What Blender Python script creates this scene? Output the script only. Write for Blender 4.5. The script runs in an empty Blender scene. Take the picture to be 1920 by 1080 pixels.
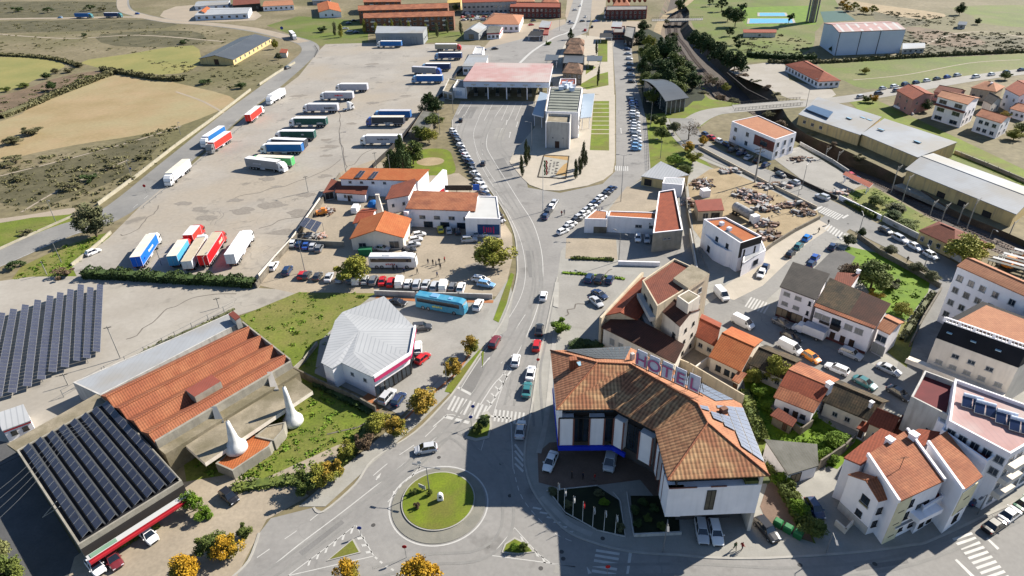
import bpy, bmesh, math, random
from mathutils import Vector, Matrix
R_ = math.radians
random.seed(7)
S = bpy.context.scene
COL = S.collection
# ---------------------------------------------------------------- camera, sky, sun, exposure
FPX, CAMH = 1210.0, 81.5
PITCH, ROLL = math.atan(740/FPX), R_(1.75)
_f = Vector((0, math.cos(PITCH), -math.sin(PITCH)))
_r = Vector((1, 0, 0)); _u = Vector((0, math.sin(PITCH), math.cos(PITCH)))
_c, _s = math.cos(ROLL), math.sin(ROLL)
CR = _c*_r - _s*_u; CU = _s*_r + _c*_u; CF = _f
cam = bpy.data.cameras.new('camera'); camo = bpy.data.objects.new('camera', cam); COL.objects.link(camo)
camo.matrix_world = Matrix(((CR.x, CU.x, -CF.x, 0), (CR.y, CU.y, -CF.y, 0), (CR.z, CU.z, -CF.z, CAMH), (0, 0, 0, 1)))
cam.sensor_width = 36; cam.lens = 36*FPX/1920; cam.clip_start = 1; cam.clip_end = 12000
S.camera = camo
SUN_EL, SUN_AZ = R_(35.2), R_(28.5)      # azimuth from +x towards +y
w = bpy.data.worlds.new('World'); S.world = w; w.use_nodes = True
nt = w.node_tree; bg = nt.nodes['Background']; sky = nt.nodes.new('ShaderNodeTexSky')
sky.sky_type = 'NISHITA'; sky.sun_disc = False; sky.sun_elevation = SUN_EL; sky.sun_rotation = R_(90)-SUN_AZ
sky.air_density = 1.0; sky.dust_density = .2; sky.ozone_density = 3.5
nt.links.new(sky.outputs[0], bg.inputs[0]); bg.inputs[1].default_value = 0.065
sl = bpy.data.lights.new('sun', 'SUN'); sl.energy = 5.0; sl.angle = R_(.53); sl.color = (1, .93, .82)
so = bpy.data.objects.new('sun', sl); COL.objects.link(so)
so.rotation_euler = Vector((math.cos(SUN_EL)*math.cos(SUN_AZ), math.cos(SUN_EL)*math.sin(SUN_AZ), math.sin(SUN_EL))).to_track_quat('Z', 'Y').to_euler()
S.view_settings.view_transform = 'Standard'; S.view_settings.look = 'None'
S.view_settings.exposure = 1.2; S.view_settings.gamma = 1
# ---------------------------------------------------------------- pixel -> world
def G(px, py, z=0.0):
 d = CF + CR*((px-960)/FPX) + CU*((540-py)/FPX)
 t = (z-CAMH)/d.z
 return Vector((d.x*t, d.y*t, z))
def GL(pts, z=0.0): return [G(p[0], p[1], z) for p in pts]
def PX(v):
 d = Vector(v)-Vector((0, 0, CAMH)); k = d.dot(CF)
 return 960+FPX*d.dot(CR)/k, 540-FPX*d.dot(CU)/k
def lerp(a, b, t): return a+(b-a)*t
def smooth(pts, n=6, closed=False):
 out = []; m = len(pts)
 rng = range(m) if closed else range(m-1)
 for i in rng:
  p1, p2 = pts[i], pts[(i+1) % m]
  p0 = pts[i-1] if (i > 0 or closed) else p1
  p3 = pts[(i+2) % m] if (i+2 < m or closed) else p2
  for k in range(n):
   t = k/n
   out.append(.5*((2*p1)+(p2-p0)*t+(2*p0-5*p1+4*p2-p3)*t*t+(3*p1-p0-3*p2+p3)*t**3))
 if not closed: out.append(pts[-1].copy())
 return out
# ---------------------------------------------------------------- materials
K = .47
def lin(v):
 v = v/255; return v/12.92 if v <= .04045 else ((v+.055)/1.055)**2.4
def C(r, g, b, k=K): return (lin(r)*k, lin(g)*k, lin(b)*k, 1)
MATS = {}
def M(name, c1, c2=None, sc=.3, rough=.85, spec=.3, pat=None, ps=1.0, pa=.25, bump=0.0, c3=None, sc3=.03, metal=0, emit=None, det=6, coat=0, fine=0.0):
 """noise mix of c1 and c2, a large scale wash of c3, and a pattern in metre UVs"""
 if name in MATS: return MATS[name]
 m = bpy.data.materials.new(name); m.use_nodes = True; MATS[name] = m
 t = m.node_tree; N = t.nodes; L = t.links; b = N['Principled BSDF']
 b.inputs['Roughness'].default_value = rough; b.inputs['Metallic'].default_value = metal
 b.inputs['Specular IOR Level'].default_value = spec
 if coat: b.inputs['Coat Weight'].default_value = coat; b.inputs['Coat Roughness'].default_value = .08
 tc = N.new('ShaderNodeTexCoord')
 def noise(s, d=det, src='Object', rgh=.6):
  n = N.new('ShaderNodeTexNoise'); n.inputs['Scale'].default_value = s; n.inputs['Detail'].default_value = d; n.inputs['Roughness'].default_value = rgh
  L.new(tc.outputs[src], n.inputs['Vector']); return n.outputs['Fac']
 def ramp(fac, a, z_):
  r = N.new('ShaderNodeMapRange'); r.inputs[1].default_value = a; r.inputs[2].default_value = z_; L.new(fac, r.inputs[0]); return r.outputs[0]
 def mix(f, a, c, mode='MIX'):
  x = N.new('ShaderNodeMix'); x.data_type = 'RGBA'; x.blend_type = mode
  if hasattr(f, 'links'): L.new(f, x.inputs[0])
  else: x.inputs[0].default_value = f
  for s_, v in ((6, a), (7, c)):
   if hasattr(v, 'links'): L.new(v, x.inputs[s_])
   else: x.inputs[s_].default_value = v
  return x.outputs[2]
 if c2 is None: c2 = tuple(min(1, v*.82) for v in c1[:3])+(1,)
 col = mix(ramp(noise(sc), .35, .65), c1, c2)
 if c3: col = mix(ramp(noise(sc3, 4), .45, .62), col, c3)
 if fine: col = mix(fine, col, mix(ramp(noise(sc*14, 3), .3, .7), (.35, .35, .35, 1), (1, 1, 1, 1)), 'MULTIPLY')
 h = None
 if pat:
  sep = N.new('ShaderNodeSeparateXYZ'); L.new(tc.outputs['UV'], sep.inputs[0])
  def math_(op, a, bb=None, c_=None):
   x = N.new('ShaderNodeMath'); x.operation = op
   for i, v in enumerate((a, bb, c_)):
    if v is None: continue
    if hasattr(v, 'links'): L.new(v, x.inputs[i])
    else: x.inputs[i].default_value = v
   return x.outputs[0]
  U, V = sep.outputs[0], sep.outputs[1]
  def saw(c_, p, wdt):      # thin line mask every p metres
   f = math_('FRACT', math_('DIVIDE', c_, p)); return math_('LESS_THAN', f, wdt)
  def sine(c_, p): return math_('MULTIPLY_ADD', math_('SINE', math_('MULTIPLY', c_, 6.2832/p)), .5, .5)
  if pat == 'tiles':        # roman tiles: channels down the slope, courses across
   su = sine(U, .42*ps); sv = math_('FRACT', math_('DIVIDE', V, .55*ps))
   h = math_('ADD', math_('MULTIPLY', su, .8), math_('MULTIPLY', sv, .45))
   shade = math_('MULTIPLY_ADD', h, .75, .42)
   cmb = N.new('ShaderNodeCombineColor')
   for i in range(3): L.new(shade, cmb.inputs[i])
   col = mix(pa, col, cmb.outputs[0], 'MULTIPLY')
   blotch = mix(ramp(noise(2.2, 2), .3, .7), (.7, .7, .7, 1), (1.12, 1.12, 1.12, 1))
   col = mix(.5, col, blotch, 'MULTIPLY')
  elif pat == 'ribs':
   f = math_('FRACT', math_('DIVIDE', U, .9*ps)); ln = math_('LESS_THAN', f, .22)
   col = mix(math_('MULTIPLY', ln, pa), col, (.12, .13, .14, 1)); h = math_('SUBTRACT', 1, ln)
  elif pat == 'courses':
   ln = saw(V, ps, .09)
   col = mix(math_('MULTIPLY', ln, pa), col, (.1, .09, .08, 1))
  elif pat == 'grid':
   ln = math_('MAXIMUM', saw(U, ps, .06), saw(V, ps, .06))
   col = mix(math_('MULTIPLY', ln, pa), col, (.1, .1, .1, 1))
  elif pat == 'cells':      # photovoltaic cells
   ln = math_('MAXIMUM', saw(U, 1.0, .07), saw(V, 1.65, .05))
   col = mix(ln, col, (.5, .52, .55, 1))
  elif pat == 'brick':
   bt = N.new('ShaderNodeTexBrick'); L.new(tc.outputs['UV'], bt.inputs['Vector']); bt.inputs['Scale'].default_value = ps
   bt.inputs['Color1'].default_value = (1, 1, 1, 1); bt.inputs['Color2'].default_value = (.72, .72, .72, 1); bt.inputs['Mortar'].default_value = (.5, .5, .5, 1)
   col = mix(pa, col, bt.outputs[0], 'MULTIPLY')
  elif pat == 'streak':
   n = N.new('ShaderNodeTexNoise'); mp = N.new('ShaderNodeMapping'); mp.inputs['Scale'].default_value = (1.2, .12, 1)
   L.new(tc.outputs['UV'], mp.inputs[0]); L.new(mp.outputs[0], n.inputs['Vector']); n.inputs['Scale'].default_value = 1.0*ps; n.inputs['Detail'].default_value = 5
   col = mix(math_('MULTIPLY', ramp(n.outputs[0], .48, .75), pa), col, (.16, .15, .13, 1))
  elif pat == 'stains':     # tyre marks, tar patches and oil
   n1 = ramp(noise(.11, 5), .60, .68); n2 = ramp(noise(.5, 6), .62, .70)
   col = mix(math_('MULTIPLY', math_('MAXIMUM', math_('MULTIPLY', n1, .5), math_('MULTIPLY', n2, n1)), pa), col, (.07, .065, .06, 1))
   vt = N.new('ShaderNodeTexVoronoi'); vt.feature = 'DISTANCE_TO_EDGE'; vt.inputs['Scale'].default_value = .075
   dn = N.new('ShaderNodeMix'); dn.data_type = 'RGBA'; dn.inputs[0].default_value = .05
   nn = N.new('ShaderNodeTexNoise'); nn.inputs['Scale'].default_value = .12; L.new(tc.outputs['Object'], nn.inputs['Vector'])
   ad = N.new('ShaderNodeVectorMath'); ad.operation = 'MULTIPLY_ADD'; ad.inputs[1].default_value = (14, 14, 0)
   L.new(nn.outputs[1], ad.inputs[0]); L.new(tc.outputs['Object'], ad.inputs[2]); L.new(ad.outputs[0], vt.inputs['Vector'])
   ck = math_('LESS_THAN', vt.outputs[0], .006)
   col = mix(math_('MULTIPLY', math_('MULTIPLY', ck, ramp(noise(.02, 3), .5, .62)), .4*pa), col, (.05, .05, .05, 1))
 L.new(col, b.inputs['Base Color'])
 if bump:
  bp = N.new('ShaderNodeBump'); bp.inputs['Strength'].default_value = bump; bp.inputs['Distance'].default_value = .06
  L.new(h if h is not None else noise(sc*6, 6), bp.inputs['Height']); L.new(bp.outputs[0], b.inputs['Normal'])
 if emit: b.inputs['Emission Color'].default_value = emit; b.inputs['Emission Strength'].default_value = 1
 return m
# ---------------------------------------------------------------- mesh builder
class MB:
 def __init__(s): s.v = []; s.f = []; s.m = []
 def poly(s, pts, mi=0):
  b = len(s.v); s.v += [Vector(p) for p in pts]; s.f.append(list(range(b, b+len(pts)))); s.m.append(mi); return s
 def box(s, c, sz, rz=0, mi=0, top=None):
  cx, cy, cz = c; hx, hy, hz = sz[0]/2, sz[1]/2, sz[2]/2; b = len(s.v); ca, sa = math.cos(rz), math.sin(rz)
  for dz in (-1, 1):
   for dx, dy in ((-1, -1), (1, -1), (1, 1), (-1, 1)):
    x, y = dx*hx, dy*hy
    s.v.append(Vector((cx+x*ca-y*sa, cy+x*sa+y*ca, cz+dz*hz)))
  for k, q in enumerate(((3, 2, 1, 0), (4, 5, 6, 7), (0, 1, 5, 4), (1, 2, 6, 5), (2, 3, 7, 6), (3, 0, 4, 7))):
   s.f.append([b+i for i in q]); s.m.append(top if (top is not None and k == 1) else mi)
  return s
 def prism(s, pts, z0, z1, mi=0, top=None, bottom=True):
  a = sum(pts[i-1].x*pts[i].y-pts[i].x*pts[i-1].y for i in range(len(pts)))
  if a < 0: pts = pts[::-1]
  n = len(pts); b = len(s.v)
  f0 = z0 if callable(z0) else (lambda p: z0); f1 = z1 if callable(z1) else (lambda p: z1)
  s.v += [Vector((p.x, p.y, f0(p))) for p in pts]+[Vector((p.x, p.y, f1(p))) for p in pts]
  s.f.append([b+n+i for i in range(n)]); s.m.append(mi if top is None else top)
  if bottom: s.f.append([b+i for i in range(n)][::-1]); s.m.append(mi)
  for i in range(n):
   j = (i+1) % n; s.f.append([b+i, b+j, b+n+j, b+n+i]); s.m.append(mi)
  return s
 def tube(s, p, q, r0, r1=None, n=8, mi=0, cap=True):
  p, q = Vector(p), Vector(q); r1 = r0 if r1 is None else r1
  d = (q-p).normalized(); x = d.orthogonal().normalized(); y = d.cross(x); b = len(s.v)
  for c, r in ((p, r0), (q, r1)):
   for i in range(n):
    a = 2*math.pi*i/n; s.v.append(c+x*(r*math.cos(a))+y*(r*math.sin(a)))
  for i in range(n):
   j = (i+1) % n; s.f.append([b+i, b+j, b+n+j, b+n+i]); s.m.append(mi)
  if cap:
   s.f.append([b+i for i in range(n)][::-1]); s.m.append(mi); s.f.append([b+n+i for i in range(n)]); s.m.append(mi)
  return s
 def lathe(s, c, prof, n=16, mi=0):
  b = len(s.v)
  for r, z in prof:
   for i in range(n):
    a = 2*math.pi*i/n; s.v.append(Vector((c[0]+r*math.cos(a), c[1]+r*math.sin(a), c[2]+z)))
  for k in range(len(prof)-1):
   for i in range(n):
    j = (i+1) % n; s.f.append([b+k*n+i, b+k*n+j, b+(k+1)*n+j, b+(k+1)*n+i]); s.m.append(mi)
  s.f.append([b+(len(prof)-1)*n+i for i in range(n)]); s.m.append(mi)
  return s
 def loft(s, secs, mi=0, caps=True, closed=True):
  n = len(secs[0]); b = len(s.v)
  for q in secs: s.v += [Vector(p) for p in q]
  for k in range(len(secs)-1):
   for i in range(n if closed else n-1):
    j = (i+1) % n; s.f.append([b+k*n+i, b+k*n+j, b+(k+1)*n+j, b+(k+1)*n+i]); s.m.append(mi)
  if caps:
   s.f.append([b+i for i in range(n)][::-1]); s.m.append(mi); e = b+(len(secs)-1)*n; s.f.append([e+i for i in range(n)]); s.m.append(mi)
  return s
 def build(s, name, mats, parent=None, smooth_=False, org=None, olink=False):
  me = bpy.data.meshes.new(name)
  o0 = org if org is not None else (parent_loc(parent) if parent else Vector((0, 0, 0)))
  me.from_pydata([(v-o0)[:] for v in s.v], [], s.f)
  mats = mats if isinstance(mats, (list, tuple)) else [mats]
  for m in mats: me.materials.append(m)
  me.polygons.foreach_set('material_index', [min(i, len(mats)-1) for i in s.m])
  me.update()
  uvl = me.uv_layers.new(name='UVMap'); data = [0.0]*(2*len(me.loops))
  for p in me.polygons:
   n = p.normal
   if abs(n.z) > .999: u = Vector((1, 0, 0)); v = Vector((0, 1, 0))
   else: u = Vector((-n.y, n.x, 0)).normalized(); v = n.cross(u)
   for li in p.loop_indices:
    co = s.v[me.loops[li].vertex_index]; data[2*li] = co.dot(u); data[2*li+1] = co.dot(v)
  uvl.data.foreach_set('uv', data)
  if smooth_: me.polygons.foreach_set('use_smooth', [True]*len(me.polygons))
  o = bpy.data.objects.new(name, me); COL.objects.link(o)
  if parent: o.parent = parent
  elif org is not None: o.location = org
  if olink:
   for i, sl_ in enumerate(o.material_slots):
    mt = sl_.material; sl_.link = 'OBJECT'; sl_.material = mt
  return o
def parent_loc(p):
 l = Vector((0, 0, 0))
 while p: l += p.location; p = p.parent
 return l
def tag(o, label=None, cat=None, group=None, kind=None):
 if label: o['label'] = label
 if cat: o['category'] = cat
 if group: o['group'] = group
 if kind: o['kind'] = kind
 return o
USED = {}
def thing(name, label, cat, loc, rz=0, group=None):
 o = bpy.data.objects.new(name, None); COL.objects.link(o); o.location = loc; o.rotation_euler = (0, 0, rz); o.empty_display_size = .5
 return tag(o, label, cat, group)
def copy_tree(o, parent=None):
 c = o.copy(); COL.objects.link(c)
 if parent: c.parent = parent
 for ch in KIDS.get(o.name, []) if False else [x for x in o.children]: copy_tree(ch, c)
 return c
KIDS = {}
def poly_in(pts, x, y):
 c = False; n = len(pts)
 for i in range(n):
  a, b = pts[i], pts[i-1]
  if (a.y > y) != (b.y > y) and x < (b.x-a.x)*(y-a.y)/(b.y-a.y)+a.x: c = not c
 return c
# ================================================================ THE SETTING
A_ = dict(
 scrub=M('scrub_ground', C(182,168,134), C(150,138,102), sc=.03, c3=C(140,134,90), sc3=.010, fine=.6, det=9),
 tan=M('stubble_field', C(206,180,138), C(188,166,120), sc=.05, c3=C(198,186,142), sc3=.014, fine=.25, det=8),
 tan2=M('green_stubble', C(182,172,104), C(160,160,92), sc=.04, fine=.2),
 brown=M('bare_brown_soil', C(168,142,116), C(130,112,86), sc=.12, fine=.5),
 meadow=M('meadow_grass', C(134,152,56), C(112,126,54), sc=.06, c3=C(150,150,88), sc3=.03, fine=.5, det=9),
 grass=M('rough_grass', C(146,164,52), C(122,138,48), sc=.15, c3=C(162,158,84), sc3=.05, fine=.6, det=9),
 lawn=M('mown_lawn', C(150,170,34), C(126,146,32), sc=.25, c3=C(140,142,56), sc3=.12, fine=.5),
 bright=M('bright_lawn', C(140,176,20), C(112,150,22), sc=.25, fine=.4),
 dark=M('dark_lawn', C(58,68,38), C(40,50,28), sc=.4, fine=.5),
 truck=M('worn_concrete_yard', C(208,201,190), C(188,181,171), sc=.06, c3=C(202,190,172), sc3=.018, pat='stains', pa=.9, fine=.22, det=9),
 lot=M('pale_concrete_yard', C(212,205,193), C(196,188,176), sc=.07, c3=C(192,184,170), sc3=.03, fine=.16, pat='stains', pa=.6),
 sandy=M('sandy_yard', C(212,196,172), C(192,178,156), sc=.12, fine=.3, pat='stains', pa=.4),
 sand=M('dry_sand', C(216,192,152), C(190,168,130), sc=.2, fine=.4),
 paving=M('stone_paving', C(228,216,198), C(214,204,186), sc=.3, pat='grid', ps=1.5, pa=.12, fine=.1),
 grey=M('grey_concrete', C(196,192,184), C(182,178,170), sc=.15, fine=.2, pat='stains', pa=.4),
 walk=M('pavement_slabs', C(200,197,188), C(186,183,174), sc=.3, pat='grid', ps=1.0, pa=.1, fine=.15),
 asph=M('road_asphalt', C(188,185,180), C(168,165,161), sc=.09, c3=C(178,175,170), sc3=.03, fine=.2, pat='stains', pa=.8, det=8),
 asph2=M('grey_asphalt', C(172,170,166), C(154,153,150), sc=.1, c3=C(184,181,175), sc3=.02, fine=.2, pat='stains', pa=.7),
 tanroad=M('dusty_road', C(206,190,168), C(194,180,160), sc=.08, fine=.15),
 apron=M('cobble_apron', C(176,172,158), C(160,158,146), sc=.6, fine=.35),
 redpave=M('red_brick_paving', C(166,138,120), C(146,122,106), sc=.4, pat='brick', ps=2, pa=.5, fine=.2),
 white=M('road_paint', C(240,238,232), C(222,220,214), sc=.8, rough=.6),
 kerb=M('kerb_stone', C(214,210,200), C(196,192,184), sc=.5),
 orange=M('orange_band', C(214,142,92), C(196,128,84), sc=.5),
 soil=M('cutting_earth', C(142,118,94), C(112,94,76), sc=.25, fine=.6, c3=C(96,94,62), sc3=.08),
 ballast=M('track_ballast', C(128,116,106), C(104,94,88), sc=.8, fine=.6),
)
LZ = [0]
def patch(name, px, mat, z, n=0, kind='structure', world=False, hgt=None):
 LZ[0] += 1; z += LZ[0]*.00012; hgt = hgt and hgt+LZ[0]*.0001
 pts = px if world else GL(px)
 if n: pts = smooth(pts, n, True)
 mb = MB()
 if hgt: mb.prism(pts, -.05, hgt)
 else:
  a = sum(pts[i-1].x*pts[i].y-pts[i].x*pts[i-1].y for i in range(len(pts)))
  if a < 0: pts = pts[::-1]
  mb.poly([Vector((p.x, p.y, z)) for p in pts])
 o = mb.build(name, A_[mat] if isinstance(mat, str) else mat)
 bm = bmesh.new(); bm.from_mesh(o.data); bmesh.ops.triangulate(bm, faces=[f for f in bm.faces if len(f.verts) > 4]); bm.to_mesh(o.data); bm.free()
 o['kind'] = kind
 return o
def ribpts(px, wd, n=6, world=False, off=0):
 c = smooth(px if world else GL(px), n) if n else (px if world else GL(px))
 L_, R__ = [], []
 for i, p in enumerate(c):
  d = (c[min(i+1, len(c)-1)]-c[max(i-1, 0)]); d.z = 0; d.normalize(); nn = Vector((-d.y, d.x, 0))
  L_.append(p+nn*(off+wd/2)); R__.append(p+nn*(off-wd/2))
 return L_, R__, c
def ribbon(name, px, wd, mat, z, n=6, kind='structure', h=None, mb=None, mi=0, world=False, off=0, z1=0):
 L_, R__, c = ribpts(px, wd, n, world, off)
 own = mb is None; mb = mb or MB()
 if own: LZ[0] += 1; z += LZ[0]*.00012
 for i in range(len(c)-1):
  a, b, d, e = R__[i], R__[i+1], L_[i+1], L_[i]
  if h:
   for q in ((a, b, d, e),): mb.poly([Vector((p.x, p.y, h)) for p in q], mi)
   for p, q in ((a, b), (d, e)): mb.poly([(p.x, p.y, z1), (q.x, q.y, z1), (q.x, q.y, h), (p.x, p.y, h)], mi)
   if i == 0: mb.poly([(e.x, e.y, z1), (a.x, a.y, z1), (a.x, a.y, h), (e.x, e.y, h)], mi)
   if i == len(c)-2: mb.poly([(b.x, b.y, z1), (d.x, d.y, z1), (d.x, d.y, h), (b.x, b.y, h)], mi)
  else: mb.poly([Vector((p.x, p.y, z)) for p in (a, b, d, e)], mi)
 if own:
  o = mb.build(name, A_[mat] if isinstance(mat, str) else mat)
  if kind: o['kind'] = kind
  return o
ST = [((1268,-40),(1345,-60),-3,5),((1236,30),(1292,28),-4,5),((1243,80),(1325,70),-6,6),((1272,130),(1380,113),-7,7),((1330,180),(1442,163),-7.5,7),
      ((1400,209),(1492,238),-6,2),((1500,270),(1588,283),-5,.6),((1640,349),(1692,333),-3.2,.4),((1762,417),(1785,392),-1.8,.3),((1850,466),(1885,435),-1.6,.3),((2000,525),(2030,500),-1.6,.3)]
Lt = smooth([G(*s[0]) for s in ST], 4); Rt = smooth([G(*s[1]) for s in ST], 4)
zz = [lerp(ST[min(i//4, 10)][2], ST[min(i//4+1, 10)][2], (i % 4)/4) for i in range(len(Lt))]
ins = [lerp(ST[min(i//4, 10)][3], ST[min(i//4+1, 10)][3], (i % 4)/4) for i in range(len(Lt))]
bm = bmesh.new()
BIG = 4500
outer = [bm.verts.new(p) for p in ((-BIG, -600, 0), (BIG, -600, 0), (BIG, 7000, 0), (-BIG, 7000, 0))]
lv = [bm.verts.new(p) for p in Lt]; rv = [bm.verts.new(p) for p in Rt]
loop = lv+rv[::-1]
ed = [bm.edges.new((outer[i], outer[(i+1) % 4])) for i in range(4)]+[bm.edges.new((loop[i], loop[(i+1) % len(loop)])) for i in range(len(loop))]
bmesh.ops.triangle_fill(bm, use_beauty=True, edges=ed)
lb, rb_ = [], []
for i in range(len(Lt)):
 d = (Rt[i]-Lt[i]); d.normalize()
 a = Lt[i]+d*ins[i]; b = Rt[i]-d*ins[i]; a.z = b.z = zz[i]; lb.append(bm.verts.new(a)); rb_.append(bm.verts.new(b))
mi1 = []
for i in range(len(Lt)-1):
 for q, m_ in (((lv[i], lv[i+1], lb[i+1], lb[i]), 1), ((rv[i+1], rv[i], rb_[i], rb_[i+1]), 1), ((lb[i], lb[i+1], rb_[i+1], rb_[i]), 2)):
  f = bm.faces.new(q); f.material_index = m_
for q in ((lv[0], lb[0], rb_[0], rv[0]), (lv[-1], rv[-1], rb_[-1], lb[-1])): f = bm.faces.new(q); f.material_index = 1
bmesh.ops.recalc_face_normals(bm, faces=bm.faces)
me = bpy.data.meshes.new('ground'); bm.to_mesh(me); bm.free()
for k in ('scrub', 'soil', 'ballast'): me.materials.append(A_[k])
go = bpy.data.objects.new('ground', me); COL.objects.link(go); go['kind'] = 'structure'
if sum(p.normal.z*p.area for p in me.polygons) < 0: me.flip_normals()
mid = [(lb_+rb2)/2 for lb_, rb2 in zip([v for v in []], [])]
cen = []
for i in range(len(Lt)):
 c = (Lt[i]+Rt[i])/2; c.z = zz[i]; cen.append(c)
steel = M('rail_steel', (.22, .16, .13, 1), (.12, .09, .08, 1), sc=2, rough=.5, metal=.6)
sleeper = M('sleeper', (.16, .13, .11, 1), sc=2)
for off in (-2.3, 2.3):
 mb = MB(); ms = MB()
 pts = smooth(cen, 3)
 for i in range(len(pts)-1):
  p, q = pts[i], pts[i+1]; d = q-p; ln = d.length; d.normalize(); nn = Vector((-d.y, d.x, 0)).normalized()
  for s_ in (-.75, .75): mb.tube(p+nn*(off+s_)+Vector((0, 0, .25)), q+nn*(off+s_)+Vector((0, 0, .25)), .07, n=4)
  k = 0
  while k < ln:
   c = p+d*k+nn*off; ms.box((c.x, c.y, c.z+.1), (.28, 2.5, .14), math.atan2(d.y, d.x)); k += .9
 o = mb.build('rails', steel); o['kind'] = 'structure'; o = ms.build('railway_sleepers', sleeper); o['kind'] = 'structure'
patch('field', [(-420,330),(0,228),(60,198),(110,181),(220,140),(300,147),(328,155),(430,180),(425,200),(340,235),(250,255),(140,272),(0,303),(-420,420)], 'tan', .01, 3)
patch('field', [(-420,118),(0,107),(80,111),(122,122),(100,135),(60,152),(0,175),(-420,270)], 'tan2', .01, 3)
HM = M('heath', C(140,132,98), C(104,100,68), sc=.09, fine=.6, det=9)
for q in ([(-50,42),(270,37),(310,52),(0,62),(-60,60)], [(190,64),(360,58),(372,84),(215,86)], [(-60,6),(215,4),(222,28),(0,34),(-60,34)], [(0,330),(120,300),(240,262),(300,262),(250,320),(100,380),(0,380)], [(1690,58),(1790,66),(1930,70),(1930,97),(1700,105)], [(1640,22),(1740,40),(1700,50),(1650,44)]): patch('heath', q, HM, .012, 3)
patch('bare_soil', [(-420,262),(0,180),(100,148),(180,133),(192,140),(110,178),(0,222),(-420,320)], 'brown', .02, 3)
patch('field', [(250,100),(360,84),(372,122),(300,140),(150,118)], 'tan2', .01, 3)
patch('field', [(1800,11),(2100,14),(2100,55),(1860,47),(1824,30)], 'meadow', .01, 3)
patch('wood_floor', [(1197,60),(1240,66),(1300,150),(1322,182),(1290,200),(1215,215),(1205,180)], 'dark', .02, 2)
patch('field', [(1535,120),(1700,110),(1920,98),(2150,90),(2150,118),(1925,131),(1700,160),(1625,167),(1585,152)], 'meadow', .01, 2)
patch('dirt_patch', [(1590,0),(1640,8),(1770,26),(1740,36),(1680,30),(1630,18)], 'sand', .012, 3)
patch('dirt_patch', [(1700,50),(1790,62),(1850,80),(1800,88),(1730,80)], 'brown', .012, 3)
patch('lawn', [(1300,-10),(1560,-10),(1545,40),(1528,60),(1524,90),(1470,110),(1400,118),(1372,108),(1330,80),(1300,50),(1292,20)], 'meadow', .01, 2)
patch('lawn', [(1372,14),(1540,10),(1530,46),(1400,50)], 'bright', .02, 1)
patch('lawn', [(1195,70),(1240,75),(1290,150),(1330,185),(1400,205),(1340,218),(1280,262),(1340,318),(1290,328),(1215,320),(1205,180)], 'lawn', .01, 1)
ribbon('dirt_path', [(1320,-30),(1290,5),(1250,28),(1232,60),(1240,95)], 5, 'sand', .012)
patch('dirt_lot', [(1366,133),(1400,122),(1470,118),(1480,150),(1560,168),(1555,185),(1480,185),(1440,165)], 'lot', .015, 2)
patch('meadow', [(500,48),(560,30),(690,40),(690,84),(600,86),(560,70)], 'meadow', .01, 1)
patch('meadow', [(795,58),(900,60),(880,78),(800,80)], 'meadow', .012, 1)
patch('dirt_lot', [(300,30),(330,12),(420,8),(480,20),(478,38),(350,40)], 'tanroad', .012, 2)
patch('verge', [(-300,410),(0,412),(130,398),(120,428),(0,470),(-300,560)], 'grass', .01, 2)
patch('dirt_path', [(-200,425),(0,410),(100,395),(140,390),(130,402),(60,408),(0,418),(-200,440)], 'tanroad', .015, 2)
patch('verge', [(20,526),(40,500),(120,462),(185,440),(206,436),(206,446),(145,496),(165,520)], 'grass', .02)
patch('truck_yard', [(205,445),(300,350),(350,318),(470,210),(560,143),(598,95),(610,83),(700,80),(900,85),(908,92),(850,150),(832,192),(700,312),(640,350),(560,430),(485,540),(150,530),(135,500)], 'truck', .02)
patch('concrete_yard', [(-400,560),(-100,535),(0,527),(60,519),(160,518),(480,540),(560,545),(570,552),(445,592),(335,640),(190,745),(0,880),(-400,1080)], 'lot', .03)
patch('car_park', [(640,322),(700,300),(790,328),(860,325),(890,345),(925,385),(960,440),(962,480),(950,530),(930,556),(700,552),(560,552),(480,534),(560,425)], 'sandy', .03)
patch('lawn', [(795,280),(838,281),(850,300),(852,324),(815,329),(755,324),(772,292)], 'lawn', .05, 4)
c_ = G(807,303)
patch('sand_circle', [c_+Vector((math.cos(a)*5, math.sin(a)*4.2, 0)) for a in [i*math.pi/12 for i in range(24)]], 'sand', .06, world=True)
patch('grass', [(448,594),(560,548),(700,550),(720,556),(640,600),(600,660),(590,700),(560,700),(545,680)], 'grass', .04)
patch('forecourt', [(700,553),(735,556),(930,562),(925,600),(885,640),(872,672),(830,705),(800,735),(752,780),(700,752),(590,700),(600,640),(640,600)], 'grey', .05)
patch('pavement', [(925,565),(955,520),(962,560),(950,620),(905,650),(850,730),(790,790),(700,868),(610,950),(560,950),(640,880),(760,780),(830,705),(875,670)], 'walk', .055)
patch('grass', [(340,840),(560,690),(600,700),(690,760),(700,800),(640,880),(560,905),(420,925),(350,905)], 'grass', .04)
patch('dirt_path', [(420,925),(480,905),(600,850),(650,830),(660,850),(600,890),(540,915),(450,960)], 'sandy', .06, 2)
patch('forecourt', [(140,1045),(340,905),(430,890),(540,905),(580,930),(500,975),(470,1030),(440,1090),(420,1180),(100,1180)], 'sandy', .05)
patch('side_lane', [(-200,800),(20,830),(150,1040),(120,1200),(-300,1200)], M('shade_toned_lane_asphalt', C(118,118,118), C(102,103,104), sc=.2, fine=.3), .045)  # asphalt colour darkened to carry the shade lying on the lane
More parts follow.
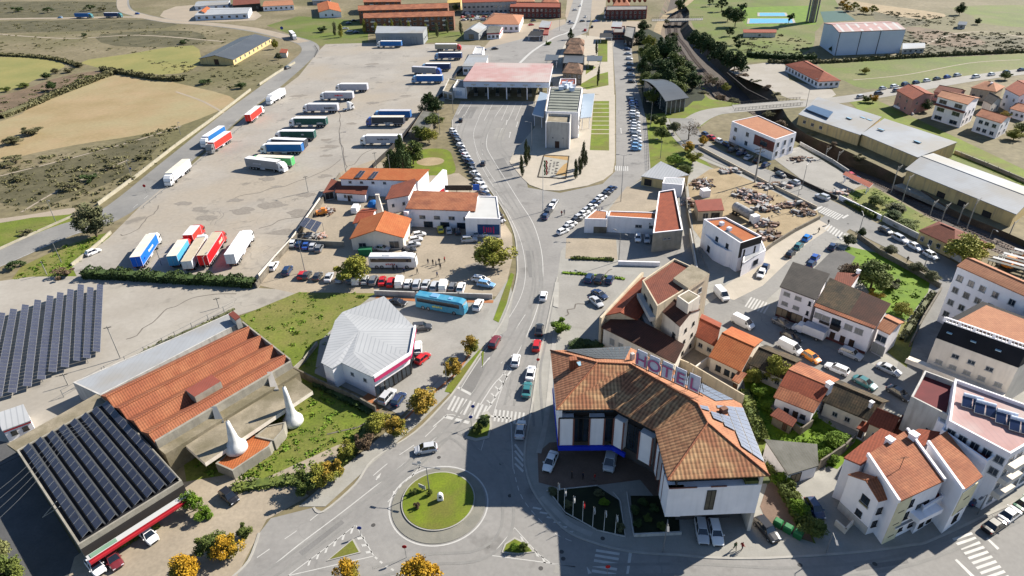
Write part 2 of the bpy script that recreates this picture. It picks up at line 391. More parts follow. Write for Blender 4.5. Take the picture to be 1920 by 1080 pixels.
ROAD = [(360,1250),(430,1088),(466,1052),(486,1000),(508,972),(588,952),(606,960),(666,909),(700,862),(778,811),(832,757),(856,728),(902,661),(940,606),(960,555),(969,520),(970,490),(965,440),(945,395),(916,352),(892,320),(868,285),(850,255),(848,225),(864,190),
 (1003,190),(1000,240),(975,290),(990,352),(1050,362),(1130,345),(1155,320),(1155,180),(1148,75),(1148,55),(1180,55),(1190,140),(1213,230),(1220,320),(1190,345),(1150,378),(1100,420),(1052,470),(1045,520),(1036,560),(1024,617),(1012,664),(998,758),(984,842),(987,885),(1005,930),(1055,990),(1110,1017),(1185,1035),(1272,1041),(1330,1046),(1440,1047),(1615,1035),(1710,1022),(1752,1011),(1920,935),(2200,820),(2300,1250)]
patch('road', ROAD, 'asph', .04)
patch('road', [(1078,-60),(1110,-60),(1110,0),(1107,38),(1102,60),(1062,76),(1042,118),(1036,125),(925,125),(905,112),(905,92),(960,78),(1020,62),(1060,45),(1075,0)], 'asph', .04)
patch('forecourt', [(905,92),(940,50),(1060,36),(1062,48),(1020,64),(960,80)], 'tanroad', .03)
patch('forecourt', [(1104,60),(1112,38),(1200,40),(1200,80),(1150,82),(1105,78)], 'tanroad', .03)
patch('pavement', [(1060,30),(1070,-60),(1078,-60),(1076,0),(1064,42)], 'tanroad', .035)
patch('pavement', [(1110,-60),(1140,-60),(1135,20),(1108,40)], 'tanroad', .035)
patch('paved_garden', [(1040,60),(1148,72),(1152,180),(1040,170),(1025,125)], 'paving', .035)
ribbon('road', [(-300,590),(-100,522),(0,484),(110,436),(215,398),(330,305),(440,213),(510,160),(560,118),(582,95),(572,80),(530,68),(470,55),(390,45),(320,40),(260,28),(232,14),(236,-20),(260,-60)], 11, 'asph2', .045)
ribbon('road', [(570,79),(530,68),(470,54),(390,45),(320,40),(260,28),(230,14),(236,-20),(260,-60)], 9, 'tanroad', .055)
ribbon('road', [(-300,45),(0,36),(120,34),(240,32),(280,34)], 7, 'tanroad', .05)
ribbon('road', [(1290,235),(1330,212),(1400,203),(1500,195),(1600,184),(1700,168),(1800,150),(1920,134),(2150,105)], 9, 'grey', .05)
ribbon('road', [(1276,222),(1292,252),(1330,285),(1400,315),(1480,350),(1530,378),(1580,404),(1650,440),(1720,475),(1790,515),(1850,550)], 9.5, 'asph2', .055)
ribbon('pavement', [(1276,222),(1292,252),(1330,285),(1400,315),(1480,350),(1530,378)], 2.0, 'walk', .058, off=-6)
patch('town_ground', [(1045,520),(1052,470),(1100,420),(1190,345),(1220,325),(1290,335),(1300,300),(1500,385),(1560,420),(1800,560),(1920,560),(2250,620),(2250,830),(1920,935),(1752,1011),(1710,1022),(1615,1035),(1440,1047),(1330,1046),(1272,1041),(1185,1035),(1110,1017),(1055,990),(1005,930),(987,885),(984,842),(998,758),(1012,664),(1024,617),(1036,560)], 'walk', .03)
ribbon('road', [(1575,412),(1530,450),(1480,495),(1430,530),(1385,570),(1350,610)], 8.5, 'asph2', .06)
patch('pavement', [(1536,413),(1560,426),(1512,458),(1476,492),(1430,536),(1352,575),(1322,562),(1400,508),(1424,482),(1448,463),(1490,437)], 'paving', .062)
ribbon('road', [(1330,568),(1400,598),(1460,632),(1540,672),(1620,705),(1720,760),(1790,800)], 9.5, 'asph2', .065)
ribbon('lane', [(1705,720),(1730,640),(1765,580),(1790,520)], 5.5, 'asph2', .05)
patch('plaza', [(955,304),(962,288),(1002,240),(1003,190),(1005,178),(1153,178),(1153,300),(1149,324),(1131,338),(1100,349),(1049,358),(1020,357),(993,347),(978,333)], 'paving', .08, hgt=.13)
patch('lawn', [(1113,190),(1142,190),(1142,283),(1106,282)], 'lawn', .15)
mb = MB()
for k in range(8):
 y = 196+k*8; a, b = G(1108, y), G(1143, y)
 mb.poly([a+Vector((0, 0, .16)), b+Vector((0, 0, .16)), b+Vector((0, .7, .16)), a+Vector((0, .7, .16))])
o = mb.build('path', A_['paving']); o['kind'] = 'structure'
for q in ([(1122,74),(1139,74),(1139,116),(1120,116)], [(1120,140),(1140,135),(1141,160),(1100,168),(1085,160)], [(1100,120),(1118,126),(1098,140)]): patch('lawn', q, 'lawn', .05)
patch('sandy_lot', [(1140,395),(1175,350),(1240,352),(1240,398)], 'sandy', .045)
patch('sandy_lot', [(1062,447),(1155,447),(1158,487),(1060,485)], 'sandy', .045)
patch('concrete_yard', [(1048,520),(1190,515),(1150,560),(1120,620),(1060,612),(1040,575)], 'grey', .045)
patch('asphalt_yard', [(1100,440),(1290,440),(1320,520),(1250,500),(1160,490),(1158,447)], 'asph', .04)
patch('scrap_yard', [(1290,345),(1330,318),(1372,312),(1440,350),(1532,392),(1536,411),(1490,435),(1448,461),(1420,480),(1330,470),(1300,430)], 'sand', .054)
patch('yard', [(1440,290),(1500,275),(1560,312),(1620,345),(1572,372),(1500,335)], 'grey', .065)
patch('garden', [(1583,360),(1640,352),(1760,420),(1740,445),(1650,415)], 'grass', .062)
patch('garden', [(1590,462),(1660,478),(1745,522),(1740,548),(1700,602),(1655,585),(1610,520),(1560,500)], 'bright', .05)
DA = M('old_dark_asphalt', C(128,126,124), C(112,111,110), sc=.2, fine=.3)
patch('yard', [(1568,462),(1604,482),(1570,540),(1514,516)], DA, .056)
patch('garden', [(1392,690),(1440,700),(1480,750),(1560,800),(1620,830),(1570,880),(1500,855),(1440,850),(1400,760)], 'bright', .05)
patch('garden', [(1650,650),(1690,600),(1720,610),(1700,690)], 'grass', .053)
patch('garden', [(1415,800),(1450,840),(1500,960),(1530,1020),(1500,1010),(1440,920)], 'grass', .054)
patch('brick_terrace', [(1440,905),(1475,905),(1500,960),(1525,1018),(1440,985),(1425,950)], 'redpave', .057)
patch('hotel_forecourt', [(1030,830),(1240,820),(1250,960),(1200,900),(1060,918),(1010,905),(1008,850)], 'redpave', .055)
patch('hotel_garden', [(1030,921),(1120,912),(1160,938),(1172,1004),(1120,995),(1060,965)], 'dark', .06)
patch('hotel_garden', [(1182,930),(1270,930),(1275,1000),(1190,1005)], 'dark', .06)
ribbon('grass', [(1697,262),(1790,300),(1920,365),(2050,430)], 9, 'meadow', .03, off=4)
patch('lawn', [(1590,190),(1640,186),(1920,318),(2100,410),(2100,450),(1920,350),(1700,248),(1620,215)], 'lawn', .04)
patch('lawn', [(1283,205),(1300,190),(1340,187),(1400,197),(1330,208)], 'lawn', .035)
kb = MB()
for q in ([ (588,952),(606,960),(666,909),(700,862),(778,811),(832,757),(856,728),(902,661),(940,606),(960,555),(969,520),(970,490),(965,440),(945,395),(916,352),(892,320),(868,285),(850,255),(848,225)],
          [(1045,520),(1036,560),(1024,617),(1012,664),(998,758),(984,842),(987,885),(1005,930),(1055,990),(1110,1017),(1185,1035),(1272,1041),(1330,1046),(1440,1047),(1615,1035),(1710,1022),(1752,1011),(1920,935),(2150,840)],
          [(430,1088),(466,1052),(486,1000)]):
 ribbon('kerb', q, .35, 'kerb', 0, n=4, h=.14, mb=kb)
o = kb.build('kerb', A_['kerb']); o['kind'] = 'structure'
RC = G(822, 939)
def ring(c, r, n=64, sy=1): return [c+Vector((r*math.cos(2*math.pi*i/n), r*math.sin(2*math.pi*i/n)*sy, 0)) for i in range(n)]
def annulus(mb, c, r0, r1, z, n=72, a0=0, a1=2*math.pi, mi=0):
 for i in range(n):
  a, b = a0+(a1-a0)*i/n, a0+(a1-a0)*(i+1)/n
  mb.poly([c+Vector((r0*math.cos(a), r0*math.sin(a), z)), c+Vector((r1*math.cos(a), r1*math.sin(a), z)), c+Vector((r1*math.cos(b), r1*math.sin(b), z)), c+Vector((r0*math.cos(b), r0*math.sin(b), z))], mi)
RC2 = RC+Vector((0.1, -.6, 0))
patch('roundabout_apron', ring(RC2, 7.35), 'apron', 0, world=True, hgt=.10)
patch('roundabout_kerb', ring(RC, 5.8), 'kerb', 0, world=True, hgt=.26)
patch('roundabout_lawn', ring(RC, 5.6), 'lawn', 0, world=True, hgt=.30)
mk = MB(); annulus(mk, RC2, 7.6, 7.82, .052)
patch('traffic_island', [(612,1053),(663,1010),(677,1037)], 'kerb', 0, hgt=.14); patch('traffic_island_lawn', [(618,1050),(661,1014),(673,1036)], 'lawn', 0, hgt=.17)
patch('traffic_island', [(872,822),(905,775),(920,778),(917,822)], 'kerb', 0, hgt=.14, n=2); patch('traffic_island_lawn', [(876,818),(906,780),(917,783),(914,818)], 'grass', 0, hgt=.17, n=2)
patch('traffic_island', [(940,1037),(965,1008),(1003,1036)], 'kerb', 0, hgt=.14, n=2); patch('traffic_island_lawn', [(944,1035),(965,1012),(998,1035)], 'lawn', 0, hgt=.17, n=2)
patch('grass_verge', [(834,735),(840,722),(900,655),(900,668),(862,716),(850,738)], 'lawn', 0, hgt=.1)
patch('grass_verge', [(925,600),(945,545),(958,512),(964,515),(950,570),(935,605)], 'lawn', 0, hgt=.1)
patch('grass_verge', [(905,690),(902,655),(908,655)], 'lawn', 0, hgt=.1)
patch('traffic_island', [(1037,575),(1040,530),(1048,530),(1047,578)], 'kerb', 0, hgt=.14);
def line(px, wd=.15, n=4, dash=None, z=.054):
 if not dash: ribbon('m', px, wd, 'white', z, n=n, mb=mk); return
 pts = smooth(GL(px), 12); acc = 0; on = True; cur = [pts[0]]; k = 0
 for a, b in zip(pts, pts[1:]):
  L0 = (b-a).length; pos = 0
  while pos < L0:
   need = dash[0 if on else 1]-acc; st = min(need, L0-pos); pos += st; acc += st; cur.append(lerp(a, b, pos/L0))
   if acc >= dash[0 if on else 1]-1e-6:
    if on and len(cur) > 1: ribbon('m', cur, wd, 'white', z, n=0, mb=mk, world=True)
    on = not on; acc = 0; cur = [cur[-1]]
def quadm(px, z=.054): mk.poly(GL(px, z))
def zebra(a, b, length, n, z=.054, duty=.5):
 """stripes stepped from a to b (pixels); each stripe runs along the pixel vector length"""
 A, B = G(*a), G(*b); d = (B-A)/n; e = G(a[0]+length[0], a[1]+length[1])-A
 for i in range(n):
  p = A+d*i; q = p+d*duty; mk.poly([Vector((v.x, v.y, z)) for v in (p, q, q+e, p+e)])
line([(835,758),(855,768),(868,780)],.0001)
zebra((838,768),(906,790),(14,-26), 9)
zebra((925,790),(985,797),(4,-22), 8)
zebra((1118,1030),(1104,1098),(44,7), 7)
zebra((1785,1010),(1860,1102),(36,-12), 10)
zebra((1396,575),(1436,590),(12,-18), 7, .08)
zebra((1545,430),(1585,455),(9,-10), 8, .08)
zebra((1534,398),(1572,414),(12,-9), 9, .08)
zebra((1153,320),(1180,321),(0,-9), 7)
quadm([(1178,1080),(1174,1077),(1179,1036),(1185,1037)])
quadm([(1790,1050),(1794,1048),(1840,1092),(1835,1096)]); quadm([(1849,1010),(1852,1008),(1874,1028),(1870,1031)])
quadm([(1524,393),(1527,396),(1543,388),(1541,386)], .08); quadm([(1578,408),(1581,410),(1592,404),(1589,402)], .08)
line([(380,1125),(484,1080),(560,1022),(640,962),(700,915),(760,868),(810,828),(850,790)], .18)
line([(482,1046),(517,1022),(550,1000),(582,976),(620,945)], .14, dash=(2, 2.4))
line([(700,892),(735,863),(790,825),(822,795),(834,782),(849,778),(882,792),(868,806)], .15, n=2, dash=(3.2, 2.6))
quadm([(834,784),(837,779),(881,790),(878,795)]); quadm([(857,728),(860,725),(886,738),(883,742)])
line([(862,732),(900,672),(945,610),(975,560),(985,520),(983,480),(972,440),(950,395),(925,350),(905,315),(893,285)], .14)
line([(884,739),(920,690),(960,628),(985,590)], .14)
line([(900,760),(925,722),(945,700),(975,655),(1000,600),(1012,560),(1018,520),(1015,470),(1000,420),(975,380),(950,340),(925,300),(912,270),(922,230),(945,195)], .2)
line([(925,780),(935,745),(950,705)], .14)
for k in range(6):
 x, y = 910+k*7.5, 772-k*13
 quadm([(x, y), (x+3, y+1), (x+13, y-13), (x+10, y-14)]); quadm([(x+10, y-14), (x+13, y-13), (x+5, y-22), (x+2, y-21)])
line([(727,942),(788,876)], .16, n=0); line([(748,1060),(700,1050),(667,985),(700,1042)], .001, n=0)
line([(540,1080),(600,1036),(667,985)], .15, n=0); line([(667,985),(701,1043)], .15, n=0); line([(701,1043),(540,1080)], .15, n=0)
for k in range(6): quadm([(576+k*16, 1061-k*12), (580+k*16, 1060-k*12), (584+k*16, 1047-k*12), (580+k*16, 1048-k*12)])
for k in range(3): quadm([(669+k*8, 1008+k*13), (671+k*8, 1012+k*13), (685+k*7, 1010+k*13), (683+k*7, 1006+k*13)])
for k in range(5): quadm([(736+k*12, 932-k*13), (740+k*12, 932-k*13), (741+k*12, 921-k*13), (737+k*12, 921-k*13)])
line([(703,1045),(725,1062),(760,1080),(800,1088)], .3, dash=(.5, .6), n=2)
line([(922,1042),(965,990),(1010,1040),(1035,1058),(1078,1063)], .14, n=0); line([(922,1042),(1000,1052),(1078,1063)], .14, n=0)
for k in range(4): quadm([(975+k*13, 1005+k*12), (979+k*13, 1007+k*12), (985+k*13, 1020+k*12), (980+k*13, 1019+k*12)])
line([(917,780),(958,785)], .4, n=0); line([(958,790),(960,830),(962,880)], .12, n=0); line([(872,822),(902,845),(915,800)], .12, n=0)
for k in range(4): quadm([(964, 834+k*12), (967, 832+k*12), (982, 852+k*10), (980, 856+k*10)])
for k in range(6): quadm([(998+k*13, 953+k*9), (1000+k*13, 950+k*9), (1016+k*12, 953+k*8.5), (1014+k*12, 956+k*8.5)])
line([(963,880),(975,925),(1000,962),(1040,1000),(1085,1020)], .12, dash=(1, .8))
def arrow(px, tip, wd=.22, hd=.55):
 a, b = G(*px, .054), G(*tip, .054); d = (b-a).normalized(); n = Vector((-d.y, d.x, 0)); m_ = b-d*1.2
 mk.poly([a-n*wd/2, m_-n*wd/2, m_+n*wd/2, a+n*wd/2]); mk.poly([m_-n*hd/2, b, m_+n*hd/2])
arrow((812,800),(840,776)); arrow((705,900),(715,886)); arrow((903,688),(920,668)); arrow((930,700),(945,675)); arrow((1106,1075),(1100,1062))
for a, b in (((955,258),(957,247)), ((936,250),(941,240)), ((1165,250),(1164,240)), ((968,238),(971,228)), ((949,234),(951,225)), ((905,290),(903,280))): arrow(a, b, .3, .9)
for xs in ((873,192,858,215),(885,192,870,218),(912,192,897,222),(925,192,908,226),(955,192,940,226),(968,192,953,226),(980,192,966,226)): line([(xs[0],xs[1]),(xs[2],xs[3])], .18, n=0)
line([(870,215),(855,245),(868,280),(890,308)], .14); line([(898,222),(888,250),(895,285),(915,320),(945,365),(975,415)], .14)
line([(1050,120),(1062,82),(1100,64)], .3)
line([(975,118),(1000,95),(1040,70),(1075,52),(1092,0)], 1.6, n=4)
line([(0,500),(110,452),(205,412)], .14, n=2); line([(250,390),(330,322),(440,228),(510,172)], .14, n=3, dash=(3, 4))
for k in range(12): # parking bays beside the near road
 pass
o = mk.build('road_markings', A_['white']); o['kind'] = 'structure'
bk = MB()
for q in ([(1046,600),(1040,660),(1035,740),(1028,800),(1022,850)], [(1036,800),(1020,870),(1030,935),(1075,985),(1110,1003)], [(838,775),(870,735),(880,722)]):
 pass
ribbon('cycle_strip', [(1043,600),(1037,660),(1030,740),(1022,800),(1010,850)], .9, 'kerb', .062)
ribbon('cycle_strip', [(1015,932),(1045,962),(1070,985),(1110,1003)], .9, 'kerb', .062)
ribbon('orange_strip', [(884,660),(850,705),(800,748),(745,800)], .5, 'orange', .07)
patch('orange_strip', [(672,752),(717,716),(726,722),(700,752),(712,768),(705,772)], 'orange', .07)
ribbon('orange_strip', [(705,557),(780,563),(925,566)], 1.2, 'orange', .07, n=1)
RP = M('asphalt_repair', C(160,158,155), C(150,148,145), sc=.3, fine=.25); RL = M('pale_repair', C(190,187,180), C(178,175,168), sc=.3, fine=.2); mh = MB(); mp = MB(); ml = MB()
for q in ([(866,200),(896,200),(884,222),(858,222)], [(902,668),(930,625),(944,628),(912,684)], [(862,728),(900,676),(912,684),(886,738)], [(560,1035),(640,975),(646,980),(568,1042)], [(1210,1075),(1330,1080),(1330,1092),(1210,1088)], [(925,300),(945,296),(962,330),(940,334)], [(1600,1062),(1700,1048),(1704,1056),(1606,1071)], [(1620,425),(1660,446),(1654,452),(1614,430)], [(300,340),(350,300),(360,306),(312,346)], [(985,470),(1000,470),(1006,520),(992,520)]): mp.poly(GL(q, .0505 if q[0][0] > 400 else .053))
for q in ([(760,890),(800,850),(812,858),(772,896)], [(1040,1060),(1080,1066),(1076,1078),(1038,1074)], [(1000,560),(1012,560),(1008,600),(996,600)], [(930,240),(950,240),(944,262),(924,262)]): ml.poly(GL(q, .0515))
for x, y in ((823,858),(833,1000),(868,968),(1053,1035),(1056,1048),(956,930),(1014,1066),(1000,700),(940,870),(700,985),(1130,1010),(1500,1060),(1640,1058),(1012,500),(960,390),(905,270),(1500,365),(1590,420),(1450,640),(1650,715)): c = G(x, y); mh.poly([c+Vector((.34*math.cos(a), .34*math.sin(a), .056 if x < 1450 else .07)) for a in [i*math.pi/6 for i in range(12)]])
for m_, n_, t_ in ((mp, 'asphalt_repairs', RP), (ml, 'asphalt_repairs', RL), (mh, 'manhole_covers', M('cast_iron', C(100,98,96)))): o = m_.build(n_, t_); o['kind'] = 'structure'
for q, w_ in (([(0,330),(120,300),(260,262),(340,236)], 1.0), ([(-50,60),(120,72),(260,66),(420,78)], 2.2), ([(330,172),(380,190),(425,215)], 1.2), ([(40,398),(120,352),(240,300)], .8), ([(1600,150),(1700,140),(1820,118),(1915,112)], .8), ([(1700,100),(1780,66),(1850,60),(1920,70)], 1.6), ([(440,900),(500,880),(560,860),(620,835)], 1.0), ([(480,640),(540,600),(600,575)], .8)): ribbon('track', q, w_, 'tanroad', .024)
WR = M('worn_wheel_tracks', C(164,162,158), C(176,174,169), sc=.5, fine=.2)
for q in ([(440,1120),(560,1040),(690,945),(790,860),(850,800),(905,725),(960,640),(1000,560),(1005,500),(992,440),(965,390),(935,340)], [(900,330),(945,380),(985,430),(1008,500),(1008,560),(990,640),(970,700),(955,760)], [(700,860+60),(760,880),(840,815),(900,860)], [(1010,800),(1005,700),(1016,640),(1030,560)], [(700,1075),(800,1050),(900,1040),(950,990),(945,900),(915,850)], [(1100,1070),(1300,1068),(1500,1075),(1700,1050),(1900,970)], [(875,300),(862,255),(880,210)], [(925,310),(905,270),(925,215)], [(955,300),(935,265),(960,210)]):
 for o_ in (-.85, .85): ribbon('wheel_tracks', q, .45, WR, .0475, off=o_)
CK = M('dark_crack', C(120,112,104), C(146,138,128), sc=.8); ST_ = M('oil_stain', C(172,163,151), C(190,181,169), sc=1.2, fine=.5); rs = random.Random(9)
for q in ([(440,372),(500,356),(545,345),(600,325),(640,300)], [(638,185),(636,215),(640,255),(646,300),(652,322)], [(655,312),(690,285),(740,262)], [(225,442),(262,428),(285,402),(300,385)], [(482,428),(540,412),(590,400)], [(1062,590),(1080,572),(1110,566)], [(1095,528),(1120,518),(1148,508)], [(240,640),(300,590),(360,560),(440,552)], [(690,196),(740,186),(780,180)], [(620,820),(700,790),(740,760)]):
 P = GL(q); P = [p+Vector((rs.uniform(-.8, .8), rs.uniform(-.8, .8), 0)) for p in smooth(P, 4)]; ribbon('crack', P, .28, CK, .036 if q[0][0] not in (1062, 1095, 620) else .075, n=2, world=True)
for x, y, r_ in ((500,335,2.2),(508,385,3.4),(560,398,2.6),(618,275,2.4),(612,292,1.6),(560,404,1.8),(455,396,3),(392,408,2.6),(372,392,1.8),(530,436,2.6),(700,193,2.4),(612,262,1.8),(760,180,2),(440,376,1.8),(520,350,1.4),(900,500,3),(610,330,2),(345,382,2),(575,365,2.2),(660,232,1.8),(700,120,3),(560,180,3)):
 c = G(x, y); patch('stain', [c+Vector((r_*1.6*math.cos(a)*rs.uniform(.5, 1.1), r_*math.sin(a)*rs.uniform(.5, 1.1), 0)) for a in [i*math.pi/7 for i in range(14)]], ST_, .034, 2, world=True)
# ================================================================ BUILDINGS
W_ = dict(
 white=M('white_render', C(236,232,234,.95), C(226,223,226,.95), sc=.35, pat='streak', pa=.12),
 offwhite=M('off_white_render', C(226,216,202,.85), C(210,200,186,.85), sc=.3, pat='streak', pa=.25),
 greyw=M('grey_render', C(200,197,192,.75), C(184,181,176,.75), sc=.3, pat='streak', pa=.6),
 yellow=M('yellow_render', C(226,200,142,.72), C(208,182,128,.72), sc=.3, pat='streak', pa=.6),
 pink=M('pink_render', C(212,158,148,.7), C(198,146,138,.7), sc=.3, pat='streak', pa=.3),
 brick=M('brick_facade', C(160,116,92,.6), C(142,102,82,.6), sc=.4, pat='brick', ps=1, pa=.5),
 rbrick=M('dark_red_brick_facade', C(140,84,76,.6), C(124,72,66,.6), sc=.4, pat='brick', ps=1, pa=.5),
 beige=M('beige_render', C(214,198,172,.75), C(200,184,158,.75), sc=.3, pat='streak', pa=.5),
 conc=M('raw_concrete', C(190,184,170,.6), C(164,158,144,.6), sc=.4, pat='streak', pa=.7, fine=.3),
 metalw=M('corrugated_steel_wall', C(160,164,166,.75), C(146,150,154,.75), sc=.2, pat='ribs', ps=.6, pa=.5),
 bluew=M('pale_blue_cladding', C(206,214,228,.85), C(194,204,220,.85), sc=.1, pat='ribs', ps=.8, pa=.12),
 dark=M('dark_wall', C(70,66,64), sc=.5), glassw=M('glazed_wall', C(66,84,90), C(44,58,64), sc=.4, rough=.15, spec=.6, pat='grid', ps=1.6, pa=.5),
 cream=M('cream_render', C(230,220,184,.8), C(214,204,168,.8), sc=.4), blue=M('blue_band', (.005,.03,.45,1), (.004,.02,.35,1)), red=M('red_band', C(204,36,52,.6), C(180,30,44,.6)), magenta=M('magenta_band', C(226,60,120,.6), C(210,50,110,.6)),
 trim=M('salmon_trim', C(170,110,96), C(150,96,84)), stone=M('rubble_wall', C(176,166,150), C(138,128,112), sc=.8, fine=.6),
)
T_ = dict(
 orange=M('orange_clay_tiles', C(224,136,80), C(208,118,66), sc=.4, pat='tiles', pa=.55, bump=.3, c3=C(214,118,66), sc3=.15),
 terra=M('terracotta_tiles', C(212,140,100), C(196,120,84), sc=.5, pat='tiles', pa=.6, bump=.3, c3=C(170,104,76), sc3=.2),
 salmon=M('salmon_tiles', C(222,156,116), C(206,140,104), sc=.5, pat='tiles', pa=.45, bump=.2),
 brown=M('brown_red_tiles', C(158,88,66), C(138,76,58), sc=.5, pat='tiles', pa=.5, bump=.3),
 rust=M('rust_red_tiles', C(184,94,62), C(164,82,56), sc=.6, pat='tiles', pa=.4, bump=.3),
 hotel=M('variegated_roman_tiles', C(234,188,138), C(190,138,98), sc=1.1, pat='tiles', ps=1.4, pa=1, bump=.6, c3=C(190,128,92), sc3=.3, det=3),
 mossy=M('mossy_old_tiles', C(132,108,80), C(92,84,62), sc=.9, pat='tiles', pa=.7, bump=.4, c3=C(72,66,52), sc3=.35, fine=.5),
 darkt=M('dark_slate_tiles', C(92,86,80), C(74,70,66), sc=.5, pat='courses', ps=.5, pa=.6, bump=.2),
 dbrown=M('dark_brown_tiles', C(110,68,54), C(84,56,46), sc=.3, pat='tiles', pa=.5, bump=.3),
 mwhite=M('white_sheet_roof', C(222,224,226), C(206,208,210), sc=.1, pat='ribs', ps=1, pa=.35, rough=.5),
 mgrey=M('pale_grey_sheet_roof', C(200,204,208), C(186,190,196), sc=.1, pat='ribs', ps=1, pa=.1, rough=.6, c3=C(190,186,178), sc3=.05),
 mblue=M('light_blue_sheet_roof', C(196,212,228), C(184,202,220), sc=.1, rough=.55),
 mdark=M('grey_seam_roof', C(108,112,116), C(96,100,104), sc=.1, pat='ribs', ps=.8, pa=.3, rough=.45),
 fibre=M('fibre_cement_roof', C(150,148,138), C(118,116,104), sc=.3, pat='ribs', ps=.5, pa=.4, fine=.3),
 pinkm=M('pink_faded_sheet_roof', C(226,186,182), C(212,168,162), sc=.2, pat='ribs', ps=1, pa=.12, c3=C(224,206,200), sc3=.06),
 rdeck=M('red_deck_roof', C(184,96,76), C(168,86,68), sc=.3, pat='ribs', ps=.5, pa=.25, fine=.2),
 white=M('white_roof_membrane', C(240,240,238), C(228,228,226), sc=.2), beige=M('weathered_terrace', C(206,192,166), C(174,162,138), sc=.3, fine=.4, c3=C(150,140,112), sc3=.12),
 grey=M('grey_flat_roof', C(176,174,170), C(150,148,144), sc=.3, fine=.3), maroon=M('maroon_membrane', C(136,58,62), C(118,50,54), sc=.3),
 black=M('black_membrane', C(40,40,46), C(28,29,34), sc=.3), old=M('weathered_hip_tiles', C(196,152,122), C(142,112,92), sc=.9, pat='tiles', pa=.6, bump=.4, c3=C(120,96,80), sc3=.3), yellow=M('yellow_sheet', C(236,206,120), C(222,190,104)),
)
GLASS = M('window_glass', (.03,.045,.06,1), (.015,.02,.03,1), sc=.6, rough=.08, spec=.7)
FRAME = M('white_window_frame', C(225,225,225,.5)); DFRAME = M('dark_window_frame', C(70,66,62)); SHUT = M('closed_shutter', C(206,206,200,.42), pat='courses', ps=.12, pa=.3)
DOOR = M('painted_door', C(110,80,64), pat='courses', ps=.3, pa=.3); GDOOR = M('garage_door', C(190,170,140), pat='courses', ps=.4, pa=.4)
class H: pass
def fix4(px, z):
 pts = [None if p is None else G(p[0], p[1], z) for p in px]
 if None in pts:
  i = pts.index(None); pts[i] = pts[i-1]+pts[(i+1) % 4]-pts[(i+2) % 4]
 return pts
def inset(pts, d):
 n = len(pts); a = sum(pts[i-1].x*pts[i].y-pts[i].x*pts[i-1].y for i in range(n)); sg = 1 if a > 0 else -1; out = []
 for i in range(n):
  p0, p1, p2 = pts[i-1], pts[i], pts[(i+1) % n]
  u = (p1-p0); u.z = 0; u.normalize(); v = (p2-p1); v.z = 0; v.normalize()
  n1 = Vector((-u.y, u.x, 0))*sg; n2 = Vector((-v.y, v.x, 0))*sg
  b = n1+n2; k = b.dot(n1)
  out.append(p1+(b*(d/k) if k > .15 else n1*d))
 return out
def slab(mb, face, th, mi=0):
 """a roof plane with real thickness"""
 nrm = (face[1]-face[0]).cross(face[2]-face[0])
 if nrm.z < 0: face = face[::-1]
 n = len(face); b = len(mb.v); mb.v += [Vector(p) for p in face]+[Vector(p)-Vector((0, 0, th)) for p in face]
 mb.f.append([b+i for i in range(n)]); mb.m.append(mi); mb.f.append([b+n+i for i in range(n)][::-1]); mb.m.append(mi)
 for i in range(n):
  j = (i+1) % n; mb.f.append([b+i, b+n+i, b+n+j, b+j]); mb.m.append(mi)
def house(label, px, z, roof, wall='white', tile='terra', rise=1.6, name='house', cat='house', z0=0, over=.35, hip=.5, parapet=.5, pts=None, root=None, th=.2, group=None, sub=''):
 h = H(); P = pts or fix4(px, z)
 for p in P: p.z = z
 h.P = P; h.z = z; h.z0 = z0
 c = sum(P, Vector())/len(P); h.c = c
 h.root = root or thing(name, label, cat, (c.x, c.y, z0), group=group)
 Wp = inset(P, over) if over else [p.copy() for p in P]; h.W = Wp
 mw = MB(); mr = MB(); zw = z-th*.6
 if roof == 'flat':
  mw.prism(Wp, z0, z, 0, bottom=False); In = inset(Wp, .28)
  for i in range(len(Wp)):
   j = (i+1) % len(Wp)
   b = [Wp[i], Wp[j], In[j], In[i]]
   mw.prism([Vector((q.x, q.y, 0)) for q in b], z+.003, z+parapet, 0)
  mr.prism(In, z+.005, z+.06)
 elif roof == 'shed':
  d = P[2]-P[1]; d.z = 0; L0 = d.length; d.normalize(); o = P[0].copy()
  n0 = P[1]-P[0]; n0.z = 0; n0.normalize(); pn = Vector((-n0.y, n0.x, 0)); pn = pn if pn.dot(P[2]-P[0]) > 0 else -pn; dep = pn.dot(P[2]-P[0])
  hz = lambda p: z+rise*max(0, (pn.dot(Vector((p.x-o.x, p.y-o.y, 0)))/dep))
  h.hz = hz
  mw.prism(Wp, z0, lambda p: hz(p)-th*.6, 0, bottom=False)
  slab(mr, [Vector((p.x, p.y, hz(p))) for p in P], th)
 else:
  R0 = (P[3]+P[0])/2; R1 = (P[1]+P[2])/2; R0.z = R1.z = z+rise
  if roof == 'hip': R0, R1 = lerp(R0, R1, hip*.5), lerp(R1, R0, hip*.5)
  slab(mr, [P[0], P[1], R1, R0], th); slab(mr, [P[2], P[3], R0, R1], th)
  if roof == 'hip': slab(mr, [P[1], P[2], R1], th); slab(mr, [P[3], P[0], R0], th)
  mw.prism(Wp, z0, zw, 0, bottom=False)
  if roof == 'gable':
   for a, b in ((Wp[1], Wp[2]), (Wp[3], Wp[0])):
    m_ = (a+b)/2; mw.poly([Vector((a.x, a.y, zw)), Vector((b.x, b.y, zw)), Vector((m_.x, m_.y, z+rise-th-.05))])
  mr.tube(R0, R1, .14, n=6); h.R = (R0, R1)
 h.wall = mw.build('wall'+sub, W_[wall], h.root); h.roof = mr.build('roof'+sub, T_[tile], h.root)
 return h
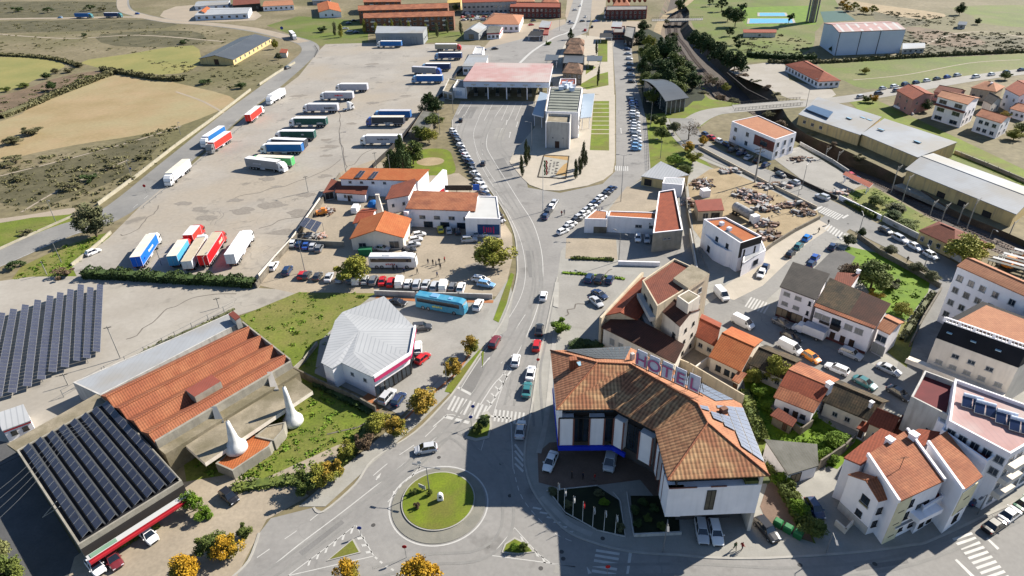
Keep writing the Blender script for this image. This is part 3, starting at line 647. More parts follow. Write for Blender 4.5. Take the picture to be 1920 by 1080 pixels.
def wall_frame(h, e, W=None):
 W = W or h.W; a, b = W[e], W[(e+1) % len(W)]; d = b-a; d.z = 0; L0 = d.length; d.normalize(); n = Vector((d.y, -d.x, 0))
 if sum(W[i-1].x*W[i].y-W[i].x*W[i-1].y for i in range(len(W))) < 0: n = -n
 return a, d, n, L0
def win(h, e, s, zc, wd, ht, kind='window', mats=None, W=None, out=.0):
 a, d, n, L0 = wall_frame(h, e, W); c = a+d*(s*L0); c.z = zc+h.z0; c = c+n*out
 rz = math.atan2(d.y, d.x); mb = MB(); k = .07
 mats = mats or [FRAME, GLASS]
 for dx, dz, sx, sz in ((-wd/2+k/2, 0, k, ht), (wd/2-k/2, 0, k, ht), (0, ht/2-k/2, wd-2*k, k), (0, -ht/2+k/2, wd-2*k, k), (0, 0, k*.7, ht-2*k)):
  mb.box((c.x+d.x*dx+n.x*.03, c.y+d.y*dx+n.y*.03, c.z+dz), (sx, .14, sz), rz, 0)
 mb.box((c.x-n.x*.0, c.y-n.y*.0, c.z), (wd-2*k, .08, ht-2*k), rz, 1)
 if kind == 'window': mb.box((c.x+n.x*.06, c.y+n.y*.06, c.z-ht/2-.04), (wd+.2, .22, .06), rz, 0)
 return mb.build(kind, mats, h.root)
def wins(h, e, ss, zs, wd=1.2, ht=1.2, **k):
 if isinstance(ss, int): ss = [(i+.5)/ss for i in range(ss)]
 for z in zs:
  for s in ss: win(h, e, s, z, wd, ht, **k)
def band(h, e, z0, z1, s0=0, s1=1, out=.04, mat='blue', name='band', th=.06):
 a, d, n, L0 = wall_frame(h, e); p, q = a+d*(s0*L0), a+d*(s1*L0)
 mb = MB(); mb.prism([Vector((v.x, v.y, 0)) for v in (p+n*.003, q+n*.003, q+n*(out+th), p+n*(out+th))], h.z0+z0, h.z0+z1)
 return mb.build(name, W_[mat] if isinstance(mat, str) else mat, h.root)
def chimney(h, x, y, z, sz=.7, ht=1.2, mat='white'):
 p = G(x, y, z); mb = MB(); mb.box((p.x, p.y, z+ht/2-.6), (sz, sz, ht+1.2), .5).box((p.x, p.y, z+ht+.06), (sz+.2, sz+.2, .12), .5)
 return mb.build('chimney', W_[mat], h.roof)
def skylight(h, px, z, w=.8, l=1.1):
 p = G(px[0], px[1], z); mb = MB(); mb.box((p.x, p.y, z+.06), (w, l, .16), .3, 1).box((p.x, p.y, z+.15), (w-.16, l-.16, .03), .3, 0)
 return mb.build('skylight', [M('skylight_glass', (.25,.4,.5,1), rough=.1, spec=.8), DFRAME], h.roof)
h = house('long low barn with grey roof and yellow walls beside the bend of the dusty road', [(437,112),(509,71),None,(372,110)], 3.2, 'gable', 'yellow', 'mdark', 2.2, name='barn', cat='barn')
wins(h, 0, 9, [1.8], 1.6, 1.6); win(h, 3, .5, 1.6, 3, 3, 'door', [DFRAME, DOOR])
h = house('small hut with red roof beside the yellow barn', [(527,91),(540,92),(538,101),(524,100)], 2.4, 'shed', 'offwhite', 'rust', .5, name='hut', cat='hut'); win(h, 3, .5, 1.2, 1.2, 1.6)
h = house('white roadside workshop with pale roof and blue front, far left', [(364,29),(465,25),(472,14),(384,15)], 4, 'gable', 'bluew', 'mwhite', 1.2, name='workshop', cat='workshop'); wins(h, 0, 7, [2], 2, 1.6)
h = house('orange roofed extension attached to the roadside workshop', [(372,22),(384,14),(394,15),(384,24)], 5, 'gable', 'offwhite', 'orange', 1, name='workshop_extension', cat='building'); win(h, 0, .5, 3, 1.4, 1.2)
h = house('pale barrel shaped shed behind the roadside workshop', [(364,12),(428,8),(432,0),(372,2)], 3.5, 'gable', 'bluew', 'mgrey', 1.2, name='shed', cat='shed'); wins(h, 0, 4, [1.8], 2, 1.5)
h = house('low white building with pink tiled roof at the top edge', [(492,12),(551,9),(548,0),(496,2)], 4, 'gable', 'white', 'salmon', 1.2, name='building', cat='building'); wins(h, 0, 6, [2], 1.6, 1.5)
h = house('brown walled house cut by the top edge of the photo', [(436,10),(488,6),(486,-8),(440,-6)], 6, 'gable', 'dark', 'brown', 1.5, cat='house'); wins(h, 0, 4, [3], 1.4, 1.4)
h = house('small white house with orange gable roof in the meadow', [(640,22),(634,6),None,(597,23)], 4.2, 'gable', 'white', 'orange', 2.2); wins(h, 3, [.3, .6], [2], 1.3, 1.6); wins(h, 0, 3, [2], 1.3, 1.6)
h = house('dark glass greenhouse shed left of the brick apartments', [(585,2),(620,1),(620,-6),(586,-5)], 3.5, 'shed', 'metalw', 'mdark', .6, name='shed', cat='shed'); win(h, 0, .5, 2, 3, 2)
def apartments(label, px, z, nb, floors, **k):
 h = house(label, px, z, 'gable', 'brick', k.pop('tile', 'terra'), k.pop('rise', 1.8), name='apartment_block', cat='apartments', **k)
 for f in range(floors):
  for i in range(nb):
   s = (i+.5)/nb
   win(h, 0, s, 1.9+f*3.05, 2.2 if i % 3 else 1.3, 1.5)
 mb = MB(); a, d, n, L0 = wall_frame(h, 0)
 for i in range(nb//3):
  for f in range(1, floors):
   c = a+d*(L0*(i*3+1.5)/nb)+n*.7; mb = MB(); mb.box((c.x, c.y, .8+f*3.05+k.get('z0', 0)), (3.2, 1.3, .9), math.atan2(d.y, d.x)); mb.build('balcony', W_['offwhite'], h.root)
 return h
h = apartments('long three storey brick apartment block with orange patch in its roof, front one', [(681,34),(851,30),(853,21),(682,26)], 9.5, 15, 3)
h = apartments('long brick apartment block standing behind the front one', [(671,20),(840,15),(842,6),(672,11)], 9.5, 14, 3)
h = apartments('brick apartment block farthest back, cut by the top edge', [(681,4),(752,3),(752,-6),(682,-5)], 9, 7, 3)
h = house('bright yellow building beside the brick apartments', [(838,6),(864,4),(866,-6),(842,-5)], 6, 'gable', 'yellow', 'yellow', 1, name='building', cat='building'); wins(h, 0, 4, [3], 1.4, 1.4)
h = house('long grey hall with reddish roof at the top of the photo', [(866,5),(969,2),(966,-6),(868,-4)], 9, 'gable', 'greyw', 'rust', 1.4, name='hall', cat='hall'); wins(h, 0, 12, [2, 5.5], 2, 1.4)
h = house('grey steel warehouse with pale roof at the far end of the truck yard', [(703,62),(793,62),(801,53),(707,52)], 7, 'shed', 'metalw', 'mgrey', 1.0, name='warehouse', cat='warehouse', over=.15)
wins(h, 0, [.2, .5, .8], [2.4], 4, 4.4, kind='door', mats=[DFRAME, W_['metalw']]); wins(h, 1, 3, [3], 2, 1.4)
h = house('grey metal gabled workshop with glossy roof left of the petrol station', [(898,62),(913,50),(886,47),(868,61)], 4.5, 'gable', 'metalw', 'mgrey', 2.4, name='workshop', cat='workshop'); wins(h, 0, 3, [2], 2, 1.6); win(h, 3, .5, 2, 3.4, 3, 'door', [DFRAME, GDOOR])
h = house('small white shop with red trim beside the grey gabled workshop', [(912,62),(937,61),(944,50),(920,48)], 4, 'gable', 'white', 'fibre', 1.6, name='shop', cat='shop'); band(h, 0, 3, 3.6, mat='red', name='fascia'); wins(h, 0, 3, [1.6], 1.6, 1.6); band(h, 1, 2.4, 3.4, mat='orange' if False else 'red', name='fascia')
h = house('wide building with hipped orange roof beside the main road', [(903,45),(974,46),(982,28),(925,24)], 5, 'hip', 'white', 'salmon', 3, name='building', cat='building'); wins(h, 0, 7, [2.4], 1.8, 1.8)
h = house('two storey red brick terrace with pale window surrounds left of the main road', [(956,14),(1052,15),(1052,6),(958,5)], 7, 'flat', 'rbrick', 'rust', name='terrace', cat='building', over=0); wins(h, 0, 12, [1.8, 5.2], 1.5, 1.9)
h = house('orange roofed villa behind the red brick terrace', [(1012,9),(1050,8),(1046,-2),(1018,-2)], 5, 'hip', 'offwhite', 'terra', 2.4); wins(h, 0, 4, [2], 1.4, 1.4)
h = house('small orange roofed house left of the villa behind the terrace', [(965,3),(1003,3),(1000,-6),(968,-6)], 5, 'hip', 'offwhite', 'salmon', 2); wins(h, 0, 4, [2], 1.4, 1.4)
h = house('red brick terrace with arched bays right of the main road', [(1136,20),(1213,19),(1214,12),(1138,12)], 6, 'flat', 'rbrick', 'grey', name='terrace', cat='building', over=0); wins(h, 0, 9, [1.6, 4.4], 1.5, 1.7)
mb = MB(); a, d, n, L0 = wall_frame(h, 0)
for i in range(8):
 c = a+d*(L0*(i+.5)/8)-n*3; mb.tube(c-d*0+n*3.2+Vector((0, 0, 6.4)), c-n*3+Vector((0, 0, 6.4)), 1.1, n=10)
mb.build('barrel_vault', T_['rust'], h.root)
h = house('white house at the left end of the arched brick terrace', [(1132,21),(1143,21),(1144,13),(1134,13)], 5, 'gable', 'white', 'fibre', 1); wins(h, 0, 2, [2.5], 1.2, 1.6)
h = house('orange hipped house behind the arched brick terrace', [(1148,12),(1182,12),(1178,-2),(1152,-2)], 5, 'hip', 'offwhite', 'terra', 3); wins(h, 0, 4, [2.2], 1.3, 1.4)
def canopy(label, px, z, th=.6, tile='mblue', posts=True, name='canopy', pier='white', fas=None):
 P = fix4(px, z); c = sum(P, Vector())/4; r = thing(name, label, 'canopy', (c.x, c.y, 0)); m = MB().prism(P, z-th, z, 0, top=1)
 m.build('canopy_roof', [W_[fas or 'white'], T_[tile]], r)
 if posts:
  I = inset(P, .8)
  for p in I: MB().tube((p.x, p.y, 0), (p.x, p.y, z-th), .14, n=8).build('post', W_[pier], r)
 return r
canopy('blue grey petrol station canopy left of the main road', [(1010,51),(1030,52),(1034,40),(1016,38)], 5, 1, 'mgrey', fas='red', name='petrol_station_canopy')
canopy('dark blue parking canopy below the left petrol station', [(989,67),(1014,68),(1018,59),(996,58)], 3, .2, 'black')
canopy('petrol station canopy right of the main road', [(1146,50),(1166,51),(1167,41),(1149,40)], 5, 1, 'mgrey', fas='red', name='petrol_station_canopy')
canopy('dark navy flat canopy beside the striped garden', [(1124,70),(1149,70),(1149,62),(1125,62)], 3.4, .3, 'black')
canopy('red pump canopy beside the blue parking canopy', [(1018,64),(1028,64),(1029,54),(1021,54)], 4, .8, 'rdeck', fas='red')
h = house('red shop block beside the right petrol station canopy', [(1150,62),(1172,62),(1172,50),(1152,50)], 4, 'flat', 'rbrick', 'grey', name='shop', cat='shop', over=0); wins(h, 0, 3, [2], 1.8, 1.8)
h = house('dark brick depot beside the railway at the top', [(1170,68),(1186,74),(1192,52),(1174,50)], 5, 'flat', 'dark', 'grey', name='depot', cat='building', over=0); wins(h, 0, 2, [2.4], 1.6, 1.6)
P = [G(868,152,8.6), G(1030,154,8.6), G(1037,119,8.6), G(892,117,8.6)]; c = sum(P, Vector())/4
t = thing('toll_canopy', 'huge flat canopy with faded pink roof and white fascia spanning the old border lanes', 'canopy', (c.x, c.y, 0))
MB().prism(P, 8.3, 8.6).build('roof', T_['pinkm'], t)
I = inset(P, .12); MB().prism(I, 6.0, 8.29).build('fascia', W_['bluew'], t)
a, b = I[0], I[1]; d = (b-a).normalized(); n = Vector((d.y, -d.x, 0))
for k in range(6):
 c = lerp(a, b, (k+.8)/6.6)+n*.05; MB().box((c.x, c.y, 7.1), (2.2, .1, .5), math.atan2(d.y, d.x)).box((c.x, c.y+.02, 6.7), (.5, .1, .4), math.atan2(d.y, d.x)).build('lane_sign', W_['greyw'], t)
for u in (.02, .28, .5, .74, .98):
 for v in (.06, .5, .94):
  q = lerp(lerp(P[0], P[1], u), lerp(P[3], P[2], u), v); MB().box((q.x, q.y, 3.0), (.5, .5, 6.0)).build('pillar', W_['white'], t)
for k in range(7):
 u = (k+.7)/7.6; q = lerp(lerp(P[0], P[1], u), lerp(P[3], P[2], u), .35); b_ = thing('toll_booth', 'small glazed booth on its kerbed island under the toll canopy, %s lane from the left' % ['first', 'second', 'third', 'fourth', 'fifth', 'sixth', 'seventh'][k], 'booth', (q.x, q.y, 0), group='booths under the toll canopy')
 MB().box((q.x, q.y, .12), (1.8, 12, .2)).build('island', A_['kerb'], b_); MB().box((q.x, q.y, 1.4), (1.6, 2.6, 2.3), top=0).build('cabin', W_['glassw'], b_)
h = house('white flat block with a mural at the left end of the toll canopy', [(849,166),(872,167),(880,152),(858,151)], 4.4, 'flat', 'white', 'grey', name='block', cat='building', over=0)
a, d, n, L0 = wall_frame(h, 0); m = MB()
for k, (s, z1) in enumerate(((.3, 2.9), (.42, 3.2), (.55, 2.6), (.66, 3.1))): c = a+d*(s*L0)+n*.04; m.box((c.x, c.y, z1/2+.8), (.6, .05, z1-1), math.atan2(d.y, d.x))
m.build('mural', W_['bluew'], h.root)
h = house('low grey garage block left of the mural wall', [(830,172),(849,176),(862,152),(842,148)], 3, 'flat', 'greyw', 'beige', name='garage', cat='building', over=0); wins(h, 0, 2, [1.4], 2, 2, kind='door', mats=[DFRAME, GDOOR])
h = house('pale grey roofed inspection hall behind the toll canopy', [(866,124),(910,124),(916,106),(880,105)], 4.5, 'shed', 'white', 'mgrey', .8, name='inspection_hall', cat='hall'); wins(h, 0, 4, [2.2], 2, 1.4)
h = house('white kiosk with flat roof behind the inspection hall', [(886,102),(904,102),(908,90),(892,89)], 3.4, 'flat', 'white', 'white', name='kiosk', cat='kiosk', over=0); wins(h, 0, 2, [1.7], 1.6, 1.4)
h = house('modern white administration building with grey ribbed roof beside the plaza', [(1023,211),(1085,213),(1092,167),(1031,165)], 9.6, 'flat', 'white', 'mdark', name='administration_building', cat='building', over=0, parapet=.5)
P = h.W; m = MB()
for k in range(9):
 u = (k+.5)/9; a, b = lerp(P[0], P[3], u), lerp(P[1], P[2], u); dd = (b-a).normalized(); a, b = a+dd*.8, b-dd*.8; m.box(((a.x+b.x)/2, (a.y+b.y)/2, 9.85), ((b-a).length, (P[3]-P[0]).length/9*.7, .35), math.atan2(dd.y, dd.x))
m.build('roof_rib', M('sage_roof_rib', C(168,172,160), C(150,154,144), sc=.3), h.roof)
wins(h, 3, 7, [2.2, 5.6], 2.6, 1.8); wins(h, 1, 7, [2.2, 5.6], 2.6, 1.8)
m = MB()
for k, (x, y) in enumerate(((1052,168),(1062,165),(1072,170),(1058,160),(1068,161))): p = G(x, y, 10.2); m.box((p.x, p.y, 10.9), (2, 1.6, 1.5), k).tube((p.x, p.y, 11), (p.x+1.5, p.y+.8, 11.9), .35)
m.build('air_handler', W_['bluew'], h.root)
h2 = house('', [(1023,233),(1069,235),(1071,219),(1027,217)], 8.9, 'flat', 'greyw', 'beige', over=0, root=h.root, sub='_wing', parapet=1.0)
hh = H(); hh.root = h.root; hh.W = h2.W; hh.z0 = 0; win(hh, 0, .48, 1.4, 1.6, 2.6, 'door', [DFRAME, DOOR]); win(hh, 0, .3, 4, .5, .5); win(hh, 0, .72, 4, .5, .5)
for e, s0, s1 in ((0, 0, .04), (0, .96, 1)): band(hh, e, 0, 9.9, s0, s1, .5, 'white', 'pilaster')
canopy('light blue translucent canopy on the lane side of the administration building', [(998,214),(1019,219),(1027,176),(1013,172)], 5, .4, 'mblue', name='side_canopy')
canopy('light blue translucent canopy on the garden side of the administration building', [(1088,221),(1109,219),(1115,175),(1093,176)], 5, .4, 'mblue', name='side_canopy')
h = house('small orange roofed annex behind the administration building', [(1048,160),(1080,160),(1080,149),(1051,149)], 4, 'flat', 'white', 'rdeck', name='annex', cat='building', over=0); wins(h, 0, 3, [2], 1.2, 1.2)
h = house('old stone customs house with hipped brown roof nearest the orange annex', [(1054,136),(1092,139),(1093,122),(1060,120)], 5.5, 'hip', 'stone', 'old', 3, name='customs_house', cat='house'); wins(h, 0, 4, [1.8, 4], 1, 1.4)
h = house('old customs house with hipped brown roof, middle one of three', [(1056,100),(1094,101),(1096,88),(1062,87)], 5.5, 'hip', 'stone', 'old', 3.2, name='customs_house', cat='house'); wins(h, 0, 4, [2.4], 1, 1.4)
h = house('old customs house with hipped mossy roof, farthest of three', [(1060,84),(1096,84),(1096,75),(1064,74)], 5, 'hip', 'stone', 'old', 2.4, name='customs_house', cat='house'); wins(h, 0, 3, [2.4], 1, 1.4)
h = house('dark flat roofed link between the old customs houses', [(1055,119),(1094,119),(1096,104),(1058,103)], 4.6, 'flat', 'dark', 'mdark', name='link_building', cat='building', over=0, parapet=.2); win(h, 0, .5, 2, 1.4, 1.4)
canopy('dark steel canopy left of the old customs houses', [(1021,113),(1046,113),(1048,103),(1024,102)], 4.2, .2, 'mdark', fas='dark')
canopy('dark steel canopy right of the old customs houses', [(1100,114),(1128,114),(1130,105),(1101,104)], 4.2, .2, 'mdark', fas='dark')
P = [G(1248,189,6.2), G(1292,182,6.2), G(1236,148,6.2), G(1203,149,6.2)]; c = sum(P, Vector())/4
t = thing('market_hall', 'park hall under a curved dark grey metal roof with glazed sides', 'hall', (c.x, c.y, 0)); m = MB(); g1 = MB()
N = 10; ring_ = []
for k in range(N+1):
 u = k/N; z = 6.2+2.0*math.sin(math.pi*u)-.2*u
 a, b = lerp(P[3], P[0], u), lerp(P[2], P[1], u); ring_.append((Vector((a.x, a.y, z)), Vector((b.x, b.y, z))))
for k in range(N): slab(m, [ring_[k][0], ring_[k+1][0], ring_[k+1][1], ring_[k][1]], .25)
m.build('curved_roof', T_['mdark'], t)
I = inset(P, 1.2); g1.prism(I, 0, 5.9, bottom=False); g1.build('glazed_wall', W_['glassw'], t)
for i in range(4):
 for u in (0, .25, .5, .75):
  p = lerp(I[i], I[(i+1) % 4], u); MB().box((p.x, p.y, 3), (.3, .3, 6), 0).build('column', W_['greyw'], t)
h = house('huge windowless pale blue warehouse with striped pink roof', [(1573,60),(1699,55),(1664,40),(1545,43)], 12.4, 'gable', 'bluew', 'pinkm', 1.6, name='warehouse', cat='warehouse', over=.1, th=.4)
m = MB()
for k in range(7):
 u = (k+.5)/7; a, b = lerp(h.P[0], h.P[1], u), lerp(h.R[0], h.R[1], u); dd = (h.P[1]-h.P[0]).normalized()
 slab(m, [a-dd*.7+Vector((0, 0, .03)), a+dd*.7+Vector((0, 0, .03)), b+dd*.7+Vector((0, 0, .03)), b-dd*.7+Vector((0, 0, .03))], .03)
m.build('roof_light', T_['white'], h.roof)
a, d, n, L0 = wall_frame(h, 0)
for s in (.02, .34, .63): c = a+d*(s*L0)+n*.1; MB().box((c.x, c.y, 6.1), (.25, .2, 12.2)).build('downpipe', DFRAME, h.root)
h = house('low green roofed annex at the right end of the blue warehouse', [(1692,92),(1735,90),(1734,82),(1692,83)], 2.8, 'shed', 'greyw', 'mgrey', .5, name='annex', cat='building'); wins(h, 0, 4, [1.5], 1.4, 1)
h = house('long single storey school with hipped red roofs beside the big field', [(1472,121),(1534,153),(1577,151),(1514,114)], 3.2, 'hip', 'white', 'rust', 2.6, name='school', cat='building', hip=.4); wins(h, 0, 10, [1.7], 1.6, 1.5); wins(h, 1, 4, [1.7], 1.2, 1.2)
h = house('low white shed beside the school', [(1393,55),(1456,55),(1456,62),(1394,62)], 2.6, 'shed', 'offwhite', 'rust', .3, name='shed', cat='shed'); win(h, 2, .5, 1.3, 1.4, 1.2)
h = house('small dark shack alone on the scrubland', [(1795,46),(1812,47),(1814,42),(1798,41)], 2.6, 'shed', 'greyw', 'mdark', .4, name='shack', cat='shed'); win(h, 0, .5, 1.3, 1.4, 1.2)
c = G(1521, 41); t = thing('water_tower', 'tall concrete water tower rising beyond the top edge beside the swimming pools', 'water tower', c)
for k in range(8):
 a = k*math.pi/4; MB().box((c.x+3.2*math.cos(a), c.y+3.2*math.sin(a), 14), (.9, .9, 28), a).build('pier', W_['conc'], t)
MB().tube((c.x, c.y, 0), (c.x, c.y, 28), 1.6, n=12).build('shaft', W_['conc'], t); MB().lathe((c.x, c.y, 27), [(3, 0), (7, 3), (7.2, 8), (0.1, 9.5)], 24).build('tank', W_['conc'], t)
def pool(label, px):
 P = GL(px, 0); c = sum(P, Vector())/len(P); t = thing('swimming_pool', label, 'pool', (c.x, c.y, 0)); MB().prism(P, 0, .2).build('pool_edge', A_['kerb'], t); MB().prism(inset(P, 1.6), .02, .22).build('pool_water', M('pool_water', (.03,.22,.35,1), (.05,.3,.42,1), rough=.06, spec=.6), t)
pool('larger rectangular blue swimming pool in front', [(1400,45),(1492,44),(1488,35),(1402,35)]); pool('smaller blue swimming pool behind the larger one', [(1420,31),(1478,31),(1474,24),(1420,24)])
o = patch('sports_court', [(1538,22),(1580,20),(1605,38),(1545,42)], M('green_court', C(74,118,112), C(66,108,102)), .03)
def bridge(label, px, z=0.15, wd=1):
 P = GL(px); c = sum(P, Vector())/4; t = thing('road_bridge', label, 'bridge', (c.x, c.y, 0)); MB().prism(P, -.9, .12).build('deck', A_['grey'], t)
 for a, b in ((P[0], P[1]), (P[3], P[2])):
  d = (b-a).normalized(); m = MB().box(((a.x+b.x)/2, (a.y+b.y)/2, 1.2), ((b-a).length, .12, .1), math.atan2(d.y, d.x)).box(((a.x+b.x)/2, (a.y+b.y)/2, .7), ((b-a).length, .08, .08), math.atan2(d.y, d.x)); k = 0
  while k < (b-a).length: p = a+d*k; m.box((p.x, p.y, .6), (.1, .1, 1.2)); k += 1.6
  m.build('railing', DFRAME, t)
bridge('road bridge carrying the curved street over the railway cutting', [(1378,208),(1505,197),(1500,187),(1372,197)])
bridge('narrow footbridge over the far end of the railway cutting', [(1222,40),(1318,38),(1318,34),(1222,36)])
h = house('long warehouse with white sheet roof and yellow wall above the railway cutting, left section', [(1497,214),(1613,253),(1652,225),(1532,187)], 4.2, 'shed', 'yellow', 'mgrey', 1.2, name='railway_warehouse', cat='warehouse', over=.2)
wins(h, 0, [.12, .26, .4], [2], 1.4, 1.2)
for x, y in ((1592,222),(1618,221),(1630,225)): skylight(h, (x, y), 5, 1, 2.4)
P = [G(x, y, 4.95) for x, y in ((1510,205),(1553,222),(1562,211),(1523,198))]; MB().prism(P, 4.9, 5.25).build('glazed_court', M('blue_shade_glazing', C(96,120,150), C(84,108,140), rough=.3), h.roof)
h = house('long warehouse with white sheet roof and yellow wall above the cutting, right section', [(1615,251),(1721,295),(1793,273),(1657,227)], 4.2, 'shed', 'yellow', 'mgrey', 1.2, name='railway_warehouse', cat='warehouse', over=.2)
for x, y in ((1652,243),(1720,266)): skylight(h, (x, y), 5, 1, 2.6)
h = house('largest yellow freight shed with pale roof and dark doors beside the tracks', [(1697,317),(1906,402),None,(1750,287)], 4.2, 'gable', 'yellow', 'mgrey', 1.6, name='freight_shed', cat='warehouse', z0=-1.6, over=.5)
wins(h, 0, [.38, .58, .8], [1.9], 2.6, 2.8, kind='door', mats=[DFRAME, W_['dark']])
for k in range(9): skylight(h, (1746+k*20, 304+k*8.2), 5.2, .7, 2.0)
m = MB(); a, d, n, L0 = wall_frame(h, 0); p, q = a+n*.3, a+d*L0+n*.3; m.prism([Vector((v.x, v.y, 0)) for v in (p, q, q+n*3.4, p+n*3.4)], -1.59, -.5); m.build('platform', W_['conc'], h.root)
h = house('station shed with red tiled roof and yellow walls below the freight shed', [(1722,432),(1790,463),(1822,440),(1760,415)], 3.4, 'hip', 'yellow', 'brown', 1.8, name='station_house', cat='house', hip=.6); wins(h, 0, 4, [1.6], 1, 1.3)
h = house('low brown roofed annex right of the station house behind the round tree', [(1800,465),(1835,485),(1858,462),(1825,446)], 2.8, 'shed', 'yellow', 'brown', .6, name='annex', cat='building'); win(h, 0, .5, 1.4, 1, 1.2)
canopy('orange platform shelter at the end of the fenced yard', [(1580,327),(1630,352),(1638,344),(1586,321)], 2.8, .2, 'rust', name='platform_shelter', fas='orange' if False else 'white')
h = house('white house with orange flat roof and red brick balcony beside the street bend', [(1372,229),(1454,263),(1493,250),(1422,218)], 7.2, 'flat', 'white', 'salmon', over=0, parapet=.35); wins(h, 0, [.12, .4], [2, 5.2], 1.5, 1.5); wins(h, 1, 3, [2, 5.2], 1.2, 1.8); band(h, 0, 2.9, 6.4, .56, 1, .04, 'rbrick', 'brick_panel'); win(h, 0, .78, 4.6, 3.4, 1.6, out=.1, mats=[DFRAME, GLASS])
h = house('pink two storey house with red roof beside the street', [(1681,169),(1712,187),(1752,177),(1722,161)], 6.4, 'gable', 'pink', 'rust', 1.6); wins(h, 0, [.25, .7], [1.6, 4.6], 1, 1); wins(h, 1, 2, [1.6, 4.4], 1, 1)
h = house('white three storey house with orange roof and dark red balcony', [(1757,180),(1815,196),(1838,183),(1772,170)], 9.2, 'gable', 'white', 'salmon', 1.2); wins(h, 0, [.22, .75], [1.4, 4.6, 7.6], 3.2, 1.5, mats=[FRAME, GLASS]); band(h, 0, 5.9, 6.5, -.02, 1.02, 1.0, 'rbrick', 'balcony'); wins(h, 1, 3, [2, 5], 1.2, 1.4)
h = house('white house with orange roof and garden, right of the balcony house', [(1829,216),(1878,231),(1898,220),(1848,205)], 6, 'gable', 'white', 'terra', 1.4); wins(h, 0, [.25, .5, .8], [1.5, 4.2], 1.6, 1.3); wins(h, 1, 2, [1.6, 4.2], 1, 1.2)
h = house('small house with dark slate gable roof between the white houses', [(1843,187),(1860,196),(1880,187),(1862,178)], 4.6, 'gable', 'offwhite', 'darkt', 2); wins(h, 1, 2, [2], 1, 1.2)
h = house('beige villa with hipped faded roof near the right edge', [(1820,164),(1868,172),(1885,162),(1846,152)], 5, 'hip', 'beige', 'salmon', 2.2, hip=.8); wins(h, 0, 3, [2], 1.2, 1.2); chimney(h, 1858, 160, 6)
h = house('long pink bungalow with tiled roof behind the balcony house', [(1750,172),(1796,180),(1812,170),(1768,161)], 3.6, 'gable', 'pink', 'brown', 1.6); wins(h, 0, 4, [1.8], 1.2, 1.2)
h = house('white two storey house cut by the right edge, with small square windows', [(1884,166),(1912,180),(1960,168),(1925,150)], 7.5, 'gable', 'white', 'rust', 1.6); wins(h, 0, 2, [1.8, 5], 1.1, 1.1); wins(h, 1, 3, [1.8, 5], 1.1, 1.1)
h = house('low white outbuilding with orange roof at the right edge', [(1893,203),(1925,212),(1950,202),(1915,192)], 3.4, 'gable', 'white', 'terra', 1.2, name='outbuilding', cat='building'); wins(h, 0, 3, [1.7], 1, 1)
h = house('long white restaurant building with bright orange roof and four small windows', [(635,335),(784,339),(806,322),(659,319)], 5.8, 'shed', 'white', 'orange', .9, name='restaurant', cat='restaurant'); wins(h, 0, [.12, .27, .42, .57], [4.6], 1.0, .8)
m = MB(); a, b = G(790,334,6.4), G(818,318,6.4); d = (b-a).normalized(); n = Vector((d.y, -d.x, 0))
a2, b2 = G(757,400,4.6), G(830,316,7.6); m.prism([Vector((v.x, v.y, 0)) for v in (a2, b2, b2+n*1.5, a2+n*1.5)], 0, lambda p: lerp(5.2, 7.4, min(1, max(0, (p-a2).dot(d)/(b2-a2).length)))); m.build('gable_wall', W_['white'], h.root)
R1 = h.root
for s in (.45, .8): c = lerp(a2, b2, s)+n*1.55; m = MB(); m.box((c.x, c.y, 2.2), (3.4, .3, 1.2), math.atan2(d.y, d.x)); m.build('red_awning', W_['red'], R1)
h = house('low kitchen wing with dark brown roof in front of the restaurant', [(628,361),(686,365),(692,350),(633,344)], 2.8, 'shed', 'white', 'brown', .8, name='kitchen_wing', cat='building'); wins(h, 0, [.3, .5], [1.6], .9, 1); win(h, 0, .42, 1, .9, 2, 'door', [DFRAME, DOOR])
h = house('lean-to with brown roof over an open garage at the left of the kitchen wing', [(605,362),(626,358),(634,342),(622,338)], 2.8, 'shed', 'white', 'brown', .4, name='lean_to', cat='shed'); win(h, 0, .5, 1.3, 2.6, 2.3, 'door', [FRAME, W_['dark']])
h = house('brown roofed dining wing leaning against the restaurant gable', [(722,374),(767,366),(785,338),(735,352)], 5, 'shed', 'white', 'brown', 1.0, name='dining_wing', cat='building'); wins(h, 0, 2, [2.5], .8, 1)
h = house('long two storey white wing with brown-orange roof beside the road', [(760,391),(891,396),(897,367),(776,363)], 5.8, 'shed', 'white', 'terra', 1.0, name='restaurant_wing', cat='building'); wins(h, 0, [.2, .24, .42, .46, .64, .68, .86, .9], [3.2], 1.0, 1.1)
for s in (.3, .55, .8): win(h, 0, s, .95, 2.6, 1.8, 'door', [DFRAME, GLASS])
h = house('white flat roofed showroom with a blue and red mural on its front', [(872,411),(938,412),(932,370),(897,369)], 5.4, 'flat', 'white', 'white', name='showroom', cat='shop', over=0, parapet=.35)
band(h, 0, .8, 3.9, .34, .97, .03, M('blue_poster', C(40,70,130), C(60,110,170), sc=.5), 'mural'); a, d, n, L0 = wall_frame(h, 0); m = MB()
for k, s in enumerate((.52, .60, .66, .72, .8)): c = a+d*(s*L0)+n*.13; m.box((c.x, c.y, 2.3), (.32, .04, 2.0 if k in (0, 4) else 1.5), math.atan2(d.y, d.x))
m.build('mural_lettering', W_['magenta'], h.root)
h = house('cream hall with broad bright orange gable roof beside the parked coach', [(757,446),(772,409),None,(655,448)], 3.6, 'gable', 'offwhite', 'orange', 2.4, name='hall', cat='building'); win(h, 3, .2, 1.5, 2, 1.3); win(h, 3, .82, 1.4, 2.6, 2.2, 'door', [FRAME, GLASS])
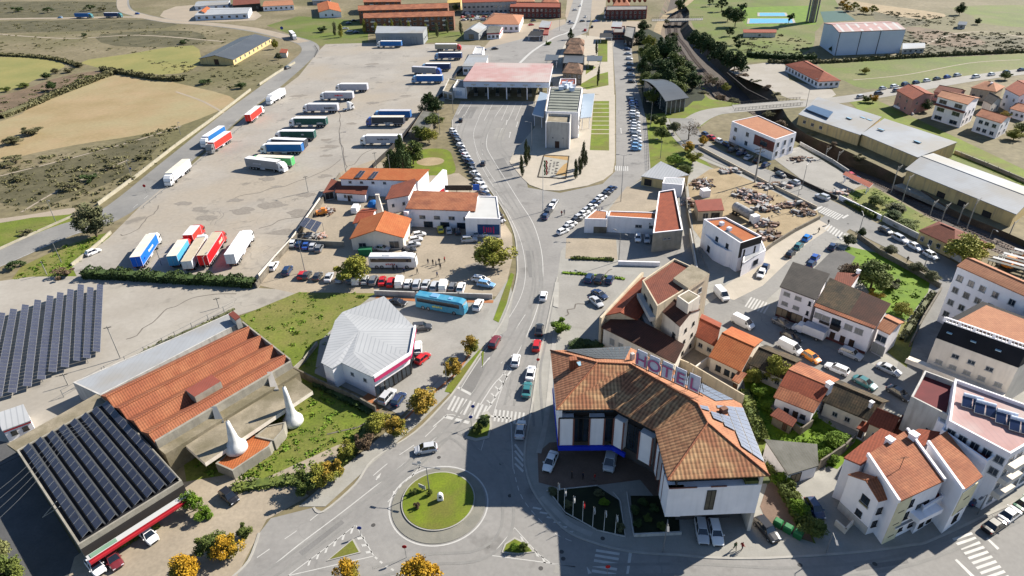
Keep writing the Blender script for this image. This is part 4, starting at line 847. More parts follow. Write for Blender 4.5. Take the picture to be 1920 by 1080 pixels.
h = house('small store with brown gable roof attached behind the orange hall', [(661,419),(697,413),(708,391),(680,391)], 3.2, 'gable', 'white', 'rust', 1.0, name='store', cat='building'); win(h, 3, .5, 1.5, 1, 1)
c = G(712, 398, 2); m = MB(); m.loft([[Vector((c.x+dx*k, c.y+dy*k, z)) for dx, dy in ((-1, -.7), (1, -.7), (1, .7), (-1, .7))] for k, z in ((1.1, 0), (1.0, 3), (.5, 6.6), (.42, 7.4))]); t = thing('chimney_stack', 'tall tapered white chimney between the restaurant roofs', 'chimney', (c.x, c.y, 0)); m.build('stack', W_['offwhite'], t); MB().box((c.x, c.y, 7.55), (1.1, .8, .35)).build('cap', W_['offwhite'], t)
def pvrack(label, px, z, nu, nv, tilt=.0, name='solar_array', pts=None, group=None, th=.06, legs=True):
 P = pts or fix4(px, z); c = sum(P, Vector())/4; t = thing(name, label, 'solar panels', (c.x, c.y, 0), group=group)
 for i in range(nu):
  for j in range(nv):
   q = [lerp(lerp(P[0], P[1], u), lerp(P[3], P[2], u), v) for u, v in (((i+.03)/nu, (j+.04)/nv), ((i+.97)/nu, (j+.04)/nv), ((i+.97)/nu, (j+.96)/nv), ((i+.03)/nu, (j+.96)/nv))]
   m = MB(); slab(m, q, th, 0); e = [lerp(q[k], (q[0]+q[2])/2, .07)+Vector((0, 0, .012)) for k in range(4)]; slab(m, e, .01, 1)
   m.build('panel', [PVF, PVG], t)
 if legs:
  for p in P: MB().tube((p.x, p.y, 0), (p.x, p.y, p.z-.1), .07).build('post', PVF, t)
 return t
PVF = M('aluminium_frame', C(190,192,196), rough=.4, metal=.3); PVG = M('photovoltaic_glass', C(88,90,106), C(74,76,92), sc=.5, rough=.22, spec=.6, pat='grid', ps=.4, pa=.15)
PVD = M('grey_photovoltaic', C(104,108,112), C(88,92,98), sc=.4, rough=.3, spec=.5, pat='grid', ps=.35, pa=.3)
PVB = M('blue_photovoltaic', C(146,156,178), C(128,140,164), sc=.4, rough=.25, spec=.6, pat='grid', ps=.35, pa=.3)
pvrack('small solar carport with three by six panels in the restaurant yard', [(561,422),(592,436),(604,417),(573,407)], 2.8, 3, 5)
pvrack('left one of two tilted solar heaters on the restaurant roof', None, 0, 2, 1, pts=[G(664,333,6.2), G(676,333,6.2), G(686,320,7.2), G(676,319,7.2)], legs=False); pvrack('right one of two tilted solar heaters on the restaurant roof', None, 0, 2, 1, pts=[G(689,335,6.2), G(701,335,6.2), G(711,321,7.2), G(701,321,7.2)], legs=False)
out = [G(x, y, 5.2) for x, y in ((602,680),(628,601),(642,585),(720,555),(777,613),(768,664),(700,708),(640,680),(622,691))]
c = sum(out, Vector())/len(out); t = thing('showroom_hall', 'white many sided hall with folded pale sheet roof and magenta fascia', 'building', (c.x, c.y, 0)); W0 = inset(out, .3)
MB().prism(W0, 0, 5.0, bottom=False).build('wall', W_['white'], t)
ap = [G(673,619,5.8), G(662,660,5.6)]; up = Vector((0, 0, 0)); m = MB()
Z = lambda x, y, z: G(x, y, z)
faces = [[Z(642,585,5.2), Z(720,555,5.2), Z(777,613,5.2), Z(673,619,5.8)], [Z(673,619,5.8), Z(777,613,5.2), Z(768,664,5.2), Z(662,660,5.6)],
         [Z(662,660,5.6), Z(768,664,5.2), Z(700,708,5.2)], [Z(662,660,5.6), Z(700,708,5.2), Z(640,680,5.2)], [Z(602,680,5.2), Z(628,601,5.2), Z(642,585,5.2), Z(673,619,5.8), Z(662,660,5.6), Z(640,680,5.2), Z(622,691,5.2)]]
for k, f in enumerate(faces):
 for i in range(1, len(f)-1): m2 = MB();
 m2 = MB();
 for i in range(1, len(f)-1):
  base_ = f if k < 4 else f[3:]+f[:3]
  slab(m2, [base_[0], base_[i], base_[i+1]], .15)
 m2.build('roof_fold', T_['mwhite'], t)
for a, b in ((4, 5), (5, 6)):
 p, q = out[a], out[b]; d = (q-p).normalized(); n = Vector((d.y, -d.x, 0)); n = n if n.dot((p+q)/2-c) > 0 else -n
 MB().prism([Vector((v.x, v.y, 0)) for v in (p, q, q+n*.3, p+n*.3)], 4.2, 5.1).build('fascia', W_['magenta'], t); MB().prism([Vector((v.x, v.y, 0)) for v in (p, q, q+n*.34, p+n*.34)], 5.12, 5.7).build('fascia_upper', W_['white'], t)
hh = H(); hh.root = t; hh.W = W0; hh.z0 = 0
for e in (4, 5): wins(hh, e, 4, [1.5], 2.4, 2.4, mats=[DFRAME, GLASS])
wins(hh, 6, [.3, .7], [3.2], .8, .8)
A0, B0, C0, D0 = G(188,742,4.8), G(456,613,4.8), G(545,684,4.8), G(293,834,4.8)
c = (A0+B0+C0+D0)/4; fac = thing('factory', 'long factory with four ridges of orange clay tiles and a concrete parapet', 'factory', (c.x, c.y, 0))
MB().prism([A0, B0, C0, D0], 0, 4.7, bottom=False).build('wall', W_['conc'], fac)
for k in range(4):
 u0, u1, um = k/4, (k+1)/4, (k+.68)/4
 a, b = lerp(A0, D0, u0), lerp(B0, C0, u0); c2, d2 = lerp(A0, D0, u1), lerp(B0, C0, u1); r0, r1 = lerp(A0, D0, um), lerp(B0, C0, um); r0.z = r1.z = 6.4
 r0, r1 = r0.copy(), r1.copy(); m = MB(); slab(m, [a, b, r1, r0], .15); slab(m, [r0, r1, d2, c2], .15); m.tube(r0, r1, .16, n=6)
 for p, q, r in ((a, c2, r0), (b, d2, r1)): m.poly([p-Vector((0, 0, .1)), q-Vector((0, 0, .1)), r-Vector((0, 0, .1))])
 m.build('tiled_ridge', M('factory_clay_tiles', C(208,136,96), C(188,112,78), sc=.4, pat='tiles', ps=1.0, pa=.6, bump=.4, c3=C(188,112,80), sc3=.15), fac)
p = [G(x, y, 6.8) for x, y in ((347,731),(365,744),(414,715),(397,702))]; m = MB(); m.prism(p, 5.2, 6.8, 0, top=1); m.build('roof_monitor', [W_['conc'], T_['pinkm' if False else 'rdeck']], fac)
m = MB(); e = (C0-D0).normalized(); n = Vector((e.y, -e.x, 0)); n = n if n.dot(D0-A0) > 0 else -n
m.prism([Vector((v.x, v.y, 0)) for v in (D0, C0, C0+n*.5, D0+n*.5)], 0, 5.8); m.build('front_parapet', W_['conc'], fac)
m = MB(); n2 = (C0-B0).normalized(); n3 = Vector((n2.y, -n2.x, 0)); n3 = n3 if n3.dot(B0-A0) > 0 else -n3
m.prism([Vector((v.x, v.y, 0)) for v in (B0, C0, C0+n3*.3, B0+n3*.3)], 0, 6.1); m.build('end_parapet', W_['conc'], fac)
m = MB(); m.prism([D0+n*.5, C0+n*.5, C0+n*2.6, D0+n*2.6], 0, 4.2); m.build('front_ledge', T_['beige'], fac)
h = house('long pale grey flat roofed storage strip behind the factory', [(137,718),(188,742),(448,607),(432,588)], 4.0, 'flat', 'greyw', 'mgrey', name='storage_strip', cat='building', over=0, parapet=.15)
h = house('small red roofed hut at the far end of the storage strip', [(428,589),(441,600),(451,596),(438,585)], 5.6, 'shed', 'greyw', 'rdeck', .3, name='hut', cat='hut', over=.05); win(h, 0, .5, 2, .8, 1.2)
P = [G(348,836,3.6), G(549,705,3.6), G(586,733,3.6), G(384,868,3.6)]; c = sum(P, Vector())/4
t = thing('concrete_canopy', 'cantilevered weathered concrete canopy in front of the factory', 'canopy', (c.x, c.y, 0)); MB().prism(P, 2.8, 3.6, 0, top=1).build('slab', [W_['offwhite'], T_['beige']], t)
for u in (.12, .5, .88):
 q = lerp(lerp(P[0], P[1], u), lerp(P[3], P[2], u), .3); MB().box((q.x, q.y, 1.4), (.5, .5, 2.8)).build('pillar', W_['conc'], t)
for a, b in (((401,762),(412,790)), ((505,697),(515,730))):
 p, q = G(*a, 6.0), G(*b, 3.9); m = MB(); m.loft([[p+Vector(v) for v in ((-.45, 0, -2), (.45, 0, -2), (.45, 0, 0), (-.45, 0, 0))], [q+Vector(v) for v in ((-.75, 0, -.8), (.75, 0, -.8), (.75, 0, 0), (-.75, 0, 0))]]); m.build('fin', W_['offwhite'], t)
for lab, base, tip in (('white conical concrete pylon rising through the orange porch roof', (445,843), (439,791)), ('white conical concrete pylon nearest the white hall, with dark dripping base', (551,792), (539,727))):
 zb_ = 1.9 if base[0] < 500 else 0; bb = G(base[0], base[1]+2, zb_); hgt = 10
 for hz_ in range(50, 140):
  if PX((bb.x, bb.y, bb.z+hz_/10))[1] <= tip[1]: hgt = hz_/10; break
 t = thing('conical_pylon', lab, 'pylon', bb); MB().lathe(bb, [(1.45, .0), (1.85, .45), (1.8, 1.1), (1.2, 1.9), (.82, 2.8), (.66, 4.0), (.46, hgt*.8), (.3, hgt)], 20).build('cone', M('whitewashed_concrete', C(240,240,238,.8), C(206,206,204,.8), sc=.8, fine=.35), t, smooth_=True)
 MB().tube((bb.x, bb.y, bb.z+hgt), (bb.x, bb.y, bb.z+hgt+.5), .06).build('rod', DFRAME, t)
h = house('low porch building with faceted orange roof under the front pylon', None, 1.9, 'flat', 'conc', 'orange', name='porch_building', cat='building', over=0, parapet=.15, pts=[G(x, y, 1.9) for x, y in ((404,870),(436,884),(505,838),(513,826),(470,812))])
h = house('curved ruined terrace with weathered roof between the two pylons', None, 2.0, 'flat', 'conc', 'beige', name='ruined_terrace', cat='terrace', over=0, parapet=.2, pts=[G(x, y, 2.0) for x, y in ((478,820),(514,828),(533,806),(536,792),(500,800))])
Q = [G(x, y, 4.4) for x, y in ((32,846),(205,752),(342,903),(148,1024))]
h = house('large market building with dark roof carrying eight rows of solar panels', None, 4.4, 'flat', 'conc', 'black', name='market_building', cat='building', over=0, parapet=.25, pts=[q.copy() for q in Q]); mk_ = h; band(h, 2, 0, 3.7, 0, 1, .02, 'dark', 'painted_shopfront_shade')  # dark sheet on the front wall stands in for the shaded recess
n = (Q[3]-Q[0]).normalized(); MB().prism([Q[0], Q[1], G(180,738,4.4), G(12,832,4.4)], 3.7, 4.3).build('side_terrace', T_['beige'], h.root)
e = (Q[2]-Q[3]).normalized(); n = Vector((e.y, -e.x, 0)); n = n if n.dot(Q[3]-Q[0]) > 0 else -n
MB().prism([Vector((v.x, v.y, 0)) for v in (Q[3]+n*1.15, Q[2]+n*1.15, Q[2]+n*2.2, Q[3]+n*2.2)], 2.5, 3.1, 0, top=1).build('awning', [W_['red'], T_['white']], h.root)
MB().prism([Vector((v.x, v.y, 0)) for v in (Q[3]+n*2.25, Q[2]+n*2.25, Q[2]+n*2.55, Q[3]+n*2.55)], 2.4, 2.8).build('awning_band', W_['red'], h.root)
MB().prism([Vector((v.x, v.y, 0)) for v in (Q[3]+n*1.3+e*.4, Q[3]+n*1.3+e*4, Q[3]+n*2.05+e*4, Q[3]+n*2.05+e*.4)], 3.11, 3.17).build('green_sign', M('green_sign', C(150,190,160)), h.root)
for k in range(8):
 u = (k+.5)/8.25+.015; a, b = lerp(Q[0], Q[1], u), lerp(Q[3], Q[2], u); d = (b-a).normalized(); s = (Q[1]-Q[0]).normalized(); a, b = a+d*.8, b-d*.6; ww = 1.15; a = a-Vector((0, 0, 1.6-1.6)); b = b.copy()
 pts = [a-s*ww*.3+Vector((0, 0, .45)), b-s*ww*.3+Vector((0, 0, .45)), b+s*ww*.65+Vector((0, 0, .95)), a+s*ww*.65+Vector((0, 0, .95))]
 lab = 'row of dark solar panels on the market roof, %s' % ['nearest the left edge', 'second from the left edge', 'third from the left edge', 'fourth from the left edge', 'fifth from the left edge', 'sixth from the left edge', 'second from the factory side', 'nearest the factory'][k]
 t = pvrack(lab, None, 0, 15, 1, pts=pts, legs=False, name='solar_row', group='solar rows on the market roof')
 m = MB(); back = [pts[3]-Vector((0, 0, .08)), pts[2]-Vector((0, 0, .08)), pts[2]+s*.28-Vector((0, 0, .7)), pts[3]+s*.28-Vector((0, 0, .7))]; slab(m, back, .05); m.build('wind_deflector', M('galvanised_sheet', C(120,124,130), rough=.4, metal=.5), t)
ends = [((192,541),(186,668)),((174,546),(168,680)),((156,541),(150,685)),((137,550),(127,697)),((118,556),(104,706)),((99,562),(83,720)),((76,570),(57,733)),((53,579),(29,745)),((31,587),(2,752)),((9,594),(-25,762)),((-14,602),(-52,772)),((-37,610),(-80,782))]
for k, (a, b) in enumerate(ends):
 a, b = G(*a), G(*b); d = (b-a); nn = max(4, round(d.length/1.35)); d.normalize(); s = Vector((-d.y, d.x, 0)); s = s if s.x < 0 else -s
 pts = [a+Vector((0, 0, 1.7))-s*.5, b+Vector((0, 0, 1.7))-s*.5, b+s*.75+Vector((0, 0, 1.0)), a+s*.75+Vector((0, 0, 1.0))]
 pts = [a-s*.55+Vector((0, 0, .9)), b-s*.55+Vector((0, 0, .9)), b+s*.75+Vector((0, 0, 1.6)), a+s*.75+Vector((0, 0, 1.6))]
 t = pvrack('row of ground mounted solar panels, %s from the right' % ['first', 'second', 'third', 'fourth', 'fifth', 'sixth', 'seventh', 'eighth', 'ninth', 'tenth', 'eleventh', 'twelfth'][k], None, 0, nn, 1, pts=pts, legs=False, name='solar_row', group='ground mounted solar rows')
 m = MB(); L0 = (b-a).length; q = 0
 while q < L0: p = a+d*q+s*.2; m.tube((p.x, p.y, 0), (p.x, p.y, 1.2), .06, n=6); q += 3
 m.build('rack_legs', PVF, t)
h = house('small white kiosk with red edged roof beside the solar field', [(4,808),(58,788),(45,760),(-8,778)], 2.8, 'shed', 'white', 'mwhite', .3, name='kiosk', cat='kiosk', over=.1); wins(h, 0, [.3, .72], [1.5], .9, .9, mats=[DFRAME, GLASS]); band(h, 0, 2.3, 2.55, mat='red', name='fascia')
# ================================================================ HOTEL
ZE, ZR = 12.2, 15.0
E_ = [G(1032,657,ZE), G(1043,768,ZE), G(1152,767,ZE), G(1228,807,ZE), G(1252,900,ZE), G(1443,892,ZE), G(1390,757,ZE), G(1183,652,ZE)]
Rg = [G(1120,680,ZR), G(1181,683,ZR), G(1308,757,ZR), G(1327,793,ZR)]
c = sum(E_, Vector())/8; hot = thing('hotel', 'white hotel bent round a forecourt under a large variegated tiled hip roof', 'hotel', (c.x, c.y, 0))
def rface(name, f, mat=None): m = MB(); [slab(m, [f[0], f[i], f[i+1]], .18) for i in range(1, len(f)-1)]; return m.build(name, mat or T_['hotel'], hot)
r_l = rface('roof_slope', [E_[0], E_[1], Rg[0]], M('red_roman_tiles', C(206,148,112), C(178,120,90), sc=1, pat='tiles', ps=1.4, pa=.95, bump=.6))
rface('roof_slope', [E_[1], E_[2], Rg[1], Rg[0]]); rface('roof_slope', [E_[2], E_[3], Rg[2], Rg[1]]); rface('roof_slope', [E_[3], E_[4], Rg[3], Rg[2]], M('shaded_mix_tiles', C(214,164,122), C(180,128,94), sc=1, pat='tiles', ps=1.4, pa=1, bump=.6))
roof_s = rface('roof_slope', [E_[4], E_[5], Rg[3]]); rface('roof_slope', [E_[5], E_[6], Rg[2], Rg[3]], T_['salmon']); rface('roof_slope', [E_[6], E_[7], Rg[1], Rg[2]], T_['salmon']); rface('roof_slope', [E_[7], E_[0], Rg[0], Rg[1]], T_['salmon'])
m = MB()
for a, b in ((Rg[0], Rg[1]), (Rg[1], Rg[2]), (Rg[2], Rg[3]), (E_[1], Rg[0]), (E_[0], Rg[0]), (E_[4], Rg[3]), (E_[5], Rg[3])): m.tube(a+Vector((0, 0, .03)), b+Vector((0, 0, .03)), .15, n=6)
m.build('ridge_tiles', T_['terra'], hot)
def onslope(u, v, k=.16):
 a = lerp(E_[2], E_[3], u); b = lerp(Rg[1], Rg[2], u); p = lerp(a, b, v); p.z += k; return p
class HH: pass
hh = HH(); hh.roof = hot
for x, y, z in ((1087,683,14), (1089,700,13.6), (1288,788,13.6), (1320,830,13.6), (1350,829,13.6)): skylight(hh, (x, y), z-.15, .9, 1.2)
for x, y in ((1216,737), (1256,760)):
 q = G(x, y, 13.4); MB().box((q.x, q.y, 13.5), (.9, 1.1, .12), .5).build('blue_hatch', W_['blue'], hot)
p = G(1074,684,14.2); MB().box((p.x, p.y, 14.3), (1.1, .9, 2.2), .1).box((p.x, p.y, 15.5), (1.3, 1.1, .12), .1).build('chimney', T_['terra'], hot)
p = G(1356,773,13.6); MB().box((p.x, p.y, 13.8), (1.0, .8, 1.4), .4).build('chimney', W_['brick'], hot)
p = G(1180,668,15); MB().box((p.x+.5, p.y, 15), (.6, .6, 1.2), .4).build('chimney', W_['greyw'], hot)
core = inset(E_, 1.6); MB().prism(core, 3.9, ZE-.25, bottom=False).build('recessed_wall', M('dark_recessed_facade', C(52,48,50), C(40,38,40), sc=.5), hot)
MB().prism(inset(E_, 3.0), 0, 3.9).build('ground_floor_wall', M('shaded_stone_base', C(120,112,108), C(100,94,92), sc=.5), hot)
core2 = inset(E_, .5); HSG = 1 if sum(core2[i-1].x*core2[i].y-core2[i].x*core2[i-1].y for i in range(8)) > 0 else -1
def block(e, s0, s1, z0, z1, dep=2.2, mat='white', name='facade_block', trim=True):
 a, b = core2[e], core2[(e+1) % 8]; d = b-a; d.z = 0; L0 = d.length; d.normalize(); n = Vector((d.y, -d.x, 0))*HSG
 p, q = a+d*(s0*L0), a+d*(s1*L0)
 o = MB().prism([Vector((v.x, v.y, 0)) for v in (p, q, q-n*dep, p-n*dep)], z0, z1).build(name, W_[mat], hot)
 if trim:
  for r in (p, q): MB().prism([Vector((v.x, v.y, 0)) for v in (r-d*.12+n*.01, r+d*.12+n*.01, r+d*.12+n*.12, r-d*.12+n*.12)], z0, z1+.05).build('trim', W_['trim'], hot)
 return p, q, n, d
block(0, 0, 1, 3.2, ZE-.3, .5, trim=False)
block(1, 0.0, .27, 4.0, 9.9); block(1, .56, .83, 4.0, 9.9)
block(2, .0, .24, 4.0, 9.9); block(2, .62, .92, 4.0, 9.9)
block(3, .06, .26, 4.0, 9.9); block(3, .5, .7, 4.0, 9.9)
pB, qB, nB, dB = block(4, 0.0, 1.0, 4.0, 9.9, 4.0, trim=False)
block(3, .93, 1.0, 4.0, 9.9, trim=False)
for e in (5, 6, 7): block(e, 0, 1, 0, ZE-.3, .5, 'offwhite', trim=False)
hw = H(); hw.root = hot; hw.W = core2; hw.z0 = 0
for e, n_ in ((5, 5), (6, 9), (7, 6)): wins(hw, e, n_, [2, 5, 8], 1.2, 1.4)
hw4 = H(); hw4.root = hot; hw4.W = [p+Vector((0, 0, 0)) for p in core2]; hw4.z0 = 0
win(hw4, 4, .47, 7.2, 1.3, 4.0, 'stair_window', [DFRAME, M('stair_glass', C(120,116,100), C(90,88,80), sc=1, pat='courses', ps=1.2, pa=.5, rough=.3)])
mb = MB(); a, b = core2[1], core2[2]; d = (b-a).normalized(); n = Vector((d.y, -d.x, 0)); n = n if n.y < 0 else -n
def hband(e, s0, s1, z0, z1, o, mat, nm):
 a, b = core2[e], core2[(e+1) % 8]; d = b-a; d.z = 0; L0 = d.length; d.normalize(); n = Vector((d.y, -d.x, 0))*HSG
 p, q = a+d*(s0*L0)+n*.02, a+d*(s1*L0)+n*.02; return MB().prism([Vector((v.x, v.y, 0)) for v in (p, q, q+n*o, p+n*o)], z0, z1).build(nm, W_[mat] if isinstance(mat, str) else mat, hot)
hband(1, -.01, 1.0, 3.1, 3.95, .35, 'blue', 'blue_band'); hband(2, 0, .34, 3.1, 3.95, .35, 'blue', 'blue_band'); hband(0, 0, 1, 3.1, 3.95, .12, 'blue', 'blue_band')
hband(1, 0, 1, 9.95, 10.1, .2, 'dark', 'ledge'); hband(4, 0, .3, 9.92, 10.1, .12, 'trim', 'terrace_edge'); hband(4, .45, .62, 9.92, 10.1, .12, 'trim', 'terrace_edge')
for e, ss in ((1, (.36, .46, .9)), (2, (.36, .5)), (3, (.36, .44, .8, .88))):
 for s in ss: win(hw, e, s, 6.6, 1.6, 5.6, 'tall_window', [DFRAME, GLASS], out=-1.05)
for e, n_ in ((1, 6), (2, 5), (3, 5), (4, 6)): wins(hw, e, n_, [11.0], 1.5, 1.7, kind='top_window', mats=[DFRAME, GLASS], out=-1.08)
p = G(1425,898,10.4); MB().box((p.x-.5, p.y+.3, 10.3), (3.4, 1.6, .6)).build('terrace_planter', M('green_planter', C(120,130,70), C(90,100,60), sc=1), hot)
def slopept(f, u, v, k=.14): p = lerp(lerp(f[0], f[1], u), lerp(f[3], f[2], u), v); p.z += k; return p
def hotel_array(label, f, cells, nu, nv, pv=PVB):
 t = thing('solar_array', label, 'solar panels', (f[0].x, f[0].y, f[0].z))
 for i, j in cells:
  q = [slopept(f, u, v) for u, v in (((i+.03)/nu, (j+.03)/nv), ((i+.97)/nu, (j+.03)/nv), ((i+.97)/nu, (j+.97)/nv), ((i+.03)/nu, (j+.97)/nv))]
  m = MB(); slab(m, q, .05, 0); e = [lerp(q[k], (q[0]+q[2])/2, .06)+Vector((0, 0, .012)) for k in range(4)]; slab(m, e, .01, 1); m.build('panel', [PVF, pv], t)
fR = [E_[5], E_[6], lerp(Rg[2], Rg[3], .02), Rg[3]]
fR = [lerp(E_[5], E_[6], .16), lerp(E_[5], E_[6], .93), lerp(Rg[3], Rg[2], 1.0), lerp(Rg[3], Rg[2], -.0)]
hotel_array('large stepped array of pale blue solar panels on the right roof slope of the hotel', fR, [(i, j) for i in range(11) for j in range(5) if (j <= 1 or i > j*1.6) and not (i in (8, 9) and j in (2, 3)) and not (i == 10 and j > 2) and not (j == 4 and i < 8)], 11, 5)
bl = [E_[7], E_[0], Rg[0], Rg[1]]
fL = [lerp(E_[0], E_[7], .12), lerp(E_[0], E_[7], .93), lerp(Rg[0], Rg[1], .9), lerp(Rg[0], Rg[1], .05)]
fL = [G(1057,657,12.5), G(1184,650,12.5), G(1172,675,14.3), G(1118,673,14.3)]
hotel_array('grey solar panels on the rear slope of the left hotel wing', fL, [(i, j) for i in range(11) for j in range(5)], 11, 5, PVD)
fM = [lerp(E_[6], E_[7], .06), lerp(E_[6], E_[7], .55), lerp(Rg[2], Rg[1], .45), lerp(Rg[2], Rg[1], .02)]
hotel_array('row of solar panels on the rear slope behind the rooftop sign', fM, [(i, j) for i in range(12) for j in range(2)], 12, 4)
def text_mesh(s, size, mats, parent, name='letter', ext=.06, loc=(0, 0, 0), rx=0, rz=0, tilt=90):
 cu = bpy.data.curves.new(name, 'FONT'); cu.body = s; cu.size = size; cu.extrude = ext; cu.align_x = 'CENTER'; cu.offset = .0
 ob = bpy.data.objects.new(name, cu); COL.objects.link(ob); bpy.context.view_layer.update(); dg = bpy.context.evaluated_depsgraph_get(); me = bpy.data.meshes.new_from_object(ob.evaluated_get(dg)); bpy.data.objects.remove(ob)
 o = bpy.data.objects.new(name, me); COL.objects.link(o); me.materials.clear()
 for m_ in (mats if isinstance(mats, list) else [mats]): me.materials.append(m_)
 for p in me.polygons: p.material_index = 0
 if parent: o.parent = parent
 o.location = Vector(loc)-(parent_loc(parent) if parent else Vector()); o.rotation_euler = (R_(tilt), 0, rz); return o
sa, sb = G(1190,684,15.25), G(1312,741,15.25); d = (sb-sa).normalized(); rz = math.atan2(d.y, d.x)
sg = thing('rooftop_sign', 'large rooftop sign reading HOTEL in pink letters on a steel rail', 'sign', ((sa+sb)/2)-Vector((0, 0, .3)))
LP = M('pink_letter_face', C(206,110,156,.8), C(184,92,138,.8), sc=1); LW = M('white_letter_back', C(226,226,232,.55))
n = Vector((d.y, -d.x, 0)); n = n if n.y < 0 else -n
BP = M('pale_letter_board', C(222,222,234,.9), C(196,200,216,.9), sc=1.2)
for k, ch in enumerate('HOTEL'):
 p = lerp(sa, sb, (k+.5)/5); L5 = (sb-sa).length/5*.385
 MB().box((p.x-n.x*.05, p.y-n.y*.05, p.z+1.75), (L5*2, .08, 3.1), rz).build('board', BP, sg)
 b = text_mesh(ch, 3.3, LW, sg, name='letter_outline', loc=p+Vector((0, 0, .45))+n*.06, rz=rz, ext=.03); b.scale = (1.1, 1, 1)
 o = text_mesh(ch, 3.0, LP, sg, loc=p+Vector((0, 0, .55))+n*.12, rz=rz, ext=.03); o.scale = (1.0, 1, 1)
 for s_ in (-1, 1): MB().tube(p+d*s_-n*.12+Vector((0, 0, 2.6)), p+d*s_-n*1.6+Vector((0, 0, -.4)), .05, n=5).tube(p+d*s_-n*.12+Vector((0, 0, -.3)), p+d*s_-n*.12+Vector((0, 0, 3.3)), .05, n=5).build('strut', DFRAME, sg)
MB().tube(sa-d*.5+n*-.1, sb+d*.5+n*-.1, .08, n=6).build('rail', DFRAME, sg)
# ================================================================ TOWN
h = house('white office wing with narrow orange roof and sign lettering near the fork', [(1139,407),(1242,413),(1240,400),(1143,397)], 4.6, 'flat', 'white', 'orange', name='office_wing', cat='building', over=0, parapet=.3); wins(h, 0, [.55, .61, .8, .86], [2.4], .9, .9); win(h, 0, .78, 3.4, .4, .4)
a, d, n, L0 = wall_frame(h, 0)
h = house('low stone faced porch block with orange roof at the left end of the office', [(1096,411),(1138,412),(1139,397),(1117,394)], 4.2, 'flat', 'white', 'salmon', name='office_porch', cat='building', over=0, parapet=.2)
a, d, n, L0 = wall_frame(h, 0); rz = math.atan2(d.y, d.x)
band(h, 0, .02, 2.0, .42, 1, .02, 'stone', 'stone_panel'); t_ = text_mesh('NLP', 1.3, M('dark_blue_sign_letters', (.01, .03, .12, 1)), h.root, 'sign_lettering', .03, a+d*(L0*.62)+n*.08+Vector((0, 0, 2.8)), rz=rz);
m = MB(); q = a+d*(L0*.16)+n*.06; m.poly([q-d*.7+Vector((0, 0, 2.9)), q+d*.7+Vector((0, 0, 2.9)), q+Vector((0, 0, 3.9))]); m.build('emblem', M('grey_emblem', C(120,140,140)), h.root)
h = house('grey block wing with red roof and white coping at the right end of the office', [(1224,440),(1280,434),(1265,357),(1235,362)], 5.2, 'flat', 'conc', 'rust', name='office_block', cat='building', over=0, parapet=.35)
m = MB(); m.prism(inset(h.W, -.12), 5.6, 5.85);
P_ = h.W; I_ = inset(P_, .35)
for i in range(4):
 j = (i+1) % 4; MB().prism([Vector((v.x, v.y, 0)) for v in (P_[i], P_[j], I_[j], I_[i])], 5.56, 5.72).build('coping', W_['white'], h.root)
wins(h, 0, [.42, .56], [3.6], .8, .5)
h = house('pale shed with white sheet roof and yellow wall beside the scrap yard', [(1202,330),(1245,337),(1292,332),(1238,311)], 3.2, 'shed', 'yellow', 'mwhite', .8, name='shed', cat='shed', over=.15); win(h, 0, .3, 1.4, 2.4, 2.2, 'door', [DFRAME, W_['dark']])
h = house('white cube store attached to the pale shed', [(1242,344),(1280,347),(1284,334),(1246,333)], 4.0, 'flat', 'white', 'mwhite', name='store', cat='shed', over=0, parapet=.1); win(h, 0, .5, 1.3, 1.2, 2)
h = house('workshop hut with red sheet roof inside the scrap yard', [(1309,396),(1358,394),(1352,375),(1302,378)], 3.2, 'shed', 'beige', 'rdeck', .5, name='hut', cat='hut', over=.2); win(h, 0, .7, 1.3, 2.4, 2.2, 'door', [DFRAME, W_['dark']]); win(h, 0, .3, 1.6, 1.6, 1.6)
h = house('modern white house with flat orange roof and black corner fascia', [(1319,414),(1388,459),(1428,446),(1360,410)], 7.6, 'flat', 'white', 'orange', over=0, parapet=.5); wins(h, 0, [.3, .62], [1.6], 1.5, 1.8, mats=[DFRAME, GLASS]); wins(h, 0, [.42, .7], [5.2], 1.0, 1.2, mats=[DFRAME, GLASS]); band(h, 1, 6.2, 8.1, 0, 1.0, .06, 'dark', 'fascia'); band(h, 1, 4.0, 8.1, 0, .12, .1, 'dark', 'corner_frame'); wins(h, 1, 2, [2, 4.8], .5, 2, mats=[DFRAME, GLASS])
for x, y in ((1338,420),(1352,430)): p = G(x+15, y, 8); MB().box((p.x, p.y, 8.1), (1, 1, .9), .6).build('chimney', W_['bluew'], h.roof)
m = MB(); slab(m, [G(1357,433,7.9), G(1391,456,7.9), G(1396,453,7.9), G(1362,431,7.9)], .05); m.build('roof_vent_strip', T_['mdark'], h.roof)
h = house('curved two storey white wing in front of the modern house', None, 4.0, 'flat', 'white', 'mblue', over=0, parapet=.5, root=h.root, sub='_wing', pts=[G(x, y, 4.0) for x, y in ((1322,443),(1340,462),(1362,473),(1392,480),(1388,459+14),(1335,425+10))])
hh = H(); hh.root = h.root; hh.W = h.W; hh.z0 = 0; win(hh, 0, .5, 1.8, 1.4, 1.6, mats=[DFRAME, GLASS]); win(hh, 2, .5, 1.2, 1.2, 2.2, 'door', [DFRAME, GLASS])
h = house('low white extension right of the modern house', [(1392,494),(1436,470),(1428,452),(1396,470)], 3.8, 'flat', 'white', 'mgrey', over=0, parapet=.2, name='extension', cat='building'); wins(h, 0, [.6], [2], 2, 1.4, mats=[DFRAME, GLASS])
h = house('weathered four storey apartment block with brown roof and concrete terrace behind the hotel', [(1204,529),(1264,488),(1330,518),(1232,578)], 11.2, 'flat', 'beige', 'brown', name='apartment_block', cat='apartments', over=0, parapet=.5); bt = h
